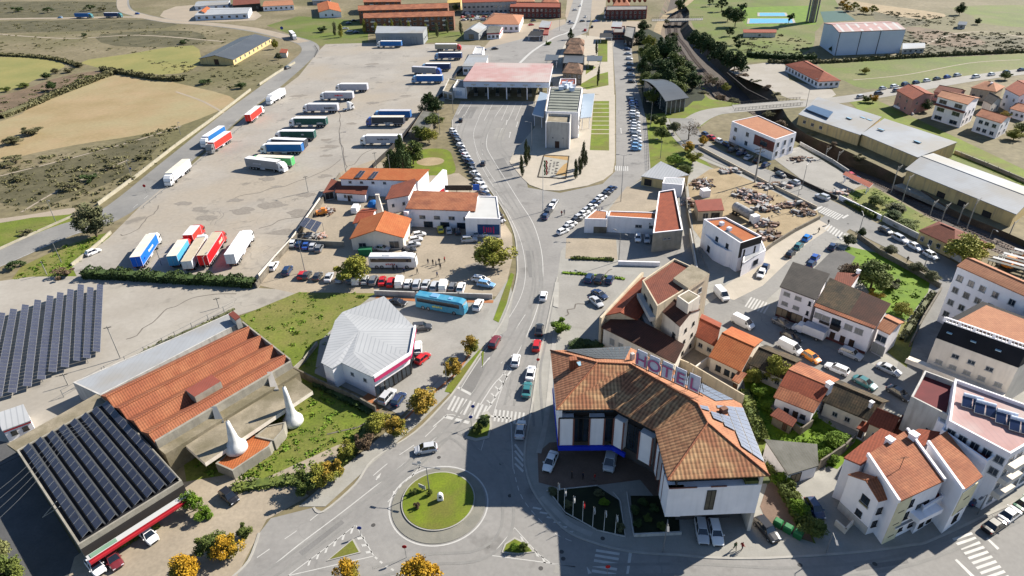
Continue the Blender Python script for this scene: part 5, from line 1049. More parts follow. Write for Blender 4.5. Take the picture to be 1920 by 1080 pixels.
P = [G(x, y, 11.6) for x, y in ((1262,526),(1296,500),(1330,518),(1290,545))]; MB().prism(P, 11.3, 12.2, 0, top=1).build('roof_terrace', [W_['beige'], T_['beige']], h.root)
a, d, n, L0 = wall_frame(h, 3)
wins(h, 3, [.3, .7], [3.4, 6.2, 9.0], 2.0, 1.4, mats=[DFRAME, GLASS]); wins(h, 2, 3, [3, 6, 9], 1.2, 1.3)
for z in (2.2, 5.0, 7.8): band(h, 3, z, z+1.0, .05, .95, 1.0, 'greyw', 'balcony')
h2 = house('', [(1229,573),(1275,612),(1313,580),(1268,546)], 9.6, 'gable', 'offwhite', 'dbrown', 1.2, root=h.root, sub='_front', over=.1)
hh = H(); hh.root = h.root; hh.W = h2.W; hh.z0 = 0
wins(hh, 0, [.82], [3.2, 6.4], .9, 1.2, mats=[DFRAME, GLASS]); wins(hh, 1, [.35, .75], [1.6, 4.4, 7.2], .7, .8, mats=[DFRAME, GLASS])
h3 = house('', [(1270,556),(1291,571),(1313,556),(1291,544)], 12.8, 'flat', 'offwhite', 'beige', root=h.root, sub='_tower', over=0, parapet=.12)
h = house('low brown roofed wing with white wall along the foot of the apartment block', [(1127,613),(1266,681),(1282,655),(1165,592)], 5.2, 'shed', 'offwhite', 'dbrown', 1.2, name='wing', cat='building'); wins(h, 0, [.14, .27, .4, .55], [2.6], 1.2, 1.5, mats=[FRAME, SHUT])
h = house('steep red roofed wing at the left of the apartment block beside the parked cars', [(1129,592),(1205,520),(1238,540),(1196,600)], 6.6, 'gable', 'beige', 'rust', 1.4, name='wing', cat='building', over=.2); wins(h, 0, 4, [2.4, 4.8], 1, 1.2)
m = MB(); p, q = G(1124,597,6.9), G(1203,512,6.9); d = (q-p).normalized(); n = Vector((d.y, -d.x, 0)); m.prism([Vector((v.x, v.y, 0)) for v in (p, q, q+n*.5, p+n*.5)], 0, 7.2); m.build('parapet', W_['beige'], h.root)
h = house('house with red-orange roof against the apartment block along the back street', [(1304,630),(1343,650),None,(1316,588)], 3.6, 'gable', 'offwhite', 'rust', 1.6); wins(h, 0, 2, [1.8], 1, 1)
h = house('house with vivid orange roof and open patio behind the hotel', [(1329,668),(1390,697),None,(1372,612)], 3.6, 'gable', 'offwhite', 'orange', 2.0); wins(h, 0, [.3, .6, .85], [1.6], 1.1, 1.3, mats=[DFRAME, GLASS])
h = house('small lean-to with tiled roof at the corner of the vivid orange house', [(1372,712),(1386,719),(1400,704),(1384,698)], 2.8, 'shed', 'offwhite', 'terra', .5, name='lean_to', cat='shed'); win(h, 0, .5, 1.2, .9, 1.8, 'door', [DFRAME, DOOR])
patch('courtyard', [(1268,660),(1312,640),(1340,662),(1300,700),(1262,690)], 'sandy', .09); patch('courtyard', [(1262,692),(1300,702),(1372,735),(1350,752),(1290,720)], 'sandy', .09)
def wall_line(label, px, ht=1.8, th=.25, mat='offwhite', name='wall', z0=0, cat='wall', posts=None):
 P = GL(px); m = MB(); t = None
 for a, b in zip(P, P[1:]):
  d = (b-a); L0 = d.length; m.box(((a.x+b.x)/2, (a.y+b.y)/2, z0+ht/2), (L0+th, th, ht), math.atan2(d.y, d.x))
 c = sum(P, Vector())/len(P); o = m.build(name, W_[mat] if isinstance(mat, str) else mat, None, org=Vector((c.x, c.y, 0))); tag(o, label, cat); return o
wall_line('white patio wall in front of the vivid orange house', [(1298,706),(1325,686),(1388,722)], 2.2)
wall_line('beige retaining wall between the hotel and the courtyards', [(1180,652),(1290,700),(1390,760)], 2.6, mat='beige')
h = house('old mossy roofed house half hidden by the pale tree', [(1403,682),(1473,712),None,(1436,646)], 3.2, 'gable', 'offwhite', 'mossy', 1.6); wins(h, 0, 3, [1.6], .9, 1)
h = house('house with red and salmon gable roof and white chimney on the back street', [(1450,744),(1526,774),(1574,711),(1496,676)], 3.6, 'gable', 'white', 'terra', 2.0); wins(h, 0, [.35, .8], [1.6], .9, .9, mats=[DFRAME, GLASS]); win(h, 0, .6, 1.1, .9, 2, 'door', [DFRAME, DOOR])
m = MB(); P = h.P; R = h.R; slab(m, [lerp(R[0], P[0], .03)+Vector((0, 0, .04)), lerp(R[1], P[1], .03)+Vector((0, 0, .04)), lerp(R[1], P[1], .6)+Vector((0, 0, .04)), lerp(R[0], P[0], .6)+Vector((0, 0, .04))], .03); m.build('old_tiles', T_['rust'], h.roof)
chimney(h, 1553, 728, 5.2, .9, 1.2)
h = house('long old house with moss darkened roof at the corner of the back street', [(1542,752),(1628,788),(1668,752),(1574,712)], 3.4, 'gable', 'offwhite', 'mossy', 1.8); wins(h, 0, [.3, .6], [1.5], .9, 1); chimney(h, 1632, 762, 4.6, .5, 1)
h = house('small crooked house with steep brown roofs beside the grey gable wall', [(1625,792),(1672,812),(1692,786),(1652,768)], 4.2, 'gable', 'beige', 'brown', 1.8); win(h, 0, .4, 2, .9, 1); win(h, 1, .5, 2, .9, 1)
h = house('low brown roofed store right of the small crooked house', [(1668,822),(1690,832),(1712,792),(1690,782)], 3.2, 'shed', 'offwhite', 'brown', .6, name='store', cat='shed'); win(h, 0, .5, 1.4, .8, 1.6, 'door', [DFRAME, DOOR])
h = house('tiny white outhouse with red roof in the back garden', [(1606,802),(1624,810),(1632,798),(1616,791)], 2.4, 'shed', 'white', 'rust', .3, name='outhouse', cat='shed'); win(h, 0, .5, 1.2, .7, 1.6, 'door', [DFRAME, DOOR])
h = house('small garden shed with brown tiled roof below the white chimney house', [(1444,778),(1486,800),(1494,790),(1458,768)], 2.3, 'shed', 'stone', 'brown', .4, name='garden_shed', cat='shed'); win(h, 0, .7, 1.1, .8, 1.6, 'door', [DFRAME, DOOR])
h = house('old barn with corrugated fibre cement roof behind the hotel gardens', [(1478,890),(1535,873),(1530,840),(1430,838)], 2.8, 'shed', 'white', 'fibre', .9, name='barn', cat='barn', over=.2); win(h, 0, .3, 1.2, 2, 2, 'door', [DFRAME, GDOOR])
wall_line('stone garden wall between the back gardens', [(1460,750),(1444,775),(1500,815),(1520,800)], 1.6, mat='stone'); wall_line('ivy covered stone wall beside the barn', [(1535,880),(1580,850),(1600,830)], 2.2, mat='stone')
wall_line('low white wall round the small front yard', [(1566,985),(1583,1000),(1596,985)], 1.1)
h = house('white three storey house with dark slate roof at the street corner', [(1462,537),(1530,562),(1553,525),(1484,502)], 7.6, 'shed', 'white', 'darkt', 1.6); wins(h, 0, [.2, .55], [3.8, 6.2], 1.4, .9, mats=[FRAME, SHUT]); wins(h, 0, [.9], [3.6, 6.0], .5, 1.0, mats=[DFRAME, GLASS]); wins(h, 0, [.18, .62], [1.3], 2.6, 2.2, kind='garage_door', mats=[DFRAME, GDOOR]); wins(h, 0, [.4, .92], [1.2], 1, 2.2, kind='door', mats=[DFRAME, DOOR]); band(h, 0, 0, .5, mat='rbrick', name='plinth')
h = house('long white terrace house with dark brown roof, balcony and shop doors', [(1526,574),(1640,617),(1666,583),(1552,536)], 6.6, 'shed', 'white', 'dbrown', 1.8); wins(h, 0, [.08, .22, .62, .8], [4.6], 1.6, 1.3, mats=[FRAME, SHUT]); wins(h, 0, [.4], [4.4], 1.8, 2.0, mats=[DFRAME, GLASS]); wins(h, 0, [.22, .4, .58, .74], [1.1], 1.0, 2.1, kind='door', mats=[DFRAME, DOOR]); win(h, 0, .07, 1.3, 2.6, 2.2, 'garage_door', [DFRAME, GDOOR]); band(h, 0, 0, .6, mat='rbrick', name='plinth'); band(h, 0, 3.2, 3.9, .12, .3, .08, 'dark', 'sign_board'); band(h, 0, 3.2, 4.2, .34, .5, .8, 'dark', 'balcony')
m = MB(); P = h.P; U2 = [P[0], lerp(P[0], P[1], .55), lerp(P[3], P[2], .55), P[3]]; slab(m, [Vector((p.x, p.y, h.hz(p)+.04)) for p in [lerp(U2[0], U2[3], .12), lerp(U2[1], U2[2], .12), lerp(U2[1], U2[2], .98), lerp(U2[0], U2[3], .98)]], .03); m.build('mossy_tiles', T_['mossy'], h.roof)
m = MB(); slab(m, [Vector((p.x, p.y, h.hz(p)+.05)) for p in [P[0], P[1], lerp(P[1], P[2], .1), lerp(P[0], P[3], .1)]], .03); m.build('eaves_tiles', T_['terra'], h.roof)
h = house('narrow white end house with orange roof and garage door', [(1644,615),(1669,627),(1696,604),(1665,589)], 6.0, 'gable', 'white', 'salmon', 1.0); win(h, 0, .5, 4.0, 2, 1.5); win(h, 0, .5, 1.4, 2.6, 2.4, 'garage_door', [FRAME, SHUT])
h = house('small brown roofed annex behind the slate roofed house', [(1556,542),(1588,548),(1611,519),(1569,515)], 5.2, 'shed', 'white', 'brown', .8, name='annex', cat='building', over=.1); chimney(h, 1608, 514, 5.8, .6, 1); win(h, 1, .5, 3, 1, 1)
h = house('tall pale apartment block with rows of small windows and a salmon roof, right edge', [(1794,498),(2010,594),(2042,580),(1826,484)], 13.8, 'gable', 'white', 'salmon', 1.0, name='apartment_block', cat='apartments', over=.15)
for f, z in enumerate((2.6, 5.6, 8.6, 11.4)):
 for s in (.06, .17, .28, .40, .55, .7): win(h, 0, s, z, 1.2, 1.3, mats=[FRAME if (f+int(s*10)) % 3 else SHUT, GLASS])
wins(h, 3, 2, [3, 6, 9], .9, 1.2)
h2 = house('grey stair annex projecting from the tall pale apartment block', [(1857,603),(1888,620),(1910,603),(1880,588)], 7.5, 'flat', 'greyw', 'mdark', name='stair_annex', cat='building', over=0, parapet=.15); win(h2, 0, .5, 3.5, 1, 1.2)
h = house('long apartment block with black mansard, white balustrade and salmon flat roof', [(1755,634),(1909,690),(1990,640),(1836,582)], 9.0, 'flat', 'offwhite', 'salmon', name='apartment_block', cat='apartments', over=0, parapet=.02)
a, d, n, L0 = wall_frame(h, 0); I = [h.W[0]-n*2.2, h.W[1]-n*2.2, h.W[2]+n*1, h.W[3]+n*1]
m = MB(); m.loft([[h.W[0]+Vector((0, 0, .05)), h.W[1]+Vector((0, 0, .05)), h.W[2]+Vector((0, 0, .05)), h.W[3]+Vector((0, 0, .05))], [Vector((p.x, p.y, 11.6)) for p in I]]); m.build('mansard', T_['black'], h.root)
MB().prism(inset(I, 1.2), 11.5, 11.75).build('flat_roof', T_['salmon'], h.root)
m = MB(); p, q = I[0].copy(), I[1].copy(); dd = q-p; L1 = dd.length; dd.normalize(); rz = math.atan2(dd.y, dd.x)
m.box(((p.x+q.x)/2, (p.y+q.y)/2, 12.55), (L1, .3, .18), rz).box(((p.x+q.x)/2, (p.y+q.y)/2, 11.75), (L1, .3, .2), rz); k = 0
while k < L1: c = p+dd*k; m.box((c.x, c.y, 12.1), (.55 if int(k/.6) % 4 == 0 else .14, .2, .9), rz); k += .6
m.build('balustrade', W_['white'], h.root)
wins(h, 0, [.3, .5, .72], [6.8], 1.2, .9, mats=[FRAME, GLASS]); wins(h, 0, [.14, .32, .5, .68, .88], [4.4], 1.2, .9, mats=[FRAME, SHUT])
for s in (.12, .42, .72): p = lerp(h.W[0], h.W[1], s)-n*1.2; MB().box((p.x, p.y, 10.4), (.9, .9, .12), rz).build('skylight', M('skylight_glass', (.25,.4,.5,1), rough=.1, spec=.8), h.root)
m = MB(); p, q = h.W[0]+n*.01, h.W[1]+n*.01; m.prism([Vector((v.x, v.y, 0)) for v in (p-d*3, q, q+n*2.4, p-d*3+n*2.4)], 3.0, 3.3); m.prism([Vector((v.x, v.y, 0)) for v in (p-d*3+n*2.3, q+n*2.3, q+n*2.4, p-d*3+n*2.4)], 3.3, 4.0); m.build('gallery', W_['offwhite'], h.root)
P = [G(x, y, 9.6) for x, y in ((1731,700),(1787,722),(1776,745),(1715,716))]
h = house('grey gabled party wall building with sunken maroon terrace at its top', None, 9.6, 'flat', 'greyw', 'maroon', name='building', cat='building', over=0, parapet=1.0, pts=[G(x, y, 9.6) for x, y in ((1731,703),(1790,725),(1775,788),(1705,752))]); wins(h, 2, [.3], [3, 6], 1, 1.2)
h = house('white apartment building with faded pink sheet roof carrying solar heaters', None, 11.2, 'flat', 'white', 'pinkm', name='apartment_block', cat='apartments', over=0, parapet=.7, pts=[G(x, y, 11.2) for x, y in ((1788,716),(2000,793),(1892,857),(1777,795))])
wins(h, 1, 7, [2, 4.8, 7.6, 10], 1.2, 1.4); wins(h, 2, 5, [7.6, 10], 1.2, 1.3)
for z in (3.2, 6, 8.8): band(h, 1, z, z+.95, .72, .98, 1.1, 'offwhite', 'balcony')
for k, (x, y) in enumerate(((1822,760),(1846,772),(1886,790),(1912,804))):
 p = G(x, y, 11.6); t = thing('solar_water_heater', 'solar water heater with tank and two dark panels, %s on the pink roof' % ['leftmost', 'second from left', 'third from left', 'fourth from left'][k], 'solar heater', p, -.55, group='solar heaters on the pink roof')
 for s_ in (-.72, .72):
  m = MB(); slab(m, [Vector((s_-.68, -1, .05)), Vector((s_+.68, -1, .05)), Vector((s_+.68, .9, .7)), Vector((s_-.68, .9, .7))], .06, 0); slab(m, [Vector((s_-.6, -.92, .1)), Vector((s_+.6, -.92, .1)), Vector((s_+.6, .82, .7)), Vector((s_-.6, .82, .7))], .03, 1); o = m.build('panel', [PVF, M('dark_collector', (.01,.02,.06,1), (.006,.01,.03,1), rough=.15, spec=.7)], None); o.parent = t
 o = MB().tube((-1.3, 1.2, .8), (1.3, 1.2, .8), .32, n=12).build('tank', W_['bluew']); o.parent = t
h = house('maroon roofed lower wing with white parapet beside the terraced villas', None, 9.4, 'flat', 'white', 'maroon', name='wing', cat='building', over=0, parapet=.8, pts=[G(x, y, 9.4) for x, y in ((1773,797),(1868,858),(1848,872),(1762,812))])
h = house('white bay tower with curved balconies beside the grey party wall', None, 9.4, 'flat', 'white', 'white', name='bay_tower', cat='building', over=0, parapet=.1, pts=[G(x, y, 9.4) for x, y in ((1762,760),(1778,748),(1788,770),(1775,800),(1758,790))]); wins(h, 0, [.5], [2.6, 5.2, 7.8], 1, 1.2, mats=[DFRAME, GLASS]); wins(h, 4, [.5], [2.6, 5.2, 7.8], 1.6, 1.2, mats=[DFRAME, GLASS])
vk = dict(over=.12, th=.22)
h = house('white terraced villa with brown roof at the left back of the row', [(1582,858),(1615,872),(1684,822),(1650,808)], 8.6, 'shed', 'white', 'rust', .6, **vk); wins(h, 3, [.5], [2, 4.6], 1, 1.6)
chimney(h, 1666, 832, 9.6, .9, 1)
h = house('small gabled front bay of the terraced villas with an oval balcony window', [(1648,940),(1669,934),None,(1590,889)], 7.4, 'gable', 'white', 'terra', 1.5, **vk); win(h, 3, .66, 5.6, 1.3, 1.5, mats=[DFRAME, GLASS]); win(h, 3, .66, 4.7, 1.6, .5, 'balcony_rail', [FRAME, M('yellow_blind', C(200,190,110,.6))]); wins(h, 3, [.62], [2.6], 1.0, 1.1, mats=[DFRAME, GLASS]); wins(h, 0, [.5], [2.2, 5], .8, 1.2, mats=[DFRAME, GLASS]); band(h, 3, 0, 1.6, 0, 1, .02, 'greyw', 'stone_plinth')
h = house('central terraced villa with the broadest brown-orange roof and white coping', [(1686,941),(1771,901),(1697,814),(1624,860)], 9.2, 'shed', 'white', 'terra', 1.0, **vk); wins(h, 0, [.15, .35], [2, 4.6, 7.2], 1, 1.4, mats=[DFRAME, GLASS]); wins(h, 0, [.7], [2, 5], 2.4, 1.8, mats=[DFRAME, GLASS]); band(h, 0, 4.0, 4.9, .45, 1.0, 1.5, 'white', 'balcony'); band(h, 0, 0, 9, 0, .3, .05, 'cream', 'cream_panel')
for e in (1, 3):
 a, b = h.P[e], h.P[(e+1) % 4]; m = MB(); d = (b-a).normalized(); n = Vector((d.y, -d.x, 0)); z = h.hz
 m.loft([[a-n*.18+Vector((0, 0, z(a)-a.z-.3)), a+n*.18+Vector((0, 0, z(a)-a.z-.3)), a+n*.18+Vector((0, 0, z(a)-a.z+.35)), a-n*.18+Vector((0, 0, z(a)-a.z+.35))], [b-n*.18+Vector((0, 0, z(b)-b.z-.3)), b+n*.18+Vector((0, 0, z(b)-b.z-.3)), b+n*.18+Vector((0, 0, z(b)-b.z+.35)), b-n*.18+Vector((0, 0, z(b)-b.z+.35))]]); m.build('coping', W_['white'], h.root)
chimney(h, 1711, 822, 10, 1.0, .9)
p = G(1688,876,10); MB().tube((p.x, p.y, 9.4), (p.x, p.y, 12), .04, n=5).tube((p.x-.9, p.y, 11.6), (p.x+.9, p.y+.3, 11.6), .03, n=4).tube((p.x-.5, p.y, 11.9), (p.x+.5, p.y+.2, 11.9), .03, n=4).build('aerial', DFRAME, h.root)
h = house('right terraced villa with brown-orange roof and tall blank side wall', [(1806,920),(1843,893),(1771,817),(1736,838)], 9.4, 'shed', 'white', 'terra', 1.0, **vk); wins(h, 0, [.5], [2, 4.6, 7.2], 1.2, 1.5, mats=[DFRAME, GLASS]); band(h, 0, 3.6, 8.4, .1, .95, .05, 'cream', 'cream_panel')
for e in (3,):
 a, b = h.P[e], h.P[(e+1) % 4]; m = MB(); d = (b-a).normalized(); n = Vector((d.y, -d.x, 0)); z = h.hz
 m.loft([[a-n*.18+Vector((0, 0, z(a)-a.z-.3)), a+n*.18+Vector((0, 0, z(a)-a.z-.3)), a+n*.18+Vector((0, 0, z(a)-a.z+.35)), a-n*.18+Vector((0, 0, z(a)-a.z+.35))], [b-n*.18+Vector((0, 0, z(b)-b.z-.3)), b+n*.18+Vector((0, 0, z(b)-b.z-.3)), b+n*.18+Vector((0, 0, z(b)-b.z+.35)), b-n*.18+Vector((0, 0, z(b)-b.z+.35))]]); m.build('coping', W_['white'], h.root)
h = house('brown roofed rear part between the villas and the pink roof', [(1697,815),(1733,836),(1768,815),(1722,806)], 8.8, 'shed', 'white', 'rust', .5, name='rear_wing', cat='building', **vk); win(h, 2, .5, 4, 1, 1.2)
h = house('recessed stair and balcony wing between the two right villas', [(1730,958),(1768,935),(1755,905),(1710,925)], 5.0, 'flat', 'white', 'maroon', name='stair_wing', cat='building', over=0, parapet=.6); wins(h, 0, [.3, .7], [1.6], 1, 1.6, mats=[DFRAME, GLASS])
canopy('pale concrete entrance canopy in front of the central villa', [(1680,992),(1742,962),(1728,950),(1668,976)], 3.0, .25, 'mgrey', name='entrance_canopy')
# ================================================================ VEHICLES
CP = {n: M('paint_'+n.replace(' ', '_'), c, tuple(v*.92 for v in c[:3])+(1,), sc=.5, rough=.32, spec=.5, coat=.4) for n, c in dict(
 white=(.72,.72,.72,1), silver=(.42,.43,.45,1), grey=(.14,.145,.15,1), black=(.012,.012,.014,1), **{'dark blue': (.012,.03,.085,1), 'dark grey': (.04,.042,.046,1), 'light blue': (.16,.32,.52,1), 'bright blue': (.01,.16,.5,1)},
 blue=(.02,.07,.3,1), red=(.42,.012,.012,1), maroon=(.14,.02,.025,1), green=(.03,.12,.07,1), yellow=(.55,.5,.04,1), orange=(.7,.22,.02,1), beige=(.4,.34,.25,1), teal=(.03,.14,.15,1), brown=(.1,.06,.04,1)).items()}
CG = M('car_glass', (.012,.015,.02,1), (.006,.008,.01,1), rough=.05, spec=.9, coat=.5); TY = M('tyre_rubber', (.015,.015,.016,1), rough=.9); RIM = M('alloy_rim', (.4,.41,.42,1), rough=.35, metal=.7)
HL = M('headlight_glass', (.7,.72,.75,1), rough=.1, spec=.8); TLM = M('tail_light_lens', (.35,.01,.01,1), rough=.2); BLK = M('black_plastic', (.02,.02,.02,1), rough=.7)
def wheel(parent, x, y, r=.32, wdt=.22, name='wheel'):
 m = MB(); s = 1 if y > 0 else -1
 m.tube((x, y-s*wdt, r), (x, y, r), r, n=14, mi=0); m.tube((x, y, r), (x, y+s*.012, r), r*.62, n=12, mi=1); return m.build(name, [TY, RIM], parent)
def mkcar(kind):
 L, Wd, Ht, xa, xb, xc, xd, belt, hood, tail = dict(
  hatchback=(4.0, 1.72, 1.47, -1.78, 1.05, -1.45, .35, .92, .84, .95), saloon=(4.5, 1.76, 1.43, -1.65, 1.15, -1.0, .3, .9, .84, .92),
  estate=(4.55, 1.78, 1.5, -2.12, 1.05, -1.8, .4, .92, .86, .95), SUV=(4.5, 1.84, 1.68, -2.05, 1.0, -1.75, .45, 1.05, 1.0, 1.08), van=(5.0, 1.95, 2.0, -2.4, 1.85, -2.3, 1.0, 1.15, 1.1, 1.2))[kind]
 r = bpy.data.objects.new('car', None); COL.objects.link(r); w2 = Wd/2; m = MB(); L2 = L/2
 def sec(x, wb, wm, zt, zb=.2, wt=None):
  wt = wt or wm-.1
  return [Vector((x, -wb, zb)), Vector((x, -wm, zb+.25)), Vector((x, -wm, zt-.22)), Vector((x, -wt, zt-.03)), Vector((x, -wt*.5, zt+.02)), Vector((x, wt*.5, zt+.02)), Vector((x, wt, zt-.03)), Vector((x, wm, zt-.22)), Vector((x, wm, zb+.25)), Vector((x, wb, zb))]
 m.loft([sec(-L2, w2-.25, w2-.2, tail-.12, .3), sec(-L2+.12, w2-.12, w2-.07, tail-.02, .2), sec(-L2+.5, w2-.06, w2, tail, .18), sec(xb-.1, w2-.06, w2, belt, .18), sec(xb+.2, w2-.06, w2, belt-.02, .18), sec(L2-.5, w2-.08, w2-.03, hood-.06, .18), sec(L2-.12, w2-.16, w2-.12, hood-.16, .2), sec(L2, w2-.34, w2-.28, hood-.28, .32)])
 wt, wr, zr = w2-.1, w2-.26, Ht
 m.loft([[Vector((xc, -wr, zr-.05)), Vector((xd, -wr, zr-.05)), Vector((xd, wr, zr-.05)), Vector((xc, wr, zr-.05))], [Vector((xc+.05, -wr+.04, zr)), Vector((xd-.08, -wr+.04, zr)), Vector((xd-.08, wr-.04, zr)), Vector((xc+.05, wr-.04, zr))]])
 for (x0, x1) in ((xb, xd), (xa, xc)):
  for s in (-1, 1): m.tube((x0, s*(wt-.01), belt-.02), (x1, s*(wr-.01), zr-.04), .045, n=4)
 for s in (-1, 1):
  if kind != 'van': m.tube(((xa+xb)/2-.1, s*(wt+.005), belt-.02), ((xc+xd)/2-.05, s*(wr+.005), zr-.04), .04, n=4)
  m.box((xb-.25, s*(w2+.07), belt+.08), (.16, .16, .12))
 b = m.build('body', CP['white'], r, olink=True)
 g = MB(); g.poly([(xb, -wt, belt-.02), (xb, wt, belt-.02), (xd, wr, zr-.03), (xd, -wr, zr-.03)]); g.build('windscreen', CG, r)
 if kind == 'van':
  m = MB(); m.loft([[Vector((xa, -wt-.08, belt-.3)), Vector((1.0, -wt-.08, belt-.3)), Vector((1.0, wt+.08, belt-.3)), Vector((xa, wt+.08, belt-.3))], [Vector((xc, -wr-.05, zr+.04)), Vector((.95, -wr-.05, zr+.04)), Vector((.95, wr+.05, zr+.04)), Vector((xc, wr+.05, zr+.04))]]); m.build('cargo_body', CP['white'], r, olink=True)
  for s in (-1, 1): g = MB(); g.poly([(1.0, s*wt, belt), (xb, s*wt, belt), (xd+.1, s*wr, zr-.06), (1.0, s*wr, zr-.06)][::s]); g.build('side_window', CG, r)
 else:
  g = MB(); g.poly([(xa, wt, belt-.02), (xa, -wt, belt-.02), (xc, -wr, zr-.03), (xc, wr, zr-.03)]); g.build('rear_window', CG, r)
  for s in (-1, 1): g = MB(); g.poly([(xa, s*wt, belt-.02), (xb, s*wt, belt-.02), (xd, s*wr, zr-.03), (xc, s*wr, zr-.03)][::s]); g.build('side_window', CG, r)
 for s in (-1, 1):
  MB().box((L2-.1, s*(w2-.33), hood-.27), (.14, .34, .14)).build('headlight', HL, r); MB().box((-L2+.07, s*(w2-.25), tail-.2), (.12, .28, .16)).build('tail_light', TLM, r)
  for x in (L2-.82, -L2+.78): wheel(r, x, s*(w2-.0))
 MB().box((L2-.03, 0, .42), (.1, Wd-.7, .16)).build('grille', BLK, r)
 return r
PROTO = {k: mkcar(k) for k in ('hatchback', 'saloon', 'estate', 'SUV', 'van')}
NUM = ['first', 'second', 'third', 'fourth', 'fifth', 'sixth', 'seventh', 'eighth', 'ninth', 'tenth', 'eleventh', 'twelfth', 'thirteenth', 'fourteenth', 'fifteenth', 'sixteenth', 'seventeenth', 'eighteenth', 'nineteenth', 'twentieth', 'twenty-first', 'twenty-second', 'twenty-third', 'twenty-fourth', 'twenty-fifth', 'twenty-sixth']
def placecar(kind, col, p, ang, label, group=None, name='parked_car', sc=1, z=.07):
 o = copy_tree(PROTO[kind]); o.name = name; o.location = (p.x, p.y, p.z+z); o.rotation_euler = (0, 0, ang); o.scale = (sc, sc, sc)
 for ch in o.children:
  if ch.name.startswith(('body', 'cargo_body')): ch.material_slots[0].material = CP[col]
 tag(o, label, 'van' if kind == 'van' else 'car', group); return o
def car(px, head, kind, col, label, name='parked_car', z=.07, g0=0):
 a, b = G(*px, g0), G(*head, g0); d = b-a; return placecar(kind, col, a, math.atan2(d.y, d.x), label, None, name, z=z)
KD = ['hatchback', 'saloon', 'hatchback', 'estate', 'SUV', 'hatchback']
def row(p0, p1, n, head, cols, where, group, kinds=None, skip=(), jit=.25, rel=False):
 """n cars from p0 to p1 (pixels); head: a pixel vector the cars face, or 'along'"""
 A, B = G(*p0), G(*p1); rr = random.Random(len(where)*31+n)
 for i in range(n):
  if i in skip: continue
  p = lerp(A, B, i/max(1, n-1))
  if head == 'along': d = B-A
  else: q = PX(p); d = G(q[0]+head[0], q[1]+head[1])-p
  ang = math.atan2(d.y, d.x)+rr.uniform(-.05, .05); k = (kinds or KD)[(i*7+n) % len(kinds or KD)]; c = cols[i % len(cols)]
  dd = d.normalized(); p = p+dd*rr.uniform(-jit, jit)
  placecar(k, c, p, ang, '%s %s, %s %s' % (c, k, NUM[i], where), group)
car((799,846),(785,848),'hatchback','silver','silver hatchback driving round the left of the roundabout','car')
car((1032,870),(1026,884),'saloon','white','pale saloon parked alone on the hotel forecourt')
car((1144,868),(1141,882),'van','silver','pale van parked under the dark hotel facade')
car((1315,1000),(1318,1018),'estate','silver','grey estate car parked left of a white car below the hotel wall')
car((1341,1003),(1345,1020),'estate','white','white estate car parked below the hotel wall')
car((1436,998),(1448,1012),'SUV','black','black SUV parked beside the green bins right of the hotel')
car((280,1008),(294,1022),'hatchback','white','white hatchback parked in front of the market awning')
car((214,1052),(226,1070),'saloon','maroon','dark red saloon parked between two white cars by the market')
car((182,1066),(196,1084),'hatchback','white','white hatchback parked at the corner of the market, cut by the bottom edge')
car((431,935),(441,944),'hatchback','black','dark hatchback parked on the dirt path below the factory')
car((976,810),(979,790),'saloon','silver','pale saloon waiting in the hotel shadow at the crossing','car')
car((988,735),(991,718),'saloon','teal','dark green saloon queuing behind a white one on the main street','car')
car((995,704),(998,688),'saloon','white','white saloon third in the line beside the kerb of the main street','car')
car((967,680),(970,665),'hatchback','white','white hatchback driving in the middle of the main street','car')
car((1006,652),(1009,636),'hatchback','red','bright red hatchback at the kerb above the white saloons')
car((1011,622),(1013,606),'saloon','black','black saloon parked at the kerb near the round green bush')
car((928,645),(936,630),'estate','maroon','maroon estate driving up the left lane of the main street','car')
car((1019,559),(1022,546),'hatchback','white','white hatchback alone on the main street beside the planter','car')
car((791,618),(806,617),'SUV','dark grey','dark SUV parked at the right edge of the white showroom hall')
car((784,656),(784,640),'estate','white','white estate parked beside the magenta fascia of the showroom')
car((793,676),(801,669),'hatchback','red','red hatchback with white roof parked below the white estate')
car((748,753),(757,741),'hatchback','dark blue','dark blue hatchback parked under the orange tree')
car((727,748),(738,735),'SUV','silver','silver pickup-like car parked beside the dark blue hatchback')
car((746,571),(760,573),'saloon','black','black saloon behind the top corner of the showroom hall')
car((897,576),(902,566),'SUV','white','white SUV parked beside the light blue coach')
car((864,228),(867,218),'hatchback','black','black hatchback driving down from the toll lanes','car')
car((906,309),(909,299),'hatchback','dark grey','dark car driving on the main road beside the cypress shadows','car')
car((1196,450),(1196,464),'hatchback','white','white hatchback in the shade of the white office wing')
car((1213,452),(1214,466),'hatchback','silver','silver hatchback beside the grey office block')
car((1118,570),(1127,578),'saloon','silver','silver saloon parked beside the steep red roofed wing')
car((1124,556),(1135,562),'saloon','dark blue','dark saloon parked beyond the silver saloon by the red roofed wing')
row((1105,525),(1143,528), 3, (8,-16), ['dark blue', 'black', 'dark blue'], 'from the left in the yard above the red roofed wing', 'cars in the concrete yard')
car((1426,517),(1420,532),'hatchback','white','white hatchback at the kerb of the side street beside the modern house'); car((1433,507),(1427,518),'saloon','dark blue','dark saloon just above the white hatchback on the side street')
row((1481,480),(1512,450), 3, 'along', ['black', 'teal', 'bright blue'], 'from the near end beside the fence of the scrap yard', 'cars beside the scrap yard fence', kinds=['hatchback'])
row((1521,498),(1527,487), 2, (10,-12), ['dark blue', 'blue'], 'from the near end on the right kerb of the side street', 'cars on the side street', kinds=['hatchback']); car((1560,466),(1568,456),'hatchback','dark blue','dark blue car turning into the side street near the zebra','car')
car((1480,657),(1494,664),'van','white','white van parked above the orange car on the back street'); car((1520,674),(1533,682),'hatchback','orange','orange hatchback parked on the back street'); car((1568,696),(1554,690),'estate','white','white estate right of the orange hatchback on the back street')
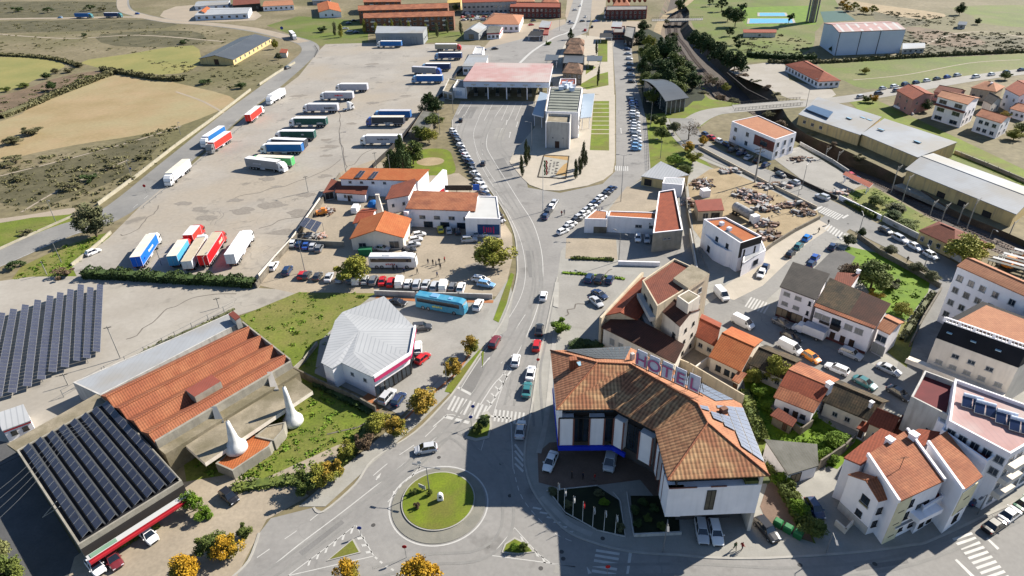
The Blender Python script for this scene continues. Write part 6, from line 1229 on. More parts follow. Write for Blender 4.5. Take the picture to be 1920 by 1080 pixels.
car((1594,668),(1606,673),'SUV','silver','silver pickup in the shade below the white terrace'); car((1665,697),(1680,704),'saloon','silver','silver saloon in the sunny patch of the back street'); car((1620,722),(1633,729),'saloon','teal','dark green saloon parked against the long mossy house')
car((1466,610),(1478,616),'saloon','grey','grey saloon in front of the garage doors'); car((1482,636),(1494,643),'saloon','black','black saloon in the shadow on the back street'); car((1392,610),(1404,616),'van','white','white van parked behind the red-orange roof'); car((1684,742),(1697,750),'saloon','dark grey','dark saloon near the grey party wall')
car((1352,557),(1362,568),'van','white','white van with a blue side patch on the corner plot')
car((1463,331),(1472,335),'hatchback','dark grey','dark hatchback nearest the stone wall on the right street'); car((1489,345),(1480,341),'hatchback','silver','silver hatchback behind the dark one on the right street'); car((1541,373),(1531,369),'SUV','silver','silver SUV stopping before the zebra on the right street','car')
row((1660,437),(1745,483), 4, 'along', ['dark grey', 'silver', 'white', 'white'], 'from the left along the wall of the freight yard', 'cars along the freight yard wall', kinds=['saloon', 'hatchback', 'estate'])
row((1322,255),(1392,288), 6, 'along', ['dark blue', 'red', 'white', 'dark blue', 'black', 'dark blue'], 'from the bend in the shade of the white and orange house', 'cars in the shade at the bend')
row((1372,284),(1436,312), 5, (8,-4), ['dark grey', 'dark blue', 'silver', 'black', 'dark blue'], 'from the left against the wall below the white and orange house', 'cars against the house wall')
row((1864,988),(1918,950), 3, 'along', ['black', 'silver', 'green'], 'from the near zebra at the bottom right kerb', 'cars at the bottom right kerb', kinds=['saloon'])
car((1824,935),(1834,925),'saloon','dark blue','dark blue car under the curved balconies')
car((1526,958),(1535,972),'hatchback','dark blue','dark blue car in the shaded alley beside the left villa'); car((1596,333),(1606,340),'hatchback','red','red car under the orange platform shelter'); car((1608,341),(1618,347),'hatchback','dark blue','dark car under the orange platform shelter')
row((849,248),(936,415), 24, (12,5), ['white', 'silver', 'dark blue', 'black', 'grey', 'white', 'dark grey', 'silver'], 'from the far end of the line past the lawn', 'cars along the left kerb of the toll road', skip=(21,), jit=.15)
row((1023,409),(1040,382), 4, 'along', ['dark blue', 'dark grey', 'white', 'silver'], 'from the near end beside the tall flagpole', 'cars beside the tall flagpole', kinds=['hatchback'])
row((1056,437),(1146,357), 14, (12,-5), ['white', 'silver', 'white', 'dark grey', 'silver', 'white', 'silver', 'white', 'dark blue', 'silver', 'white', 'black', 'dark blue', 'dark blue'], 'from the near end of the slanted row before the office', 'slanted row of cars before the office', kinds=['hatchback', 'saloon'])
row((1193,282),(1187,190), 17, (14,1), ['light blue', 'light blue', 'silver', 'white', 'grey', 'white', 'silver', 'white', 'silver', 'dark grey', 'silver', 'white', 'dark grey', 'dark blue', 'dark blue', 'blue', 'dark blue'], 'from the near end of the long row beside the park', 'long row of cars beside the park')
row((1184,155),(1176,86), 8, (14,1), ['dark grey', 'silver', 'dark blue', 'grey', 'white', 'silver', 'dark blue', 'grey'], 'from the near end of the shaded far row beside the pines', 'far row of cars beside the pines')
row((514,502),(568,519), 3, (10,-14), ['white', 'dark blue', 'red'], 'from the left in the row above the hedge', 'left row above the hedge'); row((576,520),(660,526), 5, (9,-16), ['dark grey', 'dark grey', 'silver', 'silver', 'grey'], 'from the left in the middle of the row above the hedge', 'middle row above the hedge')
row((669,527),(865,543), 13, (5,-16), ['white', 'silver', 'grey', 'red', 'red', 'white', 'white', 'silver', 'silver', 'silver', 'white', 'grey', 'white'], 'from the yellow tree along the wall above the blue coach', 'row along the wall above the coach', kinds=['hatchback', 'estate', 'SUV', 'van', 'saloon'])
row((902,528),(912,537), 2, (14,2), ['white', 'light blue'], 'from the top beside the big round tree', 'cars beside the big round tree', kinds=['estate'])
row((550,460),(600,468), 5, (8,-14), ['white', 'dark blue', 'blue', 'silver', 'grey'], 'from the left along the white wall of the workshop yard', 'cars in the workshop yard')
row((787,443),(762,483), 5, (16,-3), ['white', 'white', 'silver', 'dark grey', 'white'], 'from the top of the column beside the orange roofed hall', 'column of cars beside the orange hall')
row((826,433),(858,437), 3, (-2,-10), ['yellow', 'silver', 'dark grey'], 'from the left under the two storey wing', 'cars under the two storey wing', kinds=['hatchback']); car((892,441),(890,430),'hatchback','silver','pale hatchback below the blue mural'); car((880,453),(894,452),'SUV','silver','silver SUV parked across in front of the mural'); car((916,442),(926,440),'hatchback','white','white hatchback half hidden behind the round tree')
car((668,396),(674,386),'van','white','white delivery van parked in the yard behind the orange hall'); car((717,469),(732,471),'saloon','silver','silver saloon in the shade behind the white coach')
car((176,476),(190,470),'hatchback','white','white hatchback alone in the near corner of the truck yard')
row((1655,168),(1795,143), 8, 'along', ['silver', 'white', 'dark blue', 'dark blue', 'white', 'dark grey', 'blue', 'silver'], 'from the left along the field side of the far street', 'cars on the far street'); row((1830,146),(1915,133), 4, 'along', ['white', 'white', 'dark blue', 'dark blue'], 'from the left at the right end of the far street', 'cars at the end of the far street')
row((1614,184),(1680,172), 3, 'along', ['silver', 'dark grey', 'grey'], 'from the left on the near side of the far street', 'cars near the far junction')
row((905,95),(928,93), 2, 'along', ['dark blue', 'black'], 'behind the inspection hall', 'cars behind the inspection hall', kinds=['saloon'])
rr = random.Random(5)
for k, (x, y) in enumerate(((1068,42),(1092,41),(1110,52),(1072,45),(1098,33),(1118,41),(1097,58),(1078,20),(1088,12))):
 cc = ['dark blue', 'dark grey', 'black', 'silver', 'white', 'blue', 'red', 'silver', 'white'][k]; car((x, y), (x+8 if k % 2 else x+2, y-1 if k % 2 else y-5), 'saloon', cc, '%s car at the far junction, %s counted among the distant traffic' % (cc, NUM[k]), 'car')
for k in range(26):
 x, y = 868+(k % 9)*9.5+rr.uniform(-2, 2), 27+(k//9)*5.5+rr.uniform(-1, 1); cc = rr.choice(['white', 'silver', 'red', 'white', 'grey', 'dark blue']); placecar(rr.choice(['hatchback', 'saloon', 'van']), cc, G(x, y), rr.uniform(0, 3), '%s car in the far compound, %s of the %s line' % (cc, NUM[k % 9], ('back', 'middle', 'front')[k//9]), 'cars in the compound behind the orange roof')
for k, (x, y, cc) in enumerate(((648,55,'silver'),(656,60,'white'),(668,62,'dark blue'),(654,45,'dark blue'),(664,40,'dark grey'),(928,62,'silver'),(1000,40,'dark grey'),(996,48,'red'),(952,58,'dark blue'),(990,30,'black'))): car((x, y), (x+8, y-1), 'saloon', cc, '%s car, %s of the scattered cars around the far apartments and shops' % (cc, NUM[k]))
car((540,129),(548,126),'SUV','dark grey','dark car driving on the yard road near the bend','car'); car((258,27),(266,27),'hatchback','blue','small blue car on the far dusty road bend','car'); car((113,34),(104,34),'hatchback','light blue','light blue car on the far road behind two lorries','car')
for o in PROTO.values():
 for ch in list(o.children): bpy.data.objects.remove(ch)
 bpy.data.objects.remove(o)
# ---------------------------------------------------------------- coaches
def coach(px, head, label, kind):
 a, b = G(*px), G(*head); d = b-a; t = thing('coach', label, 'coach', (0, 0, 0)); L2, w2 = 6.1, 1.27
 paint = {'white': [M('coach_white', (.72,.72,.72,1), rough=.3, coat=.4), M('coach_dark_band', (.02,.02,.025,1), rough=.1, spec=.8)], 'blue': [M('coach_turquoise', (.03,.19,.32,1), (.08,.26,.36,1), sc=.6, rough=.3, coat=.4), M('coach_dark_band', (.02,.02,.025,1), rough=.1, spec=.8)]}[kind]
 m = MB(); sec = lambda x, z0, z1, w: [Vector((x, -w, z0)), Vector((x, -w, z1-.25)), Vector((x, -w+.2, z1)), Vector((x, w-.2, z1)), Vector((x, w, z1-.25)), Vector((x, w, z0))]
 m.loft([sec(-L2, .4, 3.3, w2-.12), sec(-L2+.2, .35, 3.5, w2), sec(L2-1.2, .35, 3.5, w2), sec(L2-.35, .35, 3.25, w2-.03), sec(L2, .45, 1.9, w2-.15)]); m.build('body', paint[0], t)
 for s in (-1, 1):
  m = MB(); m.box((-.3, s*(w2+.005), 2.45), (10.6, .03, 1.0)); m.build('side_window', paint[1], t)
  for x in (-4.2, -2.9, 3.6): wheel(t, x, s*(w2+.01), .5, .3)
  MB().box((L2-.05, s*.9, .8), (.1, .35, .2)).build('headlight', HL, t); MB().box((L2-.2, s*(w2+.2), 2.9), (.15, .12, .5)).build('mirror', BLK, t)
 MB().poly([(L2-.3, -1.1, 3.1), (L2+.01, -1.1, 1.75), (L2+.01, 1.1, 1.75), (L2-.3, 1.1, 3.1)][::-1]).build('windscreen', CG, t)
 MB().box((-1.5, 0, 3.58), (1.8, 1.4, .18)).box((2.4, 0, 3.56), (.9, .9, .12)).build('air_conditioner', CP['white'] if kind == 'white' else CP['light blue'], t)
 for s in (-1, 1):
  m = MB()
  for i, x in enumerate((-1.6, -1.1, -.6, -.1, .5)): m.box((x, s*(w2+.012), 1.3+.1*(i % 2)), (.32, .02, .45), 0)
  m.build('livery_mark', CP['red'] if kind == 'white' else CP['yellow'], t)
 t.location = (a.x, a.y, .07); t.rotation_euler = (0, 0, math.atan2(d.y, d.x)); return t
coach((739,500),(752,500),'white touring coach with dark window band parked beside the orange roofed hall','white')
coach((829,581),(840,583),'light blue touring coach parked along the wall above the showroom','blue')
# ---------------------------------------------------------------- articulated lorries
def tp(n, c): return M('tarpaulin_'+n.replace(' ', '_'), c, tuple(v*.85 for v in c[:3])+(1,), sc=.4, rough=.55)
TP = dict(white=tp('white', (.66,.66,.67,1)), blue=tp('blue', (.01,.12,.36,1)), brightblue=tp('bright blue', (.005,.12,.62,1)), navy=tp('navy', (.02,.045,.13,1)), green=tp('dark green', (.012,.075,.06,1)), red=tp('red', (.75,.03,.02,1)), crimson=tp('crimson', (.72,.008,.012,1)), grey=tp('grey', (.25,.25,.26,1)), cream=tp('cream', (.62,.56,.44,1)), sky=tp('sky blue', (.07,.30,.50,1)), lime=tp('light green', (.08,.38,.12,1)), tan=tp('tan', (.42,.36,.26,1)), silver=tp('silver', (.42,.42,.46,1)), black=tp('charcoal', (.04,.045,.055,1)))
def mark(parent, x0, x1, z0, z1, y, mat, words=1, rr=None):
 """lettering on a trailer side, as small as it reads in the photograph"""
 m = MB(); rr = rr or random.Random(int(x0*10)); x = x0; k = 0
 while x < x1:
  wd = (x1-x0)/9*rr.uniform(.5, .8); hh_ = (z1-z0)*rr.uniform(.7, 1); m.box((x+wd/2, y, z0+hh_/2), (wd, .03, hh_)); x += (x1-x0)/9; k += 1
 m.build('lettering', mat, parent)
def lorry(px, head, label, side='white', roof='white', cab='white', marks=None, ln=13.6, gh=4.0, cab_only=False, name='articulated_lorry', rigid=False):
 a, b = G(*px), G(*head); d = b-a; t = thing(name, label, 'lorry', (0, 0, 0)); cabm = CP[cab] if cab in CP else TP[cab]
 half = (ln+2.6)/2; fx = half; m = MB(); w2 = 1.25
 sec = lambda x, z0, z1, w: [Vector((x, -w, z0)), Vector((x, -w, z1)), Vector((x, -w+.15, z1+.12)), Vector((x, w-.15, z1+.12)), Vector((x, w, z1)), Vector((x, w, z0))]
 m.loft([sec(fx-2.25, .6, 3.45, w2-.05), sec(fx-1.2, .6, 3.45, w2-.03), sec(fx-.35, .6, 2.7, w2-.03), sec(fx, .5, 1.6, w2-.12)]); m.box((fx-3.4, 0, .75), (3.4, 1.0, .35)); c = m.build('cab', cabm, t)
 MB().poly([(fx-.33, -1.1, 2.66), (fx-.0+.02, -1.08, 1.68), (fx+.02, 1.08, 1.68), (fx-.33, 1.1, 2.66)][::-1]).build('windscreen', CG, c)
 for s in (-1, 1):
  MB().box((fx-.95, s*(w2-.02), 2.1), (.8, .03, .7)).build('side_window', CG, c); MB().box((fx-.02, s*.9, .85), (.08, .35, .22)).build('headlight', HL, c); MB().box((fx-.5, s*(w2+.18), 2.3), (.12, .16, .7)).build('mirror', BLK, c)
  wheel(t, fx-1.0, s*(w2+.0), .5, .32); wheel(t, fx-4.2, s*(w2+.0), .5, .5)
 if not cab_only:
  x1 = fx-2.55; x0 = x1-ln; m = MB(); zt = gh; zb = 1.15; m_ = MB()
  m_.box(((x0+x1)/2, 0, (zb+zt)/2), (ln, 2.55, zt-zb), 0, 0, top=1); tr = m_.build('trailer', [TP[side], TP[roof]], t)
  e = MB()
  for x in (x0+.04, x1-.04):
   for s in (-1, 1): e.box((x, s*1.27, (zb+zt)/2), (.14, .06, zt-zb))
  for s in (-1, 1): e.box(((x0+x1)/2, s*1.27, zt-.06), (ln, .06, .14)); e.box(((x0+x1)/2, s*1.27, zb+.06), (ln, .06, .14))
  e.box((x0-.02, 0, (zb+zt)/2), (.05, .04, zt-zb)); e.build('trailer_frame', TP['silver'], tr)
  MB().box(((x0+x1)/2-.5, 0, 1.0), (ln-1.5, 1.1, .28)).build('chassis', BLK, t)
  for s in (-1, 1):
   for x in (x0+1.6, x0+2.9, x0+4.2): wheel(t, x, s*1.2, .5, .35)
   MB().box((x0+7.0, s*1.1, .75), (2.0, .25, .5)).build('side_guard', TP['silver'], t); MB().box((x0-.03, s*.95, 1.0), (.05, .4, .16)).build('tail_light', TLM, t)
  for mk0 in (marks or []):
   f0, f1, z0, z1, col = mk0;
   for s in (-1, 1): mark(tr, lerp(x0, x1, f0), lerp(x0, x1, f1), z0, z1, s*1.295, TP[col])
 t.location = (a.x, a.y, .05); t.rotation_euler = (0, 0, math.atan2(d.y, d.x)); return t
lorry((661,172),(640,172),'all white articulated lorry at the top of the parked column','silver','white','white')
lorry((633,188),(610,188),'white lorry with small red marking, second from the top of the column','silver','white','white',[(.35,.65,2.2,2.9,'crimson')])
lorry((603,211),(580,211),'white lorry with black lettering and a parked tractor touching its rear','silver','white','white',[(.1,.45,1.8,2.9,'black')])
lorry((633,212),(645,209),'small white tractor unit standing at the tail of the black lettered lorry','white','white','white',cab_only=True,name='tractor_unit')
lorry((580,238),(556,238),'dark green lorry with white tree logo, upper one of two','green','white','white',[(.1,.3,1.7,2.3,'white'),(.8,.95,1.7,2.2,'white')])
lorry((556,263),(532,263),'dark green lorry with faint lettering, lower one of two','green','white','white',[(.3,.38,2.4,3.0,'white'),(.75,.92,1.6,2.0,'silver')])
lorry((540,279),(516,278),'lorry with white roof and black sides squeezed between green and blue ones','black','white','white')
lorry((531,288),(506,288),'medium blue lorry parked below the black sided one','blue','white','white')
lorry((513,313),(490,312),'lorry with light green rear panel behind the long grey trailer','lime','cream','lime')
lorry((502,319),(526,322),'long grey lorry facing right with white cab, lowest of the column','grey','white','white',[(.25,.5,2.2,2.7,'silver')])
lorry((519,189),(506,197),'white lorry with blue stripe facing down beside the kerb road','white','white','white')
lorry((480,222),(492,212),'red sided trailer lorry beside the kerb road','red','white','white')
lorry((402,266),(390,274),'white lorry with blue roof edge parked against a red one','blue','white','white'); lorry((413,277),(400,286),'red sided lorry with grey cab parked beside the white and blue one','red','white','grey')
lorry((336,334),(322,346),'white lorry with cream roof alone near the yard entrance','white','cream','white')
lorry((280,480),(294,459),'bright blue lorry with round white logo, leftmost in the bottom row','brightblue','cream','white',[(.42,.68,2.2,2.9,'white')])
lorry((343,485),(354,468),'sky blue trailer with cream roof in the bottom row','sky','cream','red',ln=9.5); lorry((369,452),(380,438),'red trailer in front of the sky blue one in the bottom row','red','white','red',ln=6.0,rigid=True)
lorry((372,484),(392,450),'white lorry with yellow lettering between the blue and the scarlet ones','white','tan','white',[(.2,.9,2.9,3.5,'tan')],gh=3.4)
lorry((403,477),(420,450),'scarlet lorry with yellow lettering and tan roof','crimson','tan','red',[(.72,.92,2.0,3.0,'cream')]); lorry((454,475),(472,447),'plain white articulated lorry, rightmost in the bottom row','white','white','white',[(.55,.75,2.2,2.7,'silver')])
lorry((731,89),(708,89),'blue lorry standing in front of the grey steel warehouse','blue','white','white')
lorry((841,95),(862,95),'beige lorry with bright red cab at the right edge of the yard','tan','white','red'); lorry((841,112),(820,112),'navy lorry below the red cabbed one','navy','white','light blue',[(.3,.7,1.3,1.7,'silver')])
lorry((818,133),(797,133),'dark blue lorry with pale roof, top of the group of three','navy','white','light blue'); lorry((801,140),(824,141),'grey sided lorry with blue cab facing right in the group of three','grey','silver','blue'); lorry((802,156),(780,156),'royal blue lorry, lowest of the group of three','blue','white','light blue')
lorry((737,224),(712,224),'blue lorry half hidden behind the black sided lorry','blue','silver','light blue'); lorry((724,236),(698,236),'black sided lorry with royal blue cab','black','cream','blue',[(.35,.6,1.4,1.8,'white')]); lorry((716,272),(690,272),'white lorry with tank like cargo half under the dark trees','silver','white','white',[(.35,.7,2.4,3.0,'black')])
lorry((159,34),(180,34),'left blue lorry on the far road at the top left','blue','navy','teal'); lorry((214,33),(235,33),'right teal lorry on the far road at the top left','navy','silver','teal')
lorry((550,72),(556,78),'white and green lorry entering round the yard bend','green','white','white')
def box_truck(px, head, label, cab='white', body='white'):
 a, b = G(*px), G(*head); d = b-a; t = thing('box_truck', label, 'truck', (0, 0, 0)); m = MB(); sec = lambda x, z1, w: [Vector((x, -w, .45)), Vector((x, -w, z1)), Vector((x, w, z1)), Vector((x, w, .45))]
 m.loft([sec(1.2, 2.1, .98), sec(2.4, 2.1, .98), sec(2.9, 1.3, .95), sec(3.4, 1.1, .85)]); m.build('cab', CP[cab], t); MB().poly([(2.42, -.9, 2.05), (2.93, -.88, 1.33), (2.93, .88, 1.33), (2.42, .9, 2.05)][::-1]).build('windscreen', CG, t)
 MB().box((-1.1, 0, 1.75), (4.5, 2.1, 1.9), 0, 0, top=1).build('cargo_box', [TP[body], TP['silver']], t)
 for s in (-1, 1):
  for x in (2.4, -2.0): wheel(t, x, s*1.0, .38, .25)
  MB().box((3.38, s*.6, .85), (.08, .3, .18)).build('headlight', HL, t)
 t.location = (a.x, a.y, .07); t.rotation_euler = (0, 0, math.atan2(d.y, d.x)); return t
box_truck((1515,629),(1500,623),'white box truck with grey roof parked below the white terrace','white','white')
# ================================================================ TREES, SHRUBS, HEDGES
def leafm(n, a, b, c3=None): return M('foliage_'+n, a, b, sc=.9, rough=.75, spec=.2, c3=c3, sc3=.35, det=4)
LF = dict(dark=leafm('dark_pine', C(98,120,66), C(72,92,52)) or leafm('x', C(76,90,53), C(51,65,42)), green=leafm('mid_green', C(124,139,65), C(87,105,51), C(142,153,74)), yellow=leafm('autumn_yellow', C(241,191,51), C(205,151,40), C(175,164,62)), ygreen=leafm('yellow_green', C(185,182,74), C(144,151,62), C(207,196,85)),
 olive=leafm('olive_grey', C(144,146,103), C(110,114,81)), brown=leafm('bare_brown', C(151,128,101), C(124,103,81)), bright=leafm('fresh_green', C(142,175,51), C(108,144,44)), orange=leafm('autumn_orange', C(218,182,74), C(180,144,54), C(158,166,70)), cyp=leafm('cypress', C(90,101,56), C(65,76,44)), scrub=leafm('scrub', C(150,146,104), C(126,122,84)), pale=leafm('pale_green', C(171,173,114), C(139,142,87)))
BARK = M('bark', C(120,100,80), C(86,72,58), sc=3)
rg = random.Random(11)
def crown_mesh(name, n, lobes, leaf, shape='round', seed=0):
 r = random.Random(seed); vs, fs = [], []
 cs = []
 for _ in range(lobes):
  while True:
   p = Vector((r.uniform(-1, 1), r.uniform(-1, 1), r.uniform(-1, 1)))
   if p.length < 1: break
  if shape == 'cone': h_ = (p.z+1)/2; k = (1-h_)**.8; p.x *= k; p.y *= k; rad = .12+.26*(1-h_)
  elif shape == 'column': p.x *= .5; p.y *= .5; p.z *= .9; rad = .36
  else: p = Vector((p.x*.86+.1*p.z, p.y*.78, p.z*.8)); rad = r.uniform(.15, .44)
  cs.append((p, rad))
 for i in range(n):
  c, rad = cs[i % len(cs)]
  d = Vector((r.gauss(0, 1), r.gauss(0, 1), r.gauss(0, 1))).normalized(); p = c+d*rad*(r.uniform(.25, 1)**.5)
  u = Vector((r.gauss(0, 1), r.gauss(0, 1), r.gauss(0, .6))).normalized(); v = u.cross(Vector((r.gauss(0, 1), r.gauss(0, 1), r.gauss(0, 1))).normalized())
  if v.length < .1: continue
  v.normalize(); s = leaf*r.uniform(.6, 1.3); b = len(vs); vs += [p-u*s, p+v*s*.7, p+u*s, p-v*s*.7]; fs.append((b, b+1, b+2, b+3))
 me = bpy.data.meshes.new(name); me.from_pydata([v[:] for v in vs], [], fs); me.materials.append(LF['green']); me.update(); return me
CM = dict(round=[crown_mesh('crown', 5200, 30, .062, seed=i) for i in range(3)], cone=[crown_mesh('crown', 4200, 34, .055, 'cone', 20+i) for i in range(2)], column=[crown_mesh('crown', 2600, 16, .06, 'column', 30+i) for i in range(2)],
 bare=[crown_mesh('crown', 1500, 40, .035, seed=40)], small=[crown_mesh('crown', 900, 10, .11, seed=50+i) for i in range(3)], smallcone=[crown_mesh('crown', 900, 16, .1, 'cone', 60)])
def trunk_mesh(name, limbs, seed):
 r = random.Random(seed); m = MB(); m.tube((0, 0, 0), (.04, .02, .45), .05, .035, 7).tube((.04, .02, .45), (.02, -.03, .8), .035, .015, 6)
 for i in range(limbs):
  a = 2*math.pi*i/limbs+r.uniform(-.3, .3); z = r.uniform(.3, .55); m.tube((.03, .01, z), (.3*math.cos(a), .3*math.sin(a), z+r.uniform(.2, .35)), .022, .006, 5)
 return m
tr0 = []
for s_ in range(2):
 m = trunk_mesh('trunk', 7, s_); me = bpy.data.meshes.new('trunk'); me.from_pydata([v[:] for v in m.v], [], m.f); me.materials.append(BARK); tr0.append(me)
KN = {'dark': 'dark green conifer', 'green': 'green tree', 'yellow': 'yellow autumn tree', 'ygreen': 'yellow-green tree', 'olive': 'grey-green tree', 'brown': 'bare brown tree', 'bright': 'fresh green bush', 'orange': 'orange autumn tree', 'cyp': 'slender cypress', 'scrub': 'dull green bush', 'pale': 'pale green tree'}
def tree(px, h, r, leaf, label, shape='round', group=None, name=None, z=0, full=True, base=None):
 p = base or G(px[0], px[1], z); t = thing(name or ('shrub' if h < 2.6 else 'tree'), label, 'bush' if h < 2.6 else 'tree', p, rg.uniform(0, 6.28), group)
 sh = shape if full else {'round': 'small', 'bare': 'bare', 'cone': 'smallcone', 'column': 'column'}[shape]
 tb = .04 if shape in ('cone', 'column') else (.0 if h < 2.6 else .2)
 o = bpy.data.objects.new('crown', rg.choice(CM[sh])); COL.objects.link(o); o.parent = t; hz = h*(1-tb)/2
 o.location = (0, 0, h*tb+hz*(.95)); o.scale = (r*1.12, r*1.12*rg.uniform(.88, 1.1), hz*1.08); o.material_slots[0].link = 'OBJECT'; o.material_slots[0].material = LF[leaf]
 if h >= 2.6:
  k = bpy.data.objects.new('trunk', rg.choice(tr0)); COL.objects.link(k); k.parent = t; k.scale = (max(r*1.3, h*.3), max(r*1.3, h*.3), h*.85)
 return t
T = tree
T((182,444),10,4.4,'olive','tall feathery grey-green tree at the corner of the truck yard entrance')
T((925,502),8.2,4.9,'ygreen','big round yellow-green tree at the edge of the restaurant car park'); T((665,532),7.6,4.0,'ygreen','round yellow-green tree at the left of the white coach')
T((883,665),4.6,1.9,'orange','small orange tree, upper one on the grass verge beside the forecourt'); T((850,706),4.6,2.0,'orange','small orange tree, lower one on the grass verge with its shadow on the forecourt'); T((795,772),5,3.0,'orange','broad orange tree above the dark blue hatchback')
T((712,808),4,2.1,'ygreen','yellow-green tree left of the orange one below the showroom'); T((745,818),4.2,1.9,'orange','orange tree below the showroom corner'); T((652,858),3.6,1.8,'ygreen','yellow-green bushy tree beside the verge of the factory garden'); T((685,845),4,1.7,'brown','reddish bare tree on the verge above the roundabout')
T((575,925),4.6,2.0,'green','dark green tree at the left of the cluster by the dirt path'); T((600,912),4.6,2.2,'ygreen','yellow-green tree in the middle of the cluster by the dirt path'); T((627,905),4.8,2.0,'orange','orange tree at the right of the cluster by the dirt path')
T((352,1088),4.2,2.3,'yellow','bright yellow tree at the bottom edge beside the driveway'); T((430,1045),4.2,2.1,'yellow','bright yellow tree beside the market driveway exit'); T((400,1040),4.2,2.0,'green','green tree left of the yellow one at the driveway exit'); T((462,1004),2.4,1.2,'green','small dark bush at the driveway exit')
T((365,958),4.0,1.7,'bright','light green leafy tree below the market corner'); T((385,972),2.4,1.3,'bright','low green bush beside the light green leafy tree'); T((655,1098),5,2.0,'yellow','yellow treetop cut by the bottom edge, left one'); T((793,1105),6,2.6,'yellow','yellow treetop cut by the bottom edge, below the roundabout')
T((8,1075),9,2.6,'pale','pale green conifer at the bottom left corner','cone'); T((30,1100),6,2.2,'green','dark leafed tree behind the pale conifer at the corner')
T((1052,625),3.6,2.0,'bright','round fresh green bush beside the kerb of the main street'); T((1090,652),1.8,2.6,'dark','low dark hedge bush behind the hotel end'); T((1115,655),1.6,2.2,'dark','low dark bush beside the white wing')
T((1449,714),6.0,3.0,'ygreen','tall pale green tree in front of the mossy roofed house'); T((1408,718),3.4,2.0,'ygreen','grey-green bushy tree beside the orange lean-to'); T((1420,742),2.6,1.5,'bright','green bushy tree behind the hotel'); T((1440,770),2.0,1.2,'bright','dull green garden bush left of the garden shed')
T((1632,542),7.4,4.6,'green','large round dark tree on the bright lawn behind the terrace'); T((1593,530),5,2.6,'brown','reddish brown tree left of the large round dark tree'); T((1590,460),3.2,1.9,'olive','small tree at the top corner of the bright lawn'); T((1613,446),3,1.2,'dark','small dark tree at the wall corner by the street')
T((1808,494),7.6,5.0,'ygreen','large round tree beside the low brown annex'); T((1765,470),3,2,'green','smaller green tree left of the large round tree'); T((1666,478),2.8,1.8,'olive','grey-green tree leaning over the lawn wall, left one'); T((1718,512),2.8,1.9,'olive','grey-green tree leaning over the lawn wall, middle one'); T((1745,528),2.8,1.9,'olive','grey-green tree leaning over the lawn wall, right one')
T((1690,590),3,2,'ygreen','yellowish bush among the vegetable gardens'); T((1640,560),2.4,1.9,'orange','reddish bush behind the terrace houses'); T((1672,540),2.4,2,'olive','silvery bush in the vegetable garden')
T((1465,905),2.5,1.6,'bright','green bush at the top of the strip beside the hotel wall'); T((1478,930),2.5,1.7,'green','green bush in the middle of the strip beside the hotel wall'); T((1495,960),2.5,1.6,'bright','green bush below the middle of the strip beside the hotel wall'); T((1523,1003),3,1.9,'green','round green tree beside the white front yard wall'); T((1519,786),2.4,1.3,'bright','fresh green shrub in front of the white chimney house')
T((1550,865),2.4,1.6,'bright','green shrub cluster on the ivy wall'); T((1570,835),2.6,2,'bright','bright green thicket behind the left villa')
T((804,212),10.5,4.6,'dark','big dark conifer beside the truck yard wall','cone'); T((818,212),7,3.6,'dark','dark rounded conifer right of the big one'); T((756,322),13,4.2,'dark','large dark cedar above the restaurant roof','cone'); T((775,308),9,4.4,'green','green leafy tree behind the dark cedar'); T((737,318),9,3.2,'dark','dark conifer left of the cedar','cone')
T((805,268),6,3.4,'ygreen','yellowish tree behind the grey garage ruin'); T((815,238),5.5,3.8,'green','bushy tree right of the grey garage ruin'); T((787,262),6,3.0,'green','dense green tree between the ruin and the cedar')
h = house('roofless grey garage ruin under the conifers', [(766,248),(798,252),(824,214),(793,207)], 2.4, 'flat', 'stone', 'fibre', name='ruin', cat='building', over=0, parapet=.2); win(h, 0, .5, 1.2, 1, 1)
for px, h_, lab in (((979,331),7.4,'nearest cypress on the left of the plaza'),((987,312),6.6,'middle cypress on the left of the plaza'),((986,306),8.6,'far cypress on the left of the plaza, partly hidden'),((992,302),5.6,'small cypress at the back left of the plaza'),
 ((1079,336),7,'nearest cypress on the right of the paved map'),((1087,327),6.4,'second cypress on the right of the paved map'),((1092,318),10.5,'tallest cypress on the right of the paved map'),((1097,313),6,'fourth cypress on the right of the paved map'),((1121,161),10,'tall dark cypress on the lawn behind the administration building'),((1118,103),8,'dark cypress beside the striped garden')):
 T(px, h_, 1.05, 'cyp', lab, 'column', 'cypresses of the plaza', 'cypress')
PN = [((1222,128),9,3.8,'green'),((1236,110),9,3.8,'dark'),((1251,122),11,4.4,'dark'),((1262,140),9,4.4,'green'),((1240,150),9,4.2,'dark'),((1212,165),6,3.4,'green'),((1216,95),7,2.8,'ygreen'),((1199,82),8,3.6,'dark'),((1206,60),6,3,'dark'),((1275,160),7,4.6,'green'),((1298,168),6.5,3.6,'dark'),((1228,172),7,3.6,'green'),((1212,118),8,3.6,'green'),((1252,172),10,4,'dark'),((1270,185),8,4,'green'),((1206,142),8,3,'dark'),((1288,150),7,3.2,'dark'),((1226,196),6,3,'green'),((1256,100),9,3.2,'dark')]
for k, (px, h_, r, l) in enumerate(PN): T(px, h_*1.25, r*1.4, l, '%s of the park grove beside the parked cars, %s from the bottom left' % (KN[l], NUM[k]), 'cone' if l == 'dark' and k % 2 else 'round', 'park grove', full=True)
for k, (px, h_) in enumerate((((1300,92),8),((1313,98),9),((1327,106),9),((1340,114),8.5),((1352,122),9),((1364,128),8),((1376,132),8.5),((1390,134),7),((1308,84),7),((1345,104),7))): T(px, h_*1.3, 4.4, 'dark', 'dark pine on the far bank of the railway cutting, %s along the row' % NUM[k], 'cone' if k % 2 else 'round', 'pines on the railway bank', full=k % 2 == 0)
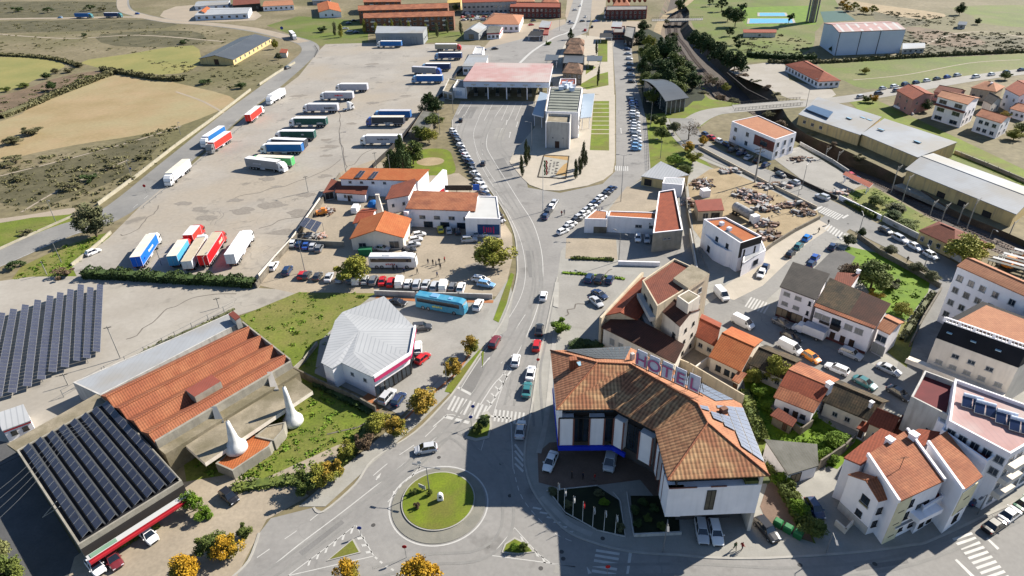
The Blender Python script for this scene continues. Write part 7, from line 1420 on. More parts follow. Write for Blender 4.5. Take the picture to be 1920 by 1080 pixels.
T((1322,162),7,3.6,'brown','bare brown tree in the park above the curved street','bare'); T((1345,168),6,3.2,'brown','second bare brown tree beside the cutting','bare'); T((1291,262),8,4.0,'brown','wide bare tree at the street bend','bare'); T((1360,172),4,2.2,'ygreen','yellow bush beside the cutting'); T((1336,160),4.5,2.6,'olive','olive tree between the bare trees')
T((1238,238),5,2.8,'green','green tree in the park below the curved hall'); T((1262,250),4.6,2.6,'olive','olive tree in the park below the curved hall'); T((1240,262),5,2.8,'green','leafy tree in the park beside the blue cars'); T((1265,310),4,3.0,'bright','round green bush left of the yellow one above the pale shed'); T((1298,305),4.6,3.0,'ygreen','round yellowish tree above the scrap yard'); T((1290,286),4,2.4,'yellow','yellow bush at the top of the park corner'); T((1285,322),2.4,2.6,'green','low green bush beside the pale shed'); T((1222,230),4,2,'dark','dark tree beside the long row of cars')
T((1318,272),3.5,2,'yellow','small yellow tree at the fence of the street bend')
for k, (x, y, r_, l_) in enumerate(((1300,172,3,'brown'),(1318,184,3,'scrub'),(1350,190,2.6,'brown'),(1375,197,3,'scrub'),(1395,150,3.4,'brown'),(1415,160,3,'scrub'),(1440,172,3,'brown'),(1455,186,2.6,'scrub'),(1380,140,3,'brown'),(1262,110,3,'scrub'),(1262,70,3,'scrub'),(1250,45,3,'scrub'),(1475,262,2.6,'scrub'),(1460,240,2.6,'brown'),(1440,222,2.4,'scrub'),(1520,262,2.2,'scrub'),(1560,282,2.2,'brown'),(1610,305,2.2,'scrub'))): T((x, y), 3.2, r_, l_, '%s on the slopes of the railway cutting, %s counted from the far bend' % ({'brown': 'dry brown bush', 'scrub': 'olive bush'}[l_], NUM[k]), group='bushes of the railway cutting', z=-2.2)
for k, (px, h_, r) in enumerate((((1378,50),12,5.5),((1364,40),10,4.5),((1352,22),10,4.2),((1390,28),9,4),((1368,68),7,3),((1376,84),6,2.6),((1385,92),6,2.8),((1478,44),7,3),((1276,24),11,3.6),((1272,14),10,3.4),((1350,6),9,4),((1330,12),8,3))): T(px, h_, r, 'dark' if k != 9 else 'green', 'dark tree near the swimming pools and the cutting, %s of the clump' % NUM[k], 'round', 'dark trees near the pools', full=k in (0, 1, 8))
for k, px in enumerate(((1588,22),(1600,20),(1618,26),(1634,27),(1580,14))): T(px, 6, 4, 'yellow' if k % 2 == 0 else 'ygreen', 'yellowish tree behind the sports court, %s from the left' % NUM[k], 'round', 'yellowish trees behind the court', full=False)
T((1798,28),8,3.6,'dark','dark tree alone at the corner of the far green field'); T((1832,46),4,2.4,'dark','small dark tree below the far green field'); T((1560,100),4.5,2.0,'dark','dark small tree against the blue warehouse wall'); T((1621,138),3,2.2,'ygreen','small yellowish tree in the big field'); T((1636,192),3.6,2.2,'yellow','yellow bush at the garden of the pink house'); T((1622,192),3,2,'green','green bush beside the yellow one at the pink house'); T((1730,208),5,3.4,'dark','dark round tree between the pink house and the balcony house'); T((1882,224),3.4,2,'orange','orange bush behind the right white house'); T((1900,262),4,3,'ygreen','yellowish bushes at the right edge below the white house'); T((1915,250),4,3,'green','green bush at the right edge'); T((1884,150),4,2.6,'green','green tree beside the far street at the right')
T((1640,385),3,2.6,'green','green hedge bush at the top of the freight garden'); T((1672,410),2.4,2.6,'dark','low dark bush in the freight garden'); T((1700,425),2,3.4,'green','spreading low bush in the freight garden'); T((1680,395),2,3,'olive','spreading olive bush in the freight garden')
for k, x in enumerate((684,706,723,737,768,801,839,865,820,752)): T((x, 62+(k % 3)*4), 9, 1.8, 'ygreen' if k < 6 else 'olive', 'thin yellowing poplar in front of the far apartments, %s of the row' % NUM[k], 'column', 'poplars before the apartments', full=True)
T((640,70),9,2.4,'ygreen','tall yellow-green poplar at the edge of the truck yard','column'); T((629,66),9,2.0,'olive','tall grey poplar left of the yellow-green one','column'); T((606,60),4,4,'dark','dark round bush left of the tall poplars'); T((855,22),6,2.6,'green','green tree beside the yellow building'); T((517,92),6,2.2,'ygreen','yellowish tree beside the small red roofed hut'); T((523,112),4,1.8,'olive','small tree below the small red roofed hut'); T((1070,74),7,2.4,'dark','dark conifer behind the customs houses','cone')
T((1028,84),2.4,2,'bright','small green shrub beside the customs forecourt')
FB = [((60,252),3.2,4.4,'scrub'),((25,270),3,3.6,'scrub'),((100,170),5,3,'dark'),((88,148),3.4,2.8,'dark'),((105,138),3,2.4,'scrub'),((45,165),2.6,3.2,'green'),((12,172),2.6,2.4,'green'),((130,136),2.6,3,'scrub'),((148,126),3,2.6,'scrub'),((385,158),2.6,3.6,'dark'),((452,166),3,2.8,'dark'),((150,156),2.4,3,'green'),((172,148),2.5,3,'green'),
      ((35,22),5,5,'dark'),((90,24),5,5,'dark'),((170,20),5,5,'dark'),((195,22),4,4,'scrub'),((345,82),3,3.4,'dark'),((160,68),2.4,2.4,'dark'),((30,305),2.6,4.4,'scrub'),((5,316),2.6,3.4,'scrub'),((38,338),2.4,2.8,'scrub'),((172,340),2.5,3.2,'dark'),((128,355),2.6,3.4,'scrub'),((210,315),2.2,3,'scrub'),((262,298),2,2.4,'scrub'),((240,340),2,2.4,'scrub'),((28,502),2.4,2.4,'dark'),((50,440),2,2,'scrub'),((122,520),2.2,2.6,'brown')]
for k, (px, h_, r, l) in enumerate(FB): T(px, h_, r, l, '%s on the open fields at the left, %s counted' % ({'scrub': 'dull olive bush', 'dark': 'dark bush', 'green': 'green bush', 'brown': 'dry brown bush'}[l], NUM[k % 26] if k < 26 else NUM[k-26]+' after the first twenty-six'), 'round', 'bushes on the open fields', full=k < 12)
def hedge(label, px, wd, ht, leaf='dark', name='hedge', lm=.2, dens=16, kind=None):
 P = smooth(GL(px), 4) if len(px) > 2 else GL(px); r = random.Random(len(label)); vs, fs = [], []
 for a, b in zip(P, P[1:]):
  d = b-a; L0 = d.length; d.normalize(); n = Vector((-d.y, d.x, 0))
  for _ in range(int(L0*dens*(wd+2*ht))):
   s = r.uniform(0, L0); k = .82+.2*math.sin((a+d*s).x*.8)+.12*math.sin((a+d*s).x*2.3); side = r.random(); H_ = ht*k
   if side < wd/(wd+2*ht): q = Vector((0, 0, H_-r.uniform(0, .3)))+n*r.uniform(-wd/2, wd/2)
   else: q = Vector((0, 0, r.uniform(0, H_)))+n*(wd/2*r.choice((-1, 1))*r.uniform(.8, 1.08))
   p = a+d*s+q; u = Vector((r.gauss(0, 1), r.gauss(0, 1), r.gauss(0, .7))).normalized(); v = u.cross(Vector((r.gauss(0, 1), r.gauss(0, 1), r.gauss(0, 1)))).normalized(); z = lm*r.uniform(.7, 1.6); bb = len(vs)
   vs += [p-u*z, p+v*z*.8, p+u*z, p-v*z*.8]; fs.append((bb, bb+1, bb+2, bb+3))
 for a, b in zip(P, P[1:]):
  d = b-a; L0 = d.length; d.normalize(); n = Vector((-d.y, d.x, 0)); w_ = wd*.36; bb = len(vs)
  for q, z in ((a, 0), (b, 0)):
   for o_, z_ in ((-w_, 0), (w_, 0), (w_, ht*.68), (-w_, ht*.68)): vs.append(q+n*o_+Vector((0, 0, z_)))
  for i in range(4): j = (i+1) % 4; fs.append((bb+i, bb+j, bb+4+j, bb+4+i))
 c = sum(P, Vector())/len(P); me = bpy.data.meshes.new(name); me.from_pydata([(Vector(v)-c)[:] for v in vs], [], fs); me.materials.append(LF[leaf]); o = bpy.data.objects.new(name, me); COL.objects.link(o); o.location = c; tag(o, label, 'hedge')
 if kind: o['kind'] = kind
 return o
hedge('long dense dark hedge along the lower end of the truck yard', [(160,519),(240,522),(330,528),(478,536)], 2.8, 2.6)
hedge('rough dark hedgerow along the top of the stubble field', [(192,132),(250,142),(300,150),(345,151)], 3, 2.4, 'scrub', lm=.4, dens=5); hedge('bushy hedgerow between the stubble field and the brown strip', [(0,222),(60,198),(100,180),(160,158),(210,138)], 5, 2.2, 'scrub', lm=.45, dens=4)
hedge('thin dark hedgerow above the green stubble field', [(0,104),(60,107),(110,113),(150,125)], 3, 1.6, 'scrub', lm=.4, dens=5); hedge('clipped green hedge round the freight garden', [(1580,372),(1590,382),(1640,410)], 1.2, 1.5, 'green'); hedge('dark hedgerow along the near side of the big right field', [(1440,118),(1540,118),(1640,112),(1780,104),(1920,98)], 3, 1.8, 'scrub', lm=.45, dens=4)
hedge('dark hedge row below the swimming pools', [(1400,105),(1460,110),(1530,112)], 4, 3.2, 'dark', lm=.35, dens=4); hedge('low hedge in front of the market awning', [(212,1035),(250,1012),(300,985)], 1.0, .8, 'green'); hedge('weedy growth along the fence behind the factory', [(200,700),(300,645),(380,610),(440,580)], .8, .5, 'olive', dens=6)
hedge('low green hedge along the bottom of the sandy plot', [(1070,486),(1110,487),(1150,489)], .8, .8, 'green'); hedge('strip of weeds between the two sandy lots', [(1055,512),(1110,516),(1172,524)], .9, .4, 'bright'); hedge('overgrown ivy hedge beside the side alley wall', [(1690,640),(1735,570),(1750,555)], 1.2, 1.2, 'olive')
hedge('wild green thicket down the strip beside the hotel wall', [(1440,850),(1455,885),(1480,935),(1510,990)], 2.4, 1.3, 'green'); hedge('bramble thicket behind the hotel', [(1395,735),(1410,780),(1430,830)], 2.0, 1.2, 'green')
hedge('overgrown brambles between the factory and the verge', [(700,790),(660,850),(600,895),(520,905),(440,918)], 2.2, 1.0, 'green', dens=8); hedge('dark brambles along the boundary wall below the white hall', [(590,720),(640,745),(700,775)], 1.6, 1.0, 'dark')
def scatter(name, polys, n, smin, smax, leaf, label, seed=3, sc=1):
 r = random.Random(seed); vs, fs = [], []
 for px, k in polys:
  P = GL(px); x0, x1 = min(p.x for p in P), max(p.x for p in P); y0, y1 = min(p.y for p in P), max(p.y for p in P); cnt = 0
  while cnt < k:
   x, y = r.uniform(x0, x1), r.uniform(y0, y1)
   if not poly_in(P, x, y): continue
   cnt += 1; s = r.uniform(smin, smax)*r.choice((.5, 1, 1, 1.5))
   for _ in range(int(10+s*10)):
    d = Vector((r.gauss(0, 1), r.gauss(0, 1), abs(r.gauss(0, .6)))).normalized()*s*r.uniform(.3, 1); p = Vector((x, y, .02))+Vector((d.x, d.y, d.z*.4)); u = Vector((r.gauss(0, 1), r.gauss(0, 1), r.gauss(0, .5))).normalized(); v = u.cross(Vector((r.gauss(0, 1), r.gauss(0, 1), r.gauss(0, 1)))).normalized(); z = s*.3*r.uniform(.7, 1.3); b = len(vs)
    vs += [p-u*z, p+v*z*.7, p+u*z, p-v*z*.7]; fs.append((b, b+1, b+2, b+3))
 me = bpy.data.meshes.new(name); me.from_pydata([v[:] for v in vs], [], fs); me.materials.append(LF[leaf]); o = bpy.data.objects.new(name, me); COL.objects.link(o); tag(o, label, 'scrub', kind='stuff'); return o
scatter('field_scrub', [([(-50,40),(230,40),(460,60),(420,85),(250,100),(-50,95)], 420), ([(-50,5),(220,5),(220,30),(-50,30)], 160), ([(0,310),(200,270),(330,235),(320,290),(180,385),(0,400)], 420), ([(0,222),(110,180),(185,150),(150,138),(0,185)], 120), ([(250,108),(380,120),(500,110),(540,120),(440,170),(340,150)], 150)], 0, .4, 1.3, 'scrub', 'low olive scrub scattered over the left fields')
scatter('field_scrub', [([(1680,60),(1920,60),(1920,98),(1700,106)], 420), ([(1640,20),(1790,30),(1800,48),(1700,50)], 160), ([(1380,60),(1520,70),(1520,100),(1400,110)], 100)], 0, .5, 1.4, 'scrub', 'low scrub scattered over the right hillside', 5)
scatter('weeds', [([(448,594),(560,548),(700,550),(640,600),(590,700),(545,680)], 160), ([(340,840),(560,690),(690,760),(640,880),(420,925)], 420), ([(1400,700),(1480,750),(1600,820),(1560,880),(1440,850)], 420), ([(20,526),(120,462),(206,440),(145,500)], 160)], 0, .25, .7, 'bright', 'tufts of rough weeds on the overgrown plots', 7)
scatter('weeds', [([(1250,95),(1272,100),(1350,170),(1330,180)], 60), ([(1583,362),(1640,352),(1760,420),(1650,415)], 90), ([(1600,470),(1740,522),(1690,600)], 100)], 0, .25, .7, 'bright', 'tufts of fresh weeds beside the railway and gardens', 8)
SC = M('rusty_scrap', C(160,124,98), C(96,84,76), sc=1.5, rough=.8); SC2 = M('grey_scrap', C(226,224,220), C(160,160,162), sc=1.2, rough=.6); SC3 = M('painted_scrap', C(220,150,110), C(226,224,224), sc=1.4)
def heap(label, px, n, spread, mats, seed):
 p0 = G(*px); r = random.Random(seed); m = MB()
 for _ in range(n):
  a = r.uniform(0, 6.28); q = r.uniform(0, 1)**.8; x, y = p0.x+math.cos(a)*q*spread[0]*.85, p0.y+math.sin(a)*q*spread[1]*.85; s = r.uniform(.4, 1.5); hgt = (1-q)*spread[2]
  if r.random() < .5: m.box((x, y, .15+hgt*r.random()), (s*1.5, s*.7, s*.6), r.uniform(0, 3), r.choice((0, 0, 1, 1, 2)))
  else: m.tube((x, y, .1+hgt*r.random()), (x+r.uniform(-1, 1)*s*1.6, y+r.uniform(-1, 1)*s*1.6, .2+hgt*r.random()+r.uniform(0, .5)), r.uniform(.04, .22), n=6, mi=r.choice((0, 1, 1, 2)))
 o = m.build('scrap_heap', mats, None, org=Vector((p0.x, p0.y, 0))); tag(o, label, 'scrap heap', 'heaps of the scrap yard', 'stuff'); return o
for k, (lab, px, n, sp) in enumerate((('grey scrap heap in the middle of the scrap yard',(1393,365),70,(5,4,1.6)),('orange and white scrap heap right of the middle',(1420,375),80,(6,4,1.8)),('dark scrap heap beside the tank lorry',(1437,392),60,(5,3,1.4)),('mixed scrap heap in front of the modern house',(1430,420),60,(4.5,3,1.6)),('white scrap line behind the pale shed',(1318,345),60,(5,6,1.4)),('dark scrap beside the red roofed hut',(1296,385),50,(3,5,1.6)),
   ('row of scrap along the street wall, upper part',(1455,350),60,(8,3,1.2)),('row of scrap along the street wall, lower part',(1490,385),60,(7,3,1.2)),('car shells piled at the right corner of the scrap yard',(1506,401),50,(4,2.4,1.3)),('rubble heap beside the fence of the scrap yard',(1440,442),60,(5,4,1.4)),('small violet and white scrap near the yard gate',(1370,322),50,(5,2.4,1.0)),('junk pile in the workshop yard of the restaurant',(612,398),50,(3.2,2.2,1.3)),('planks and rubble beside the solar carport',(590,444),50,(3.6,2.6,.8)),('sand and stone heaps in the walled yard above the tracks',(1500,300),50,(6,3,.8)),('timber pile at the end of the walled yard',(1578,362),40,(4,1.6,.6)),('stored machinery under the striped sheds at the right edge',(1900,492),60,(5,3,2.0)))): heap(lab, px, n, sp, [SC, SC2, SC3], k)
# ================================================================ STREET FURNITURE, FENCES, PEOPLE
GALV = M('galvanised_pole', C(176,178,180), rough=.5, metal=.3); CONCP = M('concrete_pole', C(200,196,188))
def hfit(b, ytop, z0=0):
 p = G(b[0], b[1], z0)
 for k in range(10, 400):
  if PX((p.x, p.y, z0+k/10))[1] <= ytop: return k/10
 return 10
def lamp(px, ytop, label, arms=1, dirpx=(10,0), group='street lamps'):
 p = G(*px); h = hfit(px, ytop); t = thing('street_lamp', label, 'street lamp', p, group=group); MB().tube(p, p+Vector((0, 0, h)), .11, .06, 8).build('pole', GALV, t)
 d = G(px[0]+dirpx[0], px[1]+dirpx[1])-p; d.normalize()
 for s in ((1,) if arms == 1 else (1, -1)):
  a = p+Vector((0, 0, h)); b = a+d*1.6*s+Vector((0, 0, .35)); MB().tube(a, b, .05, .04, 6).build('arm', GALV, t); MB().box((b.x+d.x*.3*s, b.y+d.y*.3*s, b.z), (.9, .3, .14), math.atan2(d.y, d.x)).build('lamp_head', M('lamp_head', C(150,152,156)), t)
for px, yt, lab, ar, dr in (((805,919),877,'double armed street lamp on the roundabout lawn',2,(10,2)),((105,417),376,'lamp post beside the left kerb road near the dirt path',1,(8,4)),((115,492),455,'lamp post on the grass below the left kerb road',1,(8,-4)),((246,330),300,'lamp post on the wall of the kerb road below the field',1,(8,4)),((339,253),230,'lamp post on the far wall of the kerb road',1,(8,4)),((303,497),466,'lamp post at the hedge behind the blue lorry',1,(6,-6)),((391,519),484,'lamp post in the hedge behind the scarlet lorry',1,(6,-6)),
  ((572,510),440,'tall lamp post in the restaurant car park',1,(10,0)),((1164,378),292,'tall double lamp post beside the slanted cars',2,(10,0)),((1242,149),110,'lamp post above the curved hall roof',1,(6,0)),((1219,240),192,'lamp post beside the park row, near the curved hall',1,(-8,0)),((1238,297),262,'lamp post in the park near the green bushes',1,(-8,0)),((850,213),172,'lamp post beside the mural block',1,(8,0)),((825,252),205,'lamp post at the dark trees of the car lane',1,(8,0)),
  ((1160,490),438,'lamp post with arm beside the sandy plot',2,(8,4)),((1243,1035),975,'dark lamp post on the pavement below the hotel garden',1,(0,10)),((1548,1038),1000,'lamp post on the pavement before the terraced villas',1,(2,8)),((1832,965),968-40,'lamp post leaning over the bottom right road',1,(-8,6)),((838,723),672,'lamp post on the verge between the orange trees',1,(8,0)),((1490,395),355,'lamp post at the right street beside the scrap yard',1,(4,-8)),((1610,438),405,'lamp post at the corner of the side street',1,(-4,-8)),((1731,505),470,'lamp post beside the olive wall',1,(-4,-8)),((1503,355),310,'thin lamp post on the kerb of the right street',1,(6,-6)),((1690,382),353,'lamp post on the station platform',1,(4,4)),((1855,448),430,'lamp post at the far platform end',1,(4,4)),
  ((997,285),230,'tall lamp post in the shade of the administration building',1,(-10,0)),((652,345),250,'thin lattice lamp mast standing in the truck yard',1,(5,0)),((831,1000),1000-30,'x',1,(5,0)),((1511,202),150,'lamp post at the school corner',1,(8,0)),((1437,372),330,'thin post at the scrap yard gate',1,(5,5)),((1100,70),30,'lamp post at the far junction',1,(-6,0)),((1049,58),25,'lamp post beside the red brick terrace',1,(5,0)),((948,745),705,'x',1,(0,0))):
 if lab != 'x': lamp(px, yt, lab, ar, dr)
def flagpole(px, ytop, label, cols, group=None):
 p = G(*px); h = hfit(px, ytop); t = thing('flagpole', label, 'flagpole', p, group=group); MB().tube(p, p+Vector((0, 0, h)), .06 if h < 10 else .14, .03, 8).build('pole', M('white_pole', C(226,226,224,.6)), t)
 for k, c in enumerate(cols):
  m = MB(); n = 6; wz = 1.0; x0 = .1; z1 = h-.2-(k*.9 if h < 10 else 0)
  secs = []
  if h >= 10: x0 = .12+k*.55; wz = 2.6
  for i in range(n+1): f = i/n; secs.append((Vector((p.x+x0+(.35 if h >= 10 else .05)*abs(math.sin(f*9)), p.y+.2*math.sin(f*7), z1-f*(1.7 if h < 10 else 4.5)))))
  for i in range(n):
   a, b = secs[i], secs[i+1]; m.poly([a, b, b+Vector((.42 if h > 10 else .16, .1, 0)), a+Vector((.5 if h > 10 else .2, .1, 0))])
  m.build('flag', M('flag_'+c, dict(white=C(232,232,230,.6), red=C(200,40,46,.6), green=C(20,110,60,.6), yellow=C(230,190,40,.6))[c]), t)
flagpole((1018,397), 300, 'very tall flagpole with green and red flag beside the plaza road', ['green', 'red'])
for k, ((x, y), yt, c) in enumerate((((1046,941),906,'white'),((1058,955),917,'white'),((1074,970),930,'white'),((1092,979),941,'red'),((1111,989),951,'white'),((1132,996),957,'white'),((1153,1002),965,'white'))): flagpole((x, y), yt, ('flagpole with red flag in the middle of the hotel garden row' if c == 'red' else 'flagpole with furled white flag, %s from the left in the hotel garden' % NUM[k]), [c], 'hotel garden flagpoles')
def fence(label, px, ht=1.2, step=2.5, mat=None, rails=2, name='fence', thick=.05, solid=None, z0=0):
 P = GL(px); mat = mat or GALV; c = sum(P, Vector())/len(P); t = thing(name, label, 'fence', (c.x, c.y, 0)); rl = MB();
 for a, b in zip(P, P[1:]):
  d = b-a; L0 = d.length; d.normalize(); k = 0
  while k <= L0: q = a+d*k; MB().box((q.x, q.y, z0+ht/2), (thick*2.2, thick*2.2, ht+.1), math.atan2(d.y, d.x)).build('post', mat, t); k += step
  for r_ in range(rails): z = z0+ht*(r_+1)/rails-.04; rl.box(((a.x+b.x)/2, (a.y+b.y)/2, z), (L0, thick, thick), math.atan2(d.y, d.x))
 rl.build('rails', mat, t); return t
CREAM = M('cream_wall', C(214,206,184,.5), C(190,182,160,.5), sc=.5, pat='streak', pa=.4)
wall_line('long cream wall along the field side of the kerb road', [(185,385),(260,330),(330,275),(400,224),(470,170)], 1.1, .4, CREAM)
wall_line('cream wall section beside the yellow barn', [(487,160),(520,138),(553,119)], 1.1, .4, CREAM); wall_line('low cream wall below the kerb road at the far left', [(0,468),(70,436),(140,405)], .6, .4, CREAM)
wall_line('curved low wall at the corner of the truck yard', [(136,499),(160,480),(190,455),(208,438)], .9, .35, CREAM); wall_line('old wall between the truck yard and the restaurant yard', [(482,540),(520,490),(560,445),(605,380),(638,332)], 1.5, .35, 'stone'); wall_line('white wall with green lettering on the restaurant side', [(487,524),(520,486),(548,456),(606,372)], 1.6, .25, 'offwhite')
P0 = G(508,500); P1 = G(524,478); d = (P1-P0).normalized(); t_ = text_mesh('ALET', 1.5, M('green_wall_letters', C(40,130,80,.6)), None, 'wall_lettering', .03, lerp(P0, P1, .5)+Vector((d.y, -d.x, 0))*.2+Vector((0, 0, .15)), rz=math.atan2(d.y, d.x)); tag(t_, 'green lettering painted on the white yard wall', 'lettering'); t_.name = 'wall_lettering'
wall_line('dark wall along the right side of the truck yard', [(700,315),(755,262),(800,205),(832,178),(858,140),(905,97)], 1.6, .3, 'dark')
wall_line('block wall with coping above the blue coach', [(704,553),(780,556),(860,558),(922,560)], 1.3, .35, 'greyw'); wall_line('boundary wall between the factory and the white hall', [(550,700),(600,725),(660,750),(705,775)], 1.8, .3, 'stone'); wall_line('wall of the grass plot beside the white hall', [(595,648),(570,680),(548,700)], 1.0, .3, 'conc')
wall_line('wall closing the workshop yard of the restaurant', [(548,456),(600,461),(645,463)], 1.6, .25, 'conc'); wall_line('white boundary wall along the freight garden', [(1573,374),(1610,392),(1650,412)], 1.4, .3, 'white'); wall_line('white boundary wall along the parked cars on the right street', [(1655,415),(1720,448),(1800,492)], 1.6, .3, 'greyw')
wall_line('dark stone wall between the right street and the bright lawn', [(1608,447),(1650,478),(1700,505),(1760,540)], 1.4, .4, 'stone'); wall_line('dark wall between the walled yard and the right street', [(1452,318),(1520,351),(1568,374)], 1.0, .3, 'dark'); wall_line('pale wall above the railway tracks behind the walled yard', [(1500,272),(1560,305),(1590,325)], 1.2, .3, 'greyw')
wall_line('long concrete wall along the street side of the scrap yard', [(1310,278),(1360,305),(1440,347),(1530,392)], 1.0, .25, 'beige'); wall_line('brown stone wall of the scrap yard along the side street', [(1536,411),(1490,435),(1448,461),(1424,480)], 1.1, .35, 'stone'); wall_line('tall wall between the office and the scrap yard', [(1284,350),(1288,400),(1298,450),(1306,500)], 1.6, .25, 'stone')
wall_line('pale low wall of the hotel garden', [(1190,1006),(1276,1002)], .6, .25, 'greyw'); wall_line('pale kerb along the hotel flower bed', [(1025,921),(1120,911)], .2, .12, 'greyw'); wall_line('pale edge between the two hotel gardens', [(1175,925),(1188,1005)], .3, .14, 'greyw'); wall_line('thin kerb round the flagpole garden', [(1030,923),(1060,962),(1120,995),(1172,1007)], .2, .12, 'greyw'); wall_line('inner edge of the flagpole garden', [(1150,924),(1163,940),(1172,1005)], .2, .12, 'greyw')
for k, (x, y, l_) in enumerate(((1065,948,'olive'),(1122,928,'olive'),(1133,945,'bright'),(1162,992,'olive'),(1036,925,'olive'),(1190,960,'dark'),(1206,945,'dark'),(1214,975,'green'),(1240,990,'green'),(1195,985,'dark'),(1226,955,'dark'))): T((x, y), 1.1, .75, l_, 'clipped shrub in the shaded hotel gardens, %s from the left' % NUM[k], group='shrubs of the hotel gardens')
wall_line('low long white wall above the brown roofed block', [(1160,497),(1235,499)], 1.2, .4, 'white'); wall_line('white retaining wall below the houses at the right edge', [(1676,200),(1712,216)], .8, .3, 'white'); wall_line('concrete wall below the meadow strip behind the freight shed', [(1790,288),(1850,312),(1920,342),(2000,380)], 1.2, .4, 'conc'); wall_line('old wall beside the alley behind the tall apartment block', [(1762,548),(1730,600),(1705,650)], 1.4, .3, 'stone')
wall_line('narrow wall between the asphalt passage and the modern house', [(1293,440),(1300,480),(1306,515)], 1.8, .3, 'greyw'); wall_line('dark retaining edge above the railway cutting beside the school lot', [(1362,138),(1400,170),(1440,190)], .8, .4, 'dark')
fence('wire fence with concrete posts behind the storage strip', [(120,745),(200,700),(330,635),(440,578)], 1.8, 4); fence('dark fence along the truck yard kerb', [(590,108),(596,95),(590,86)], .9, 2, DFRAME); fence('fence with pale posts along the meadow strip behind the freight shed', [(1700,258),(1780,285),(1850,312),(1920,345),(2000,384)], 1.6, 4.5, CONCP); fence('chain fence round the walled yard', [(1440,318),(1500,347),(1572,372)], 1.4, 4, DFRAME)
fence('wire fence along the lower edge of the lower left yard', [(0,880),(60,850),(140,805)], 1.4, 4, DFRAME); fence('white railing beside the side street walkway', [(1310,470),(1330,520)], 1.2, 1.5); fence('iron fence along the park side of the parked cars', [(1206,90),(1208,180),(1214,260),(1216,320)], 1.1, 3, DFRAME)
fence('guard rail on the kerb road', [(270,390),(330,340),(440,250),(510,190)], .7, 4, GALV, 1)
for k, (b, yt) in enumerate((((1670,362),312),((1690,382),330),((1742,408),378),((1764,417),384),((1795,420),384),((1812,430),366),((1890,447),420),((1545,305),278),((1568,310),284))):
 p = G(b[0], b[1], -1.5); t = thing('catenary_mast', 'grey catenary mast beside the railway tracks, %s from the left' % NUM[[2, 3, 4, 5, 6, 7, 8, 0, 1][k]], 'mast', p, group='catenary masts'); h_ = max(5, min(9, hfit(b, yt, -1.5)))
 MB().tube(p, p+Vector((0, 0, h_)), .16, .12, 6).build('pole', CONCP, t); MB().tube(p+Vector((0, 0, h_-.6)), p+Vector((2.2, 1.6, h_-.2)), .06, n=5).tube(p+Vector((0, 0, h_-1.6)), p+Vector((2.2, 1.6, h_-.4)), .05, n=5).build('bracket', CONCP, t)
p = G(1415,342); t = thing('power_pole', 'tall lattice power pole with cross arms at the street side of the scrap yard', 'power pole', p); h_ = hfit((1415,342), 276); MB().tube(p, p+Vector((0, 0, h_)), .3, .16, 6).build('pole', CONCP, t); MB().box((p.x, p.y, p.z+h_-.6), (4.4, .14, .16), .3).box((p.x, p.y, p.z+h_-1.7), (3.4, .14, .16), .3).build('cross_arm', DFRAME, t)
top = p+Vector((0, 0, h_-.5)); m = MB()
for k, tgt in enumerate(((1690,300,9),(1690,306,9),(1240,520,14),(1560,260,10))):
 q = G(tgt[0], tgt[1], tgt[2]); prev = top+Vector((k*.8-1.2, 0, 0))
 for i in range(1, 13): f = i/12; c = lerp(top, q, f); c.z -= 2.2*math.sin(math.pi*f); m.tube(prev, c, .02, n=3, cap=False); prev = c
o = m.build('power_cables', DFRAME, None, org=p); tag(o, 'thin cables running from the lattice power pole', 'cable')
p = G(84,985); t = thing('cable_bracket', 'leaning steel bracket with cables at the left edge of the market roof', 'bracket', p); MB().tube(G(80,970,5), G(106,940,7.4), .06).tube(G(80,970,5), G(112,950,6.9), .05).build('arm', GALV, t)
m = MB()
for k in range(4):
 a, b = G(-60+k*6, 960+k*16, 9), G(110+k*6, 812+k*5, 9.2); prev = a
 for i in range(1, 11): f = i/10; c = lerp(a, b, f); c.z -= .8*math.sin(math.pi*f); m.tube(prev, c, .025, n=3, cap=False); prev = c
 b2 = G(160+k*5, 790+k*4, 9.5); m.tube(b, b2, .025, n=3, cap=False)
o = m.build('power_cables', GALV, None, org=G(60,900)); tag(o, 'bundle of cables crossing the left corner of the market roof', 'cable')
def pole(px, yt, label, r=.12): p = G(*px); h_ = hfit(px, yt); t = thing('utility_pole', label, 'pole', p); MB().tube(p, p+Vector((0, 0, h_)), r, r*.7, 8).build('pole', CONCP, t); MB().box((p.x, p.y, p.z+h_-.4), (1.4, .12, .12), .4).build('cross_arm', DFRAME, t)
pole((226,672), 612, 'utility pole between the solar field and the storage strip'); pole((128,722), 700, 'short pole beside the solar field fence'); pole((411,577), 572-14, 'short pole at the far end of the storage strip'); pole((88,515), 490, 'pale pole among the weeds by the yard wall'); pole((578,360), 330, 'thin pole in the truck yard near the old wall'); pole((708,330), 285, 'thin pole beside the dark cedar'); pole((733,330), 290, 'second thin pole beside the dark cedar'); pole((1018,700), 660, 'x') if False else None
a, b = G(829,364), G(899,364); d = (b-a).normalized(); rz = math.atan2(d.y, d.x); c = (a+b)/2; L0 = (b-a).length; t = thing('billboard', 'long black roadside billboard with grey lettering and a blue end panel', 'billboard', c)
MB().box((c.x-1.2, c.y, 2.2), (L0*.82, .2, 1.7), rz).build('black_panel', M('billboard_black', (.012,.01,.012,1), rough=.4), t); e = c+d*(L0*.42); MB().box((e.x, e.y, 2.3), (L0*.17, .24, 2.0), rz).build('blue_panel', M('billboard_blue', (.005,.08,.42,1), rough=.4), t)
m = MB(); n = Vector((d.y, -d.x, 0)); r = random.Random(4)
for i in range(17): q = c+d*(-L0*.46+i*.38)+n*.14; m.box((q.x, q.y, 2.3), (.26, .04, .6 if i != 8 else .05), rz)
m.build('lettering', M('billboard_grey', C(150,140,150)), t); m = MB()
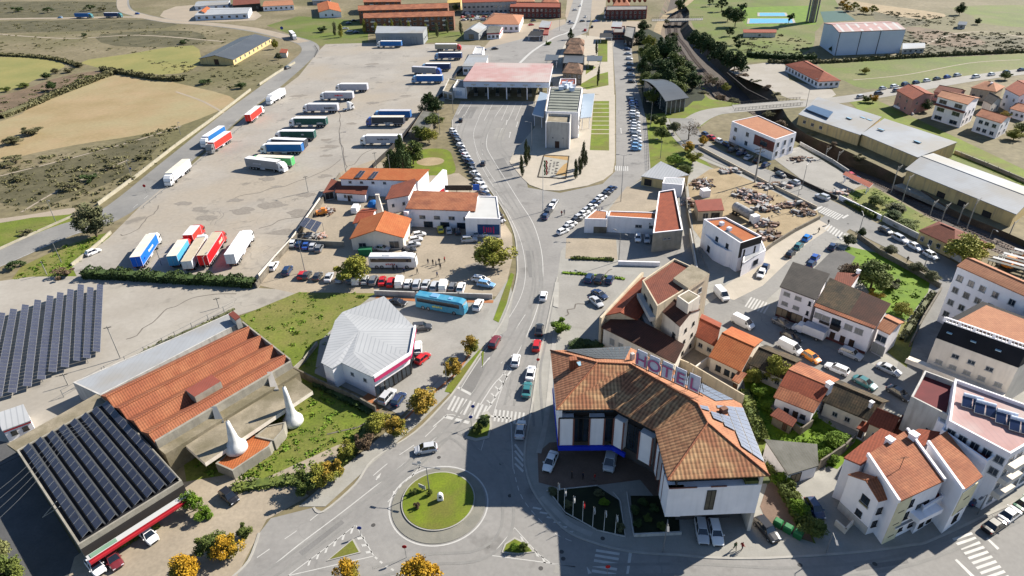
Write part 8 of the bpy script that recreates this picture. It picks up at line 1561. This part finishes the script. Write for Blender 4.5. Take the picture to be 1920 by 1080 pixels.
for i in range(5): q = c+d*(L0*.12+i*.45)+n*.14; m.box((q.x, q.y, 2.1), (.3, .04, .3+.1*(i % 3)), rz)
m.build('white_lettering', W_['white'], t)
for s in (-.45, -.1, .25, .45): q = c+d*(L0*s); MB().tube((q.x, q.y, 0), (q.x, q.y, 1.8), .08).build('post', DFRAME, t)
P = GL([(1009,333),(1061,336),(1067,294),(1020,292)]); c = sum(P, Vector())/4; t = thing('paved_map', 'framed floor mosaic map set into the plaza paving', 'mosaic', (c.x, c.y, .13)); MB().prism(P, .1, .2).build('field', M('mosaic_pale', C(206,202,190), C(196,190,176), sc=.5), t)
m = MB()
for i in range(4):
 a, b = P[i], P[(i+1) % 4]; dd = b-a; m.box(((a.x+b.x)/2, (a.y+b.y)/2, .25), (dd.length, .3, .2), math.atan2(dd.y, dd.x))
m.build('frame', M('dark_wood_frame', C(96,82,62)), t); Q = lambda u, v: lerp(lerp(P[0], P[1], u), lerp(P[3], P[2], u), v)
MB().prism([Q(.6, .12), Q(.98, .12), Q(.98, .7), Q(.86, .62), Q(.72, .4)], .15, .21).prism([Q(.02, .93), Q(.98, .8), Q(.98, .98), Q(.02, .98)], .15, .21).build('ochre_area', M('mosaic_ochre', C(214,178,120), C(200,160,104), sc=.8), t)
m = MB(); r = random.Random(3)
for u in (.33, .47, .58, .62):
 for i in range(9):
  if r.random() < .75: m.prism([Q(u-.035, .18+i*.07), Q(u+.035, .18+i*.07), Q(u+.035, .22+i*.07), Q(u-.035, .22+i*.07)], .15, .215)
m.build('dark_lettering', M('mosaic_dark', C(90,86,88)), t)
p = G(826,937,.3); t = thing('stone_marker', 'small white stone monument standing on the roundabout lawn', 'monument', p); MB().loft([[p+Vector((dx*w_, dy*.25, z)) for dx, dy in ((-1, -1), (1, -1), (1, 1), (-1, 1))] for w_, z in ((.45, 0), (.45, 1.0), (.3, 1.35), (.05, 1.5))]).build('stone', W_['white'], t); MB().box((p.x, p.y-.27, p.z+.8), (.35, .04, .4)).build('emblem', W_['dark'], t)
p = G(792,918,.3); t = thing('info_panel', 'grey tilted panel on the roundabout lawn', 'panel', p); MB().box((p.x, p.y, p.z+.7), (1.3, .1, .8), -.5).build('board', W_['greyw'], t); MB().tube(p, p+Vector((0, 0, .5)), .06).build('post', DFRAME, t)
T((806,928),1.3,.45,'green','small clipped shrub beside the lamp on the roundabout', base=G(806,928,.3)); T((782,952),1.2,.5,'brown','small reddish shrub on the roundabout lawn', base=G(782,952,.3)); T((775,925),1.0,.6,'green','low shrub at the left rim of the roundabout lawn', base=G(775,925,.3)); T((984,1032),1.3,.7,'green','round shrub on the right triangular island', base=G(982,1030,.15)); T((965,1030),1.3,.6,'bright','small shrub left on the right triangular island', base=G(964,1030,.15)); T((906,800),2.6,1.2,'dark','dark round bush on the leaf shaped traffic island', base=G(908,800,.15)); T((893,810),1.6,1.0,'green','low bush on the leaf shaped traffic island', base=G(893,810,.15))
def sign(px, label, col, h_=2.4, w_=.7, face=-1.57, txt=None):
 p = G(*px); t = thing('traffic_sign', label, 'traffic sign', p); MB().tube(p, p+Vector((0, 0, h_)), .04, n=6).build('post', GALV, t); MB().tube(p+Vector((0, -.06, h_)), p+Vector((0, -.1, h_)), w_/2, n=16).build('sign_face', M('sign_'+col, dict(red=C(200,30,36,.6), blue=C(30,70,170,.6), white=C(230,230,230,.6))[col]), t)
sign((762,1046), 'red round traffic sign below the roundabout', 'red', 2.6); sign((1138,1082), 'red traffic sign at the bottom crossing', 'red', 2.4); sign((888,780), 'blue round sign near the zebra crossing', 'blue'); sign((884,800), 'small blue sign on the leaf shaped island', 'blue'); sign((787,876), 'white sign at the rim of the roundabout', 'white', 1.2); sign((1009,690), 'red sign at the kerb beside the white saloon', 'red', 2.2); sign((249,329), 'blue road sign beside the far lamp of the kerb road', 'blue', 2.6); sign((677,1004), 'dark blue sign on the tip of the grass triangle', 'blue', 1.8); sign((275,362), 'red triangular sign at the yard entrance', 'red', 2.6, 1.0); sign((530,62), 'blue sign board at the far bend of the road', 'blue', 3.4, 2.2)
p = G(1476,997); t = thing('recycling_bins', 'row of green recycling bins beside the brick terrace', 'bins', p, -.75)
for k in range(3): o = MB().loft([[Vector((k*1.5-1.5+dx*w_, dy*w_, z)) for dx, dy in ((-.6, -.5), (.6, -.5), (.6, .5), (-.6, .5))] for w_, z in ((.9, .1), (1.05, 1.1), (.8, 1.35))]).build('bin', M('bin_green', C(50,140,80,.5), rough=.5)); o.parent = t
p = G(678,478); t = thing('green_container', 'green container standing between the yellow-green tree and the coach', 'container', p); MB().box((p.x+1.2, p.y, 1.0), (3.4, 1.8, 1.8)).box((p.x+1.2, p.y, 1.95), (3.5, 1.9, .1)).build('container_body', M('container_green', C(40,130,90,.5)), t)
p = G(700,385); t = thing('blue_tarpaulin', 'crumpled bright blue tarpaulin heap beside the restaurant', 'tarpaulin', p); MB().lathe(p, [(2.0, 0), (1.7, .8), (1.0, 1.5), (.1, 1.8)], 9).build('tarpaulin', M('tarp_blue', C(40,140,220,.5), C(20,100,190,.5), sc=2), t)
p = G(604,403); t = thing('orange_vehicle', 'small bright orange loader in the workshop yard', 'loader', p); MB().box((p.x, p.y, 1.0), (3.2, 1.6, .9), .3).box((p.x+.6, p.y+.1, 1.8), (1.2, 1.3, .9), .3).build('body', CP['orange'], t)
for s in (-1, 1):
 for x in (-1, 1): MB().tube((p.x+x*1.0, p.y+s*.8, .45), (p.x+x*1.0, p.y+s*1.1, .45), .45, n=10).build('wheel', TY, t)
p = G(1392,408); d = (G(1410,418)-p).normalized(); t = thing('tank_lorry', 'old grey tank lorry among the heaps of the scrap yard', 'lorry', p, math.atan2(d.y, d.x));
for nm, m_, mt in (('tank', MB().tube((-3.5, 0, 2.2), (3, 0, 2.2), 1.3, n=16), SC2), ('cab', MB().box((4.6, 0, 1.6), (1.8, 2.2, 2.2)), CP['white']), ('chassis', MB().box((.5, 0, .8), (9, 1.0, .3)), BLK)): o = m_.build(nm, mt); o.parent = t
for x in (-2.8, -1.6, 4.4):
 for s in (-1, 1): o = MB().tube((x, s*.9, .5), (x, s*1.2, .5), .5, n=10).build('wheel', TY); o.parent = t
p = G(1321,368); t = thing('white_box_container', 'small white box container behind the red roofed hut', 'container', p); MB().box((p.x, p.y, 1.1), (2.4, 2.4, 2.2), .2).box((p.x, p.y, 2.25), (2.5, 2.5, .12), .2).build('container_body', W_['white'], t)
for k in range(6):
 a, b = G(1852+k*10, 492-k*4-6, 3), G(1925+k*10, 512-k*4-6, 3); d = (b-a); c = (a+b)/2; t = thing('market_stall_roof', 'long narrow white striped shed roof at the right edge, %s from the front' % NUM[k], 'shed', (c.x, c.y, 0), group='striped shed roofs'); MB().box((c.x, c.y, 3), (d.length, 1.1, .12), math.atan2(d.y, d.x)).build('roof_strip', T_['white'] if k % 2 else T_['fibre'], t)
 for s in (.05, .95): q = lerp(a, b, s); MB().box((q.x, q.y, 1.5), (.12, .12, 3)).build('post', DFRAME, t)
p = G(1895,502); t = thing('yellow_digger', 'yellow excavator arm and cover behind the tall pale apartment block', 'excavator', p); MB().box((p.x, p.y, 1.2), (4, 2.4, 1.4), .3).box((p.x-.8, p.y, 2.4), (1.5, 1.6, 1.3), .3).build('body', CP['orange'], t); MB().tube(p+Vector((1, 0, 2)), p+Vector((4, 1, 4.6)), .3, .22).tube(p+Vector((4, 1, 4.6)), p+Vector((6.5, 1.6, 2)), .24, .16).build('boom', CP['orange'], t)
for s in (-1, 1): MB().box((p.x, p.y+s*1.1, .4), (4.4, .5, .8), .3).build('track', BLK, t)
# ---------------------------------------------------------------- people
def person_mesh(pose, seed):
 me = bpy.data.meshes.new('person'); st = .22 if pose == 'walk' else .07; ar = .22 if pose == 'walk' else .05
 V = [(0,0,.98),(0,0,1.2),(0,0,1.42),(.01,0,1.52),(.02,0,1.62),(.02,0,1.72), (0,.1,.92),(st*.6,.11,.5),(st,.11,.08),(st+.14,.11,.04), (0,-.1,.92),(-st*.3,-.11,.5),(-st,-.11,.08),(-st+.14,-.11,.04), (0,.2,1.4),(-ar*.6,.25,1.13),(-ar*.4+.08,.26,.88),(-ar*.3+.12,.26,.8), (0,-.2,1.4),(ar*.4,-.25,1.13),(ar+.08,-.26,.9),(ar+.14,-.26,.83)]
 Ed = [(0,1),(1,2),(2,3),(3,4),(4,5),(0,6),(6,7),(7,8),(8,9),(0,10),(10,11),(11,12),(12,13),(2,14),(14,15),(15,16),(16,17),(2,18),(18,19),(19,20),(20,21)]
 Rr = [.15,.15,.15,.06,.1,.08,.1,.07,.05,.04,.1,.07,.05,.04,.07,.05,.035,.03,.07,.05,.035,.03]
 me.from_pydata(V, Ed, []); o = bpy.data.objects.new('tmp', me); COL.objects.link(o); md = o.modifiers.new('s', 'SKIN')
 for i, r_ in enumerate(Rr): me.skin_vertices[0].data[i].radius = (r_, r_*(1.0 if i not in (1, 2) else 1.25))
 me.skin_vertices[0].data[0].use_root = True; sd = o.modifiers.new('u', 'SUBSURF'); sd.levels = 1; sd.render_levels = 1
 bpy.context.view_layer.update(); out = bpy.data.meshes.new_from_object(o.evaluated_get(bpy.context.evaluated_depsgraph_get())); bpy.data.objects.remove(o); out.name = 'person'
 out.materials.clear()
 for n_ in ('a', 'b', 'c', 'd'): out.materials.append(SKIN)
 for p_ in out.polygons:
  c = p_.center; p_.material_index = 0 if (c.z > 1.5 or (abs(c.y) > .2 and c.z < .9)) else (1 if c.z > .95 else (2 if c.z > .1 else 3))
  if c.z > 1.68 or (c.z > 1.6 and c.x < -.02): p_.material_index = 3
  p_.use_smooth = True
 return out
SKIN = M('skin', C(200,150,120)); CL = {n: M('cloth_'+n.replace(' ', '_'), c) for n, c in dict(black=C(40,40,44), red=C(190,40,40), blue=C(50,70,120), white=C(220,220,216), green=C(70,100,60), grey=C(120,120,120), **{'dark blue': C(36,42,70)}).items()}
PM = {'walk': person_mesh('walk', 0), 'stand': person_mesh('stand', 1)}; HAIR = M('dark_hair', C(50,38,30))
def person(px, pose, topc, legc, label, ang=None, group=None):
 o = bpy.data.objects.new('person', PM[pose]); COL.objects.link(o); p = G(*px); o.location = (p.x, p.y, .07); o.rotation_euler = (0, 0, ang if ang is not None else rg.uniform(0, 6.2))
 for i, m_ in enumerate((SKIN, CL[topc], CL[legc], HAIR)): o.material_slots[i].link = 'OBJECT'; o.material_slots[i].material = m_
 tag(o, label, 'person', group)
person((1377,1031),'walk','green','black','person in dark green walking on the pavement right of the hotel'); person((1390,1032),'walk','red','dark blue','person in a red top walking beside one in green'); person((1072,897),'stand','black','black','person in black on the forecourt, left of the three','stand' and 0); person((1093,899),'stand','dark blue','black','person in dark clothes in the middle of the three on the forecourt'); person((1115,902),'walk','red','grey','person in red at the forecourt flower bed')
for k, (x, y, c, g_) in enumerate(((803,496,'black','blue'),(812,497,'black','black'),(818,500,'grey','black'),(824,495,'dark blue','black'),(834,492,'red','black'),(826,505,'black','dark blue'),(783,514,'black','grey'),(758,513,'blue','black'),(745,508,'dark blue','blue'),(820,520,'blue','black'),(738,507,'grey','black'))): person((x, y), 'stand' if k % 3 else 'walk', c, g_, 'person in %s top and %s trousers near the white coach, %s of the group' % (c, g_, NUM[k]), None, 'people in front of the coach')
person((941,410),'stand','black','black','person in black beside the white showroom corner, upper one'); person((943,416),'stand','dark blue','black','person in dark blue beside the white showroom corner'); person((945,422),'walk','black','grey','person in black walking past the white showroom corner')
person((1534,437),'walk','black','black','person in black walking at the zebra near the scrap yard'); person((1552,422),'walk','grey','black','person in grey near the corner of the side street'); person((1700,492),'walk','black','black','person in black on the right street beside the olive wall'); person((1053,405),'walk','red','dark blue','person in red top crossing the fork beside the parked cars'); person((1058,403),'walk','white','black','person in white top crossing the fork beside the parked cars'); person((906,1003-60),'walk','white','black','x') if False else None
person((1912,905),'walk','red','black','person in red on the pavement at the right edge'); person((797,868),'walk','white','black','x') if False else None
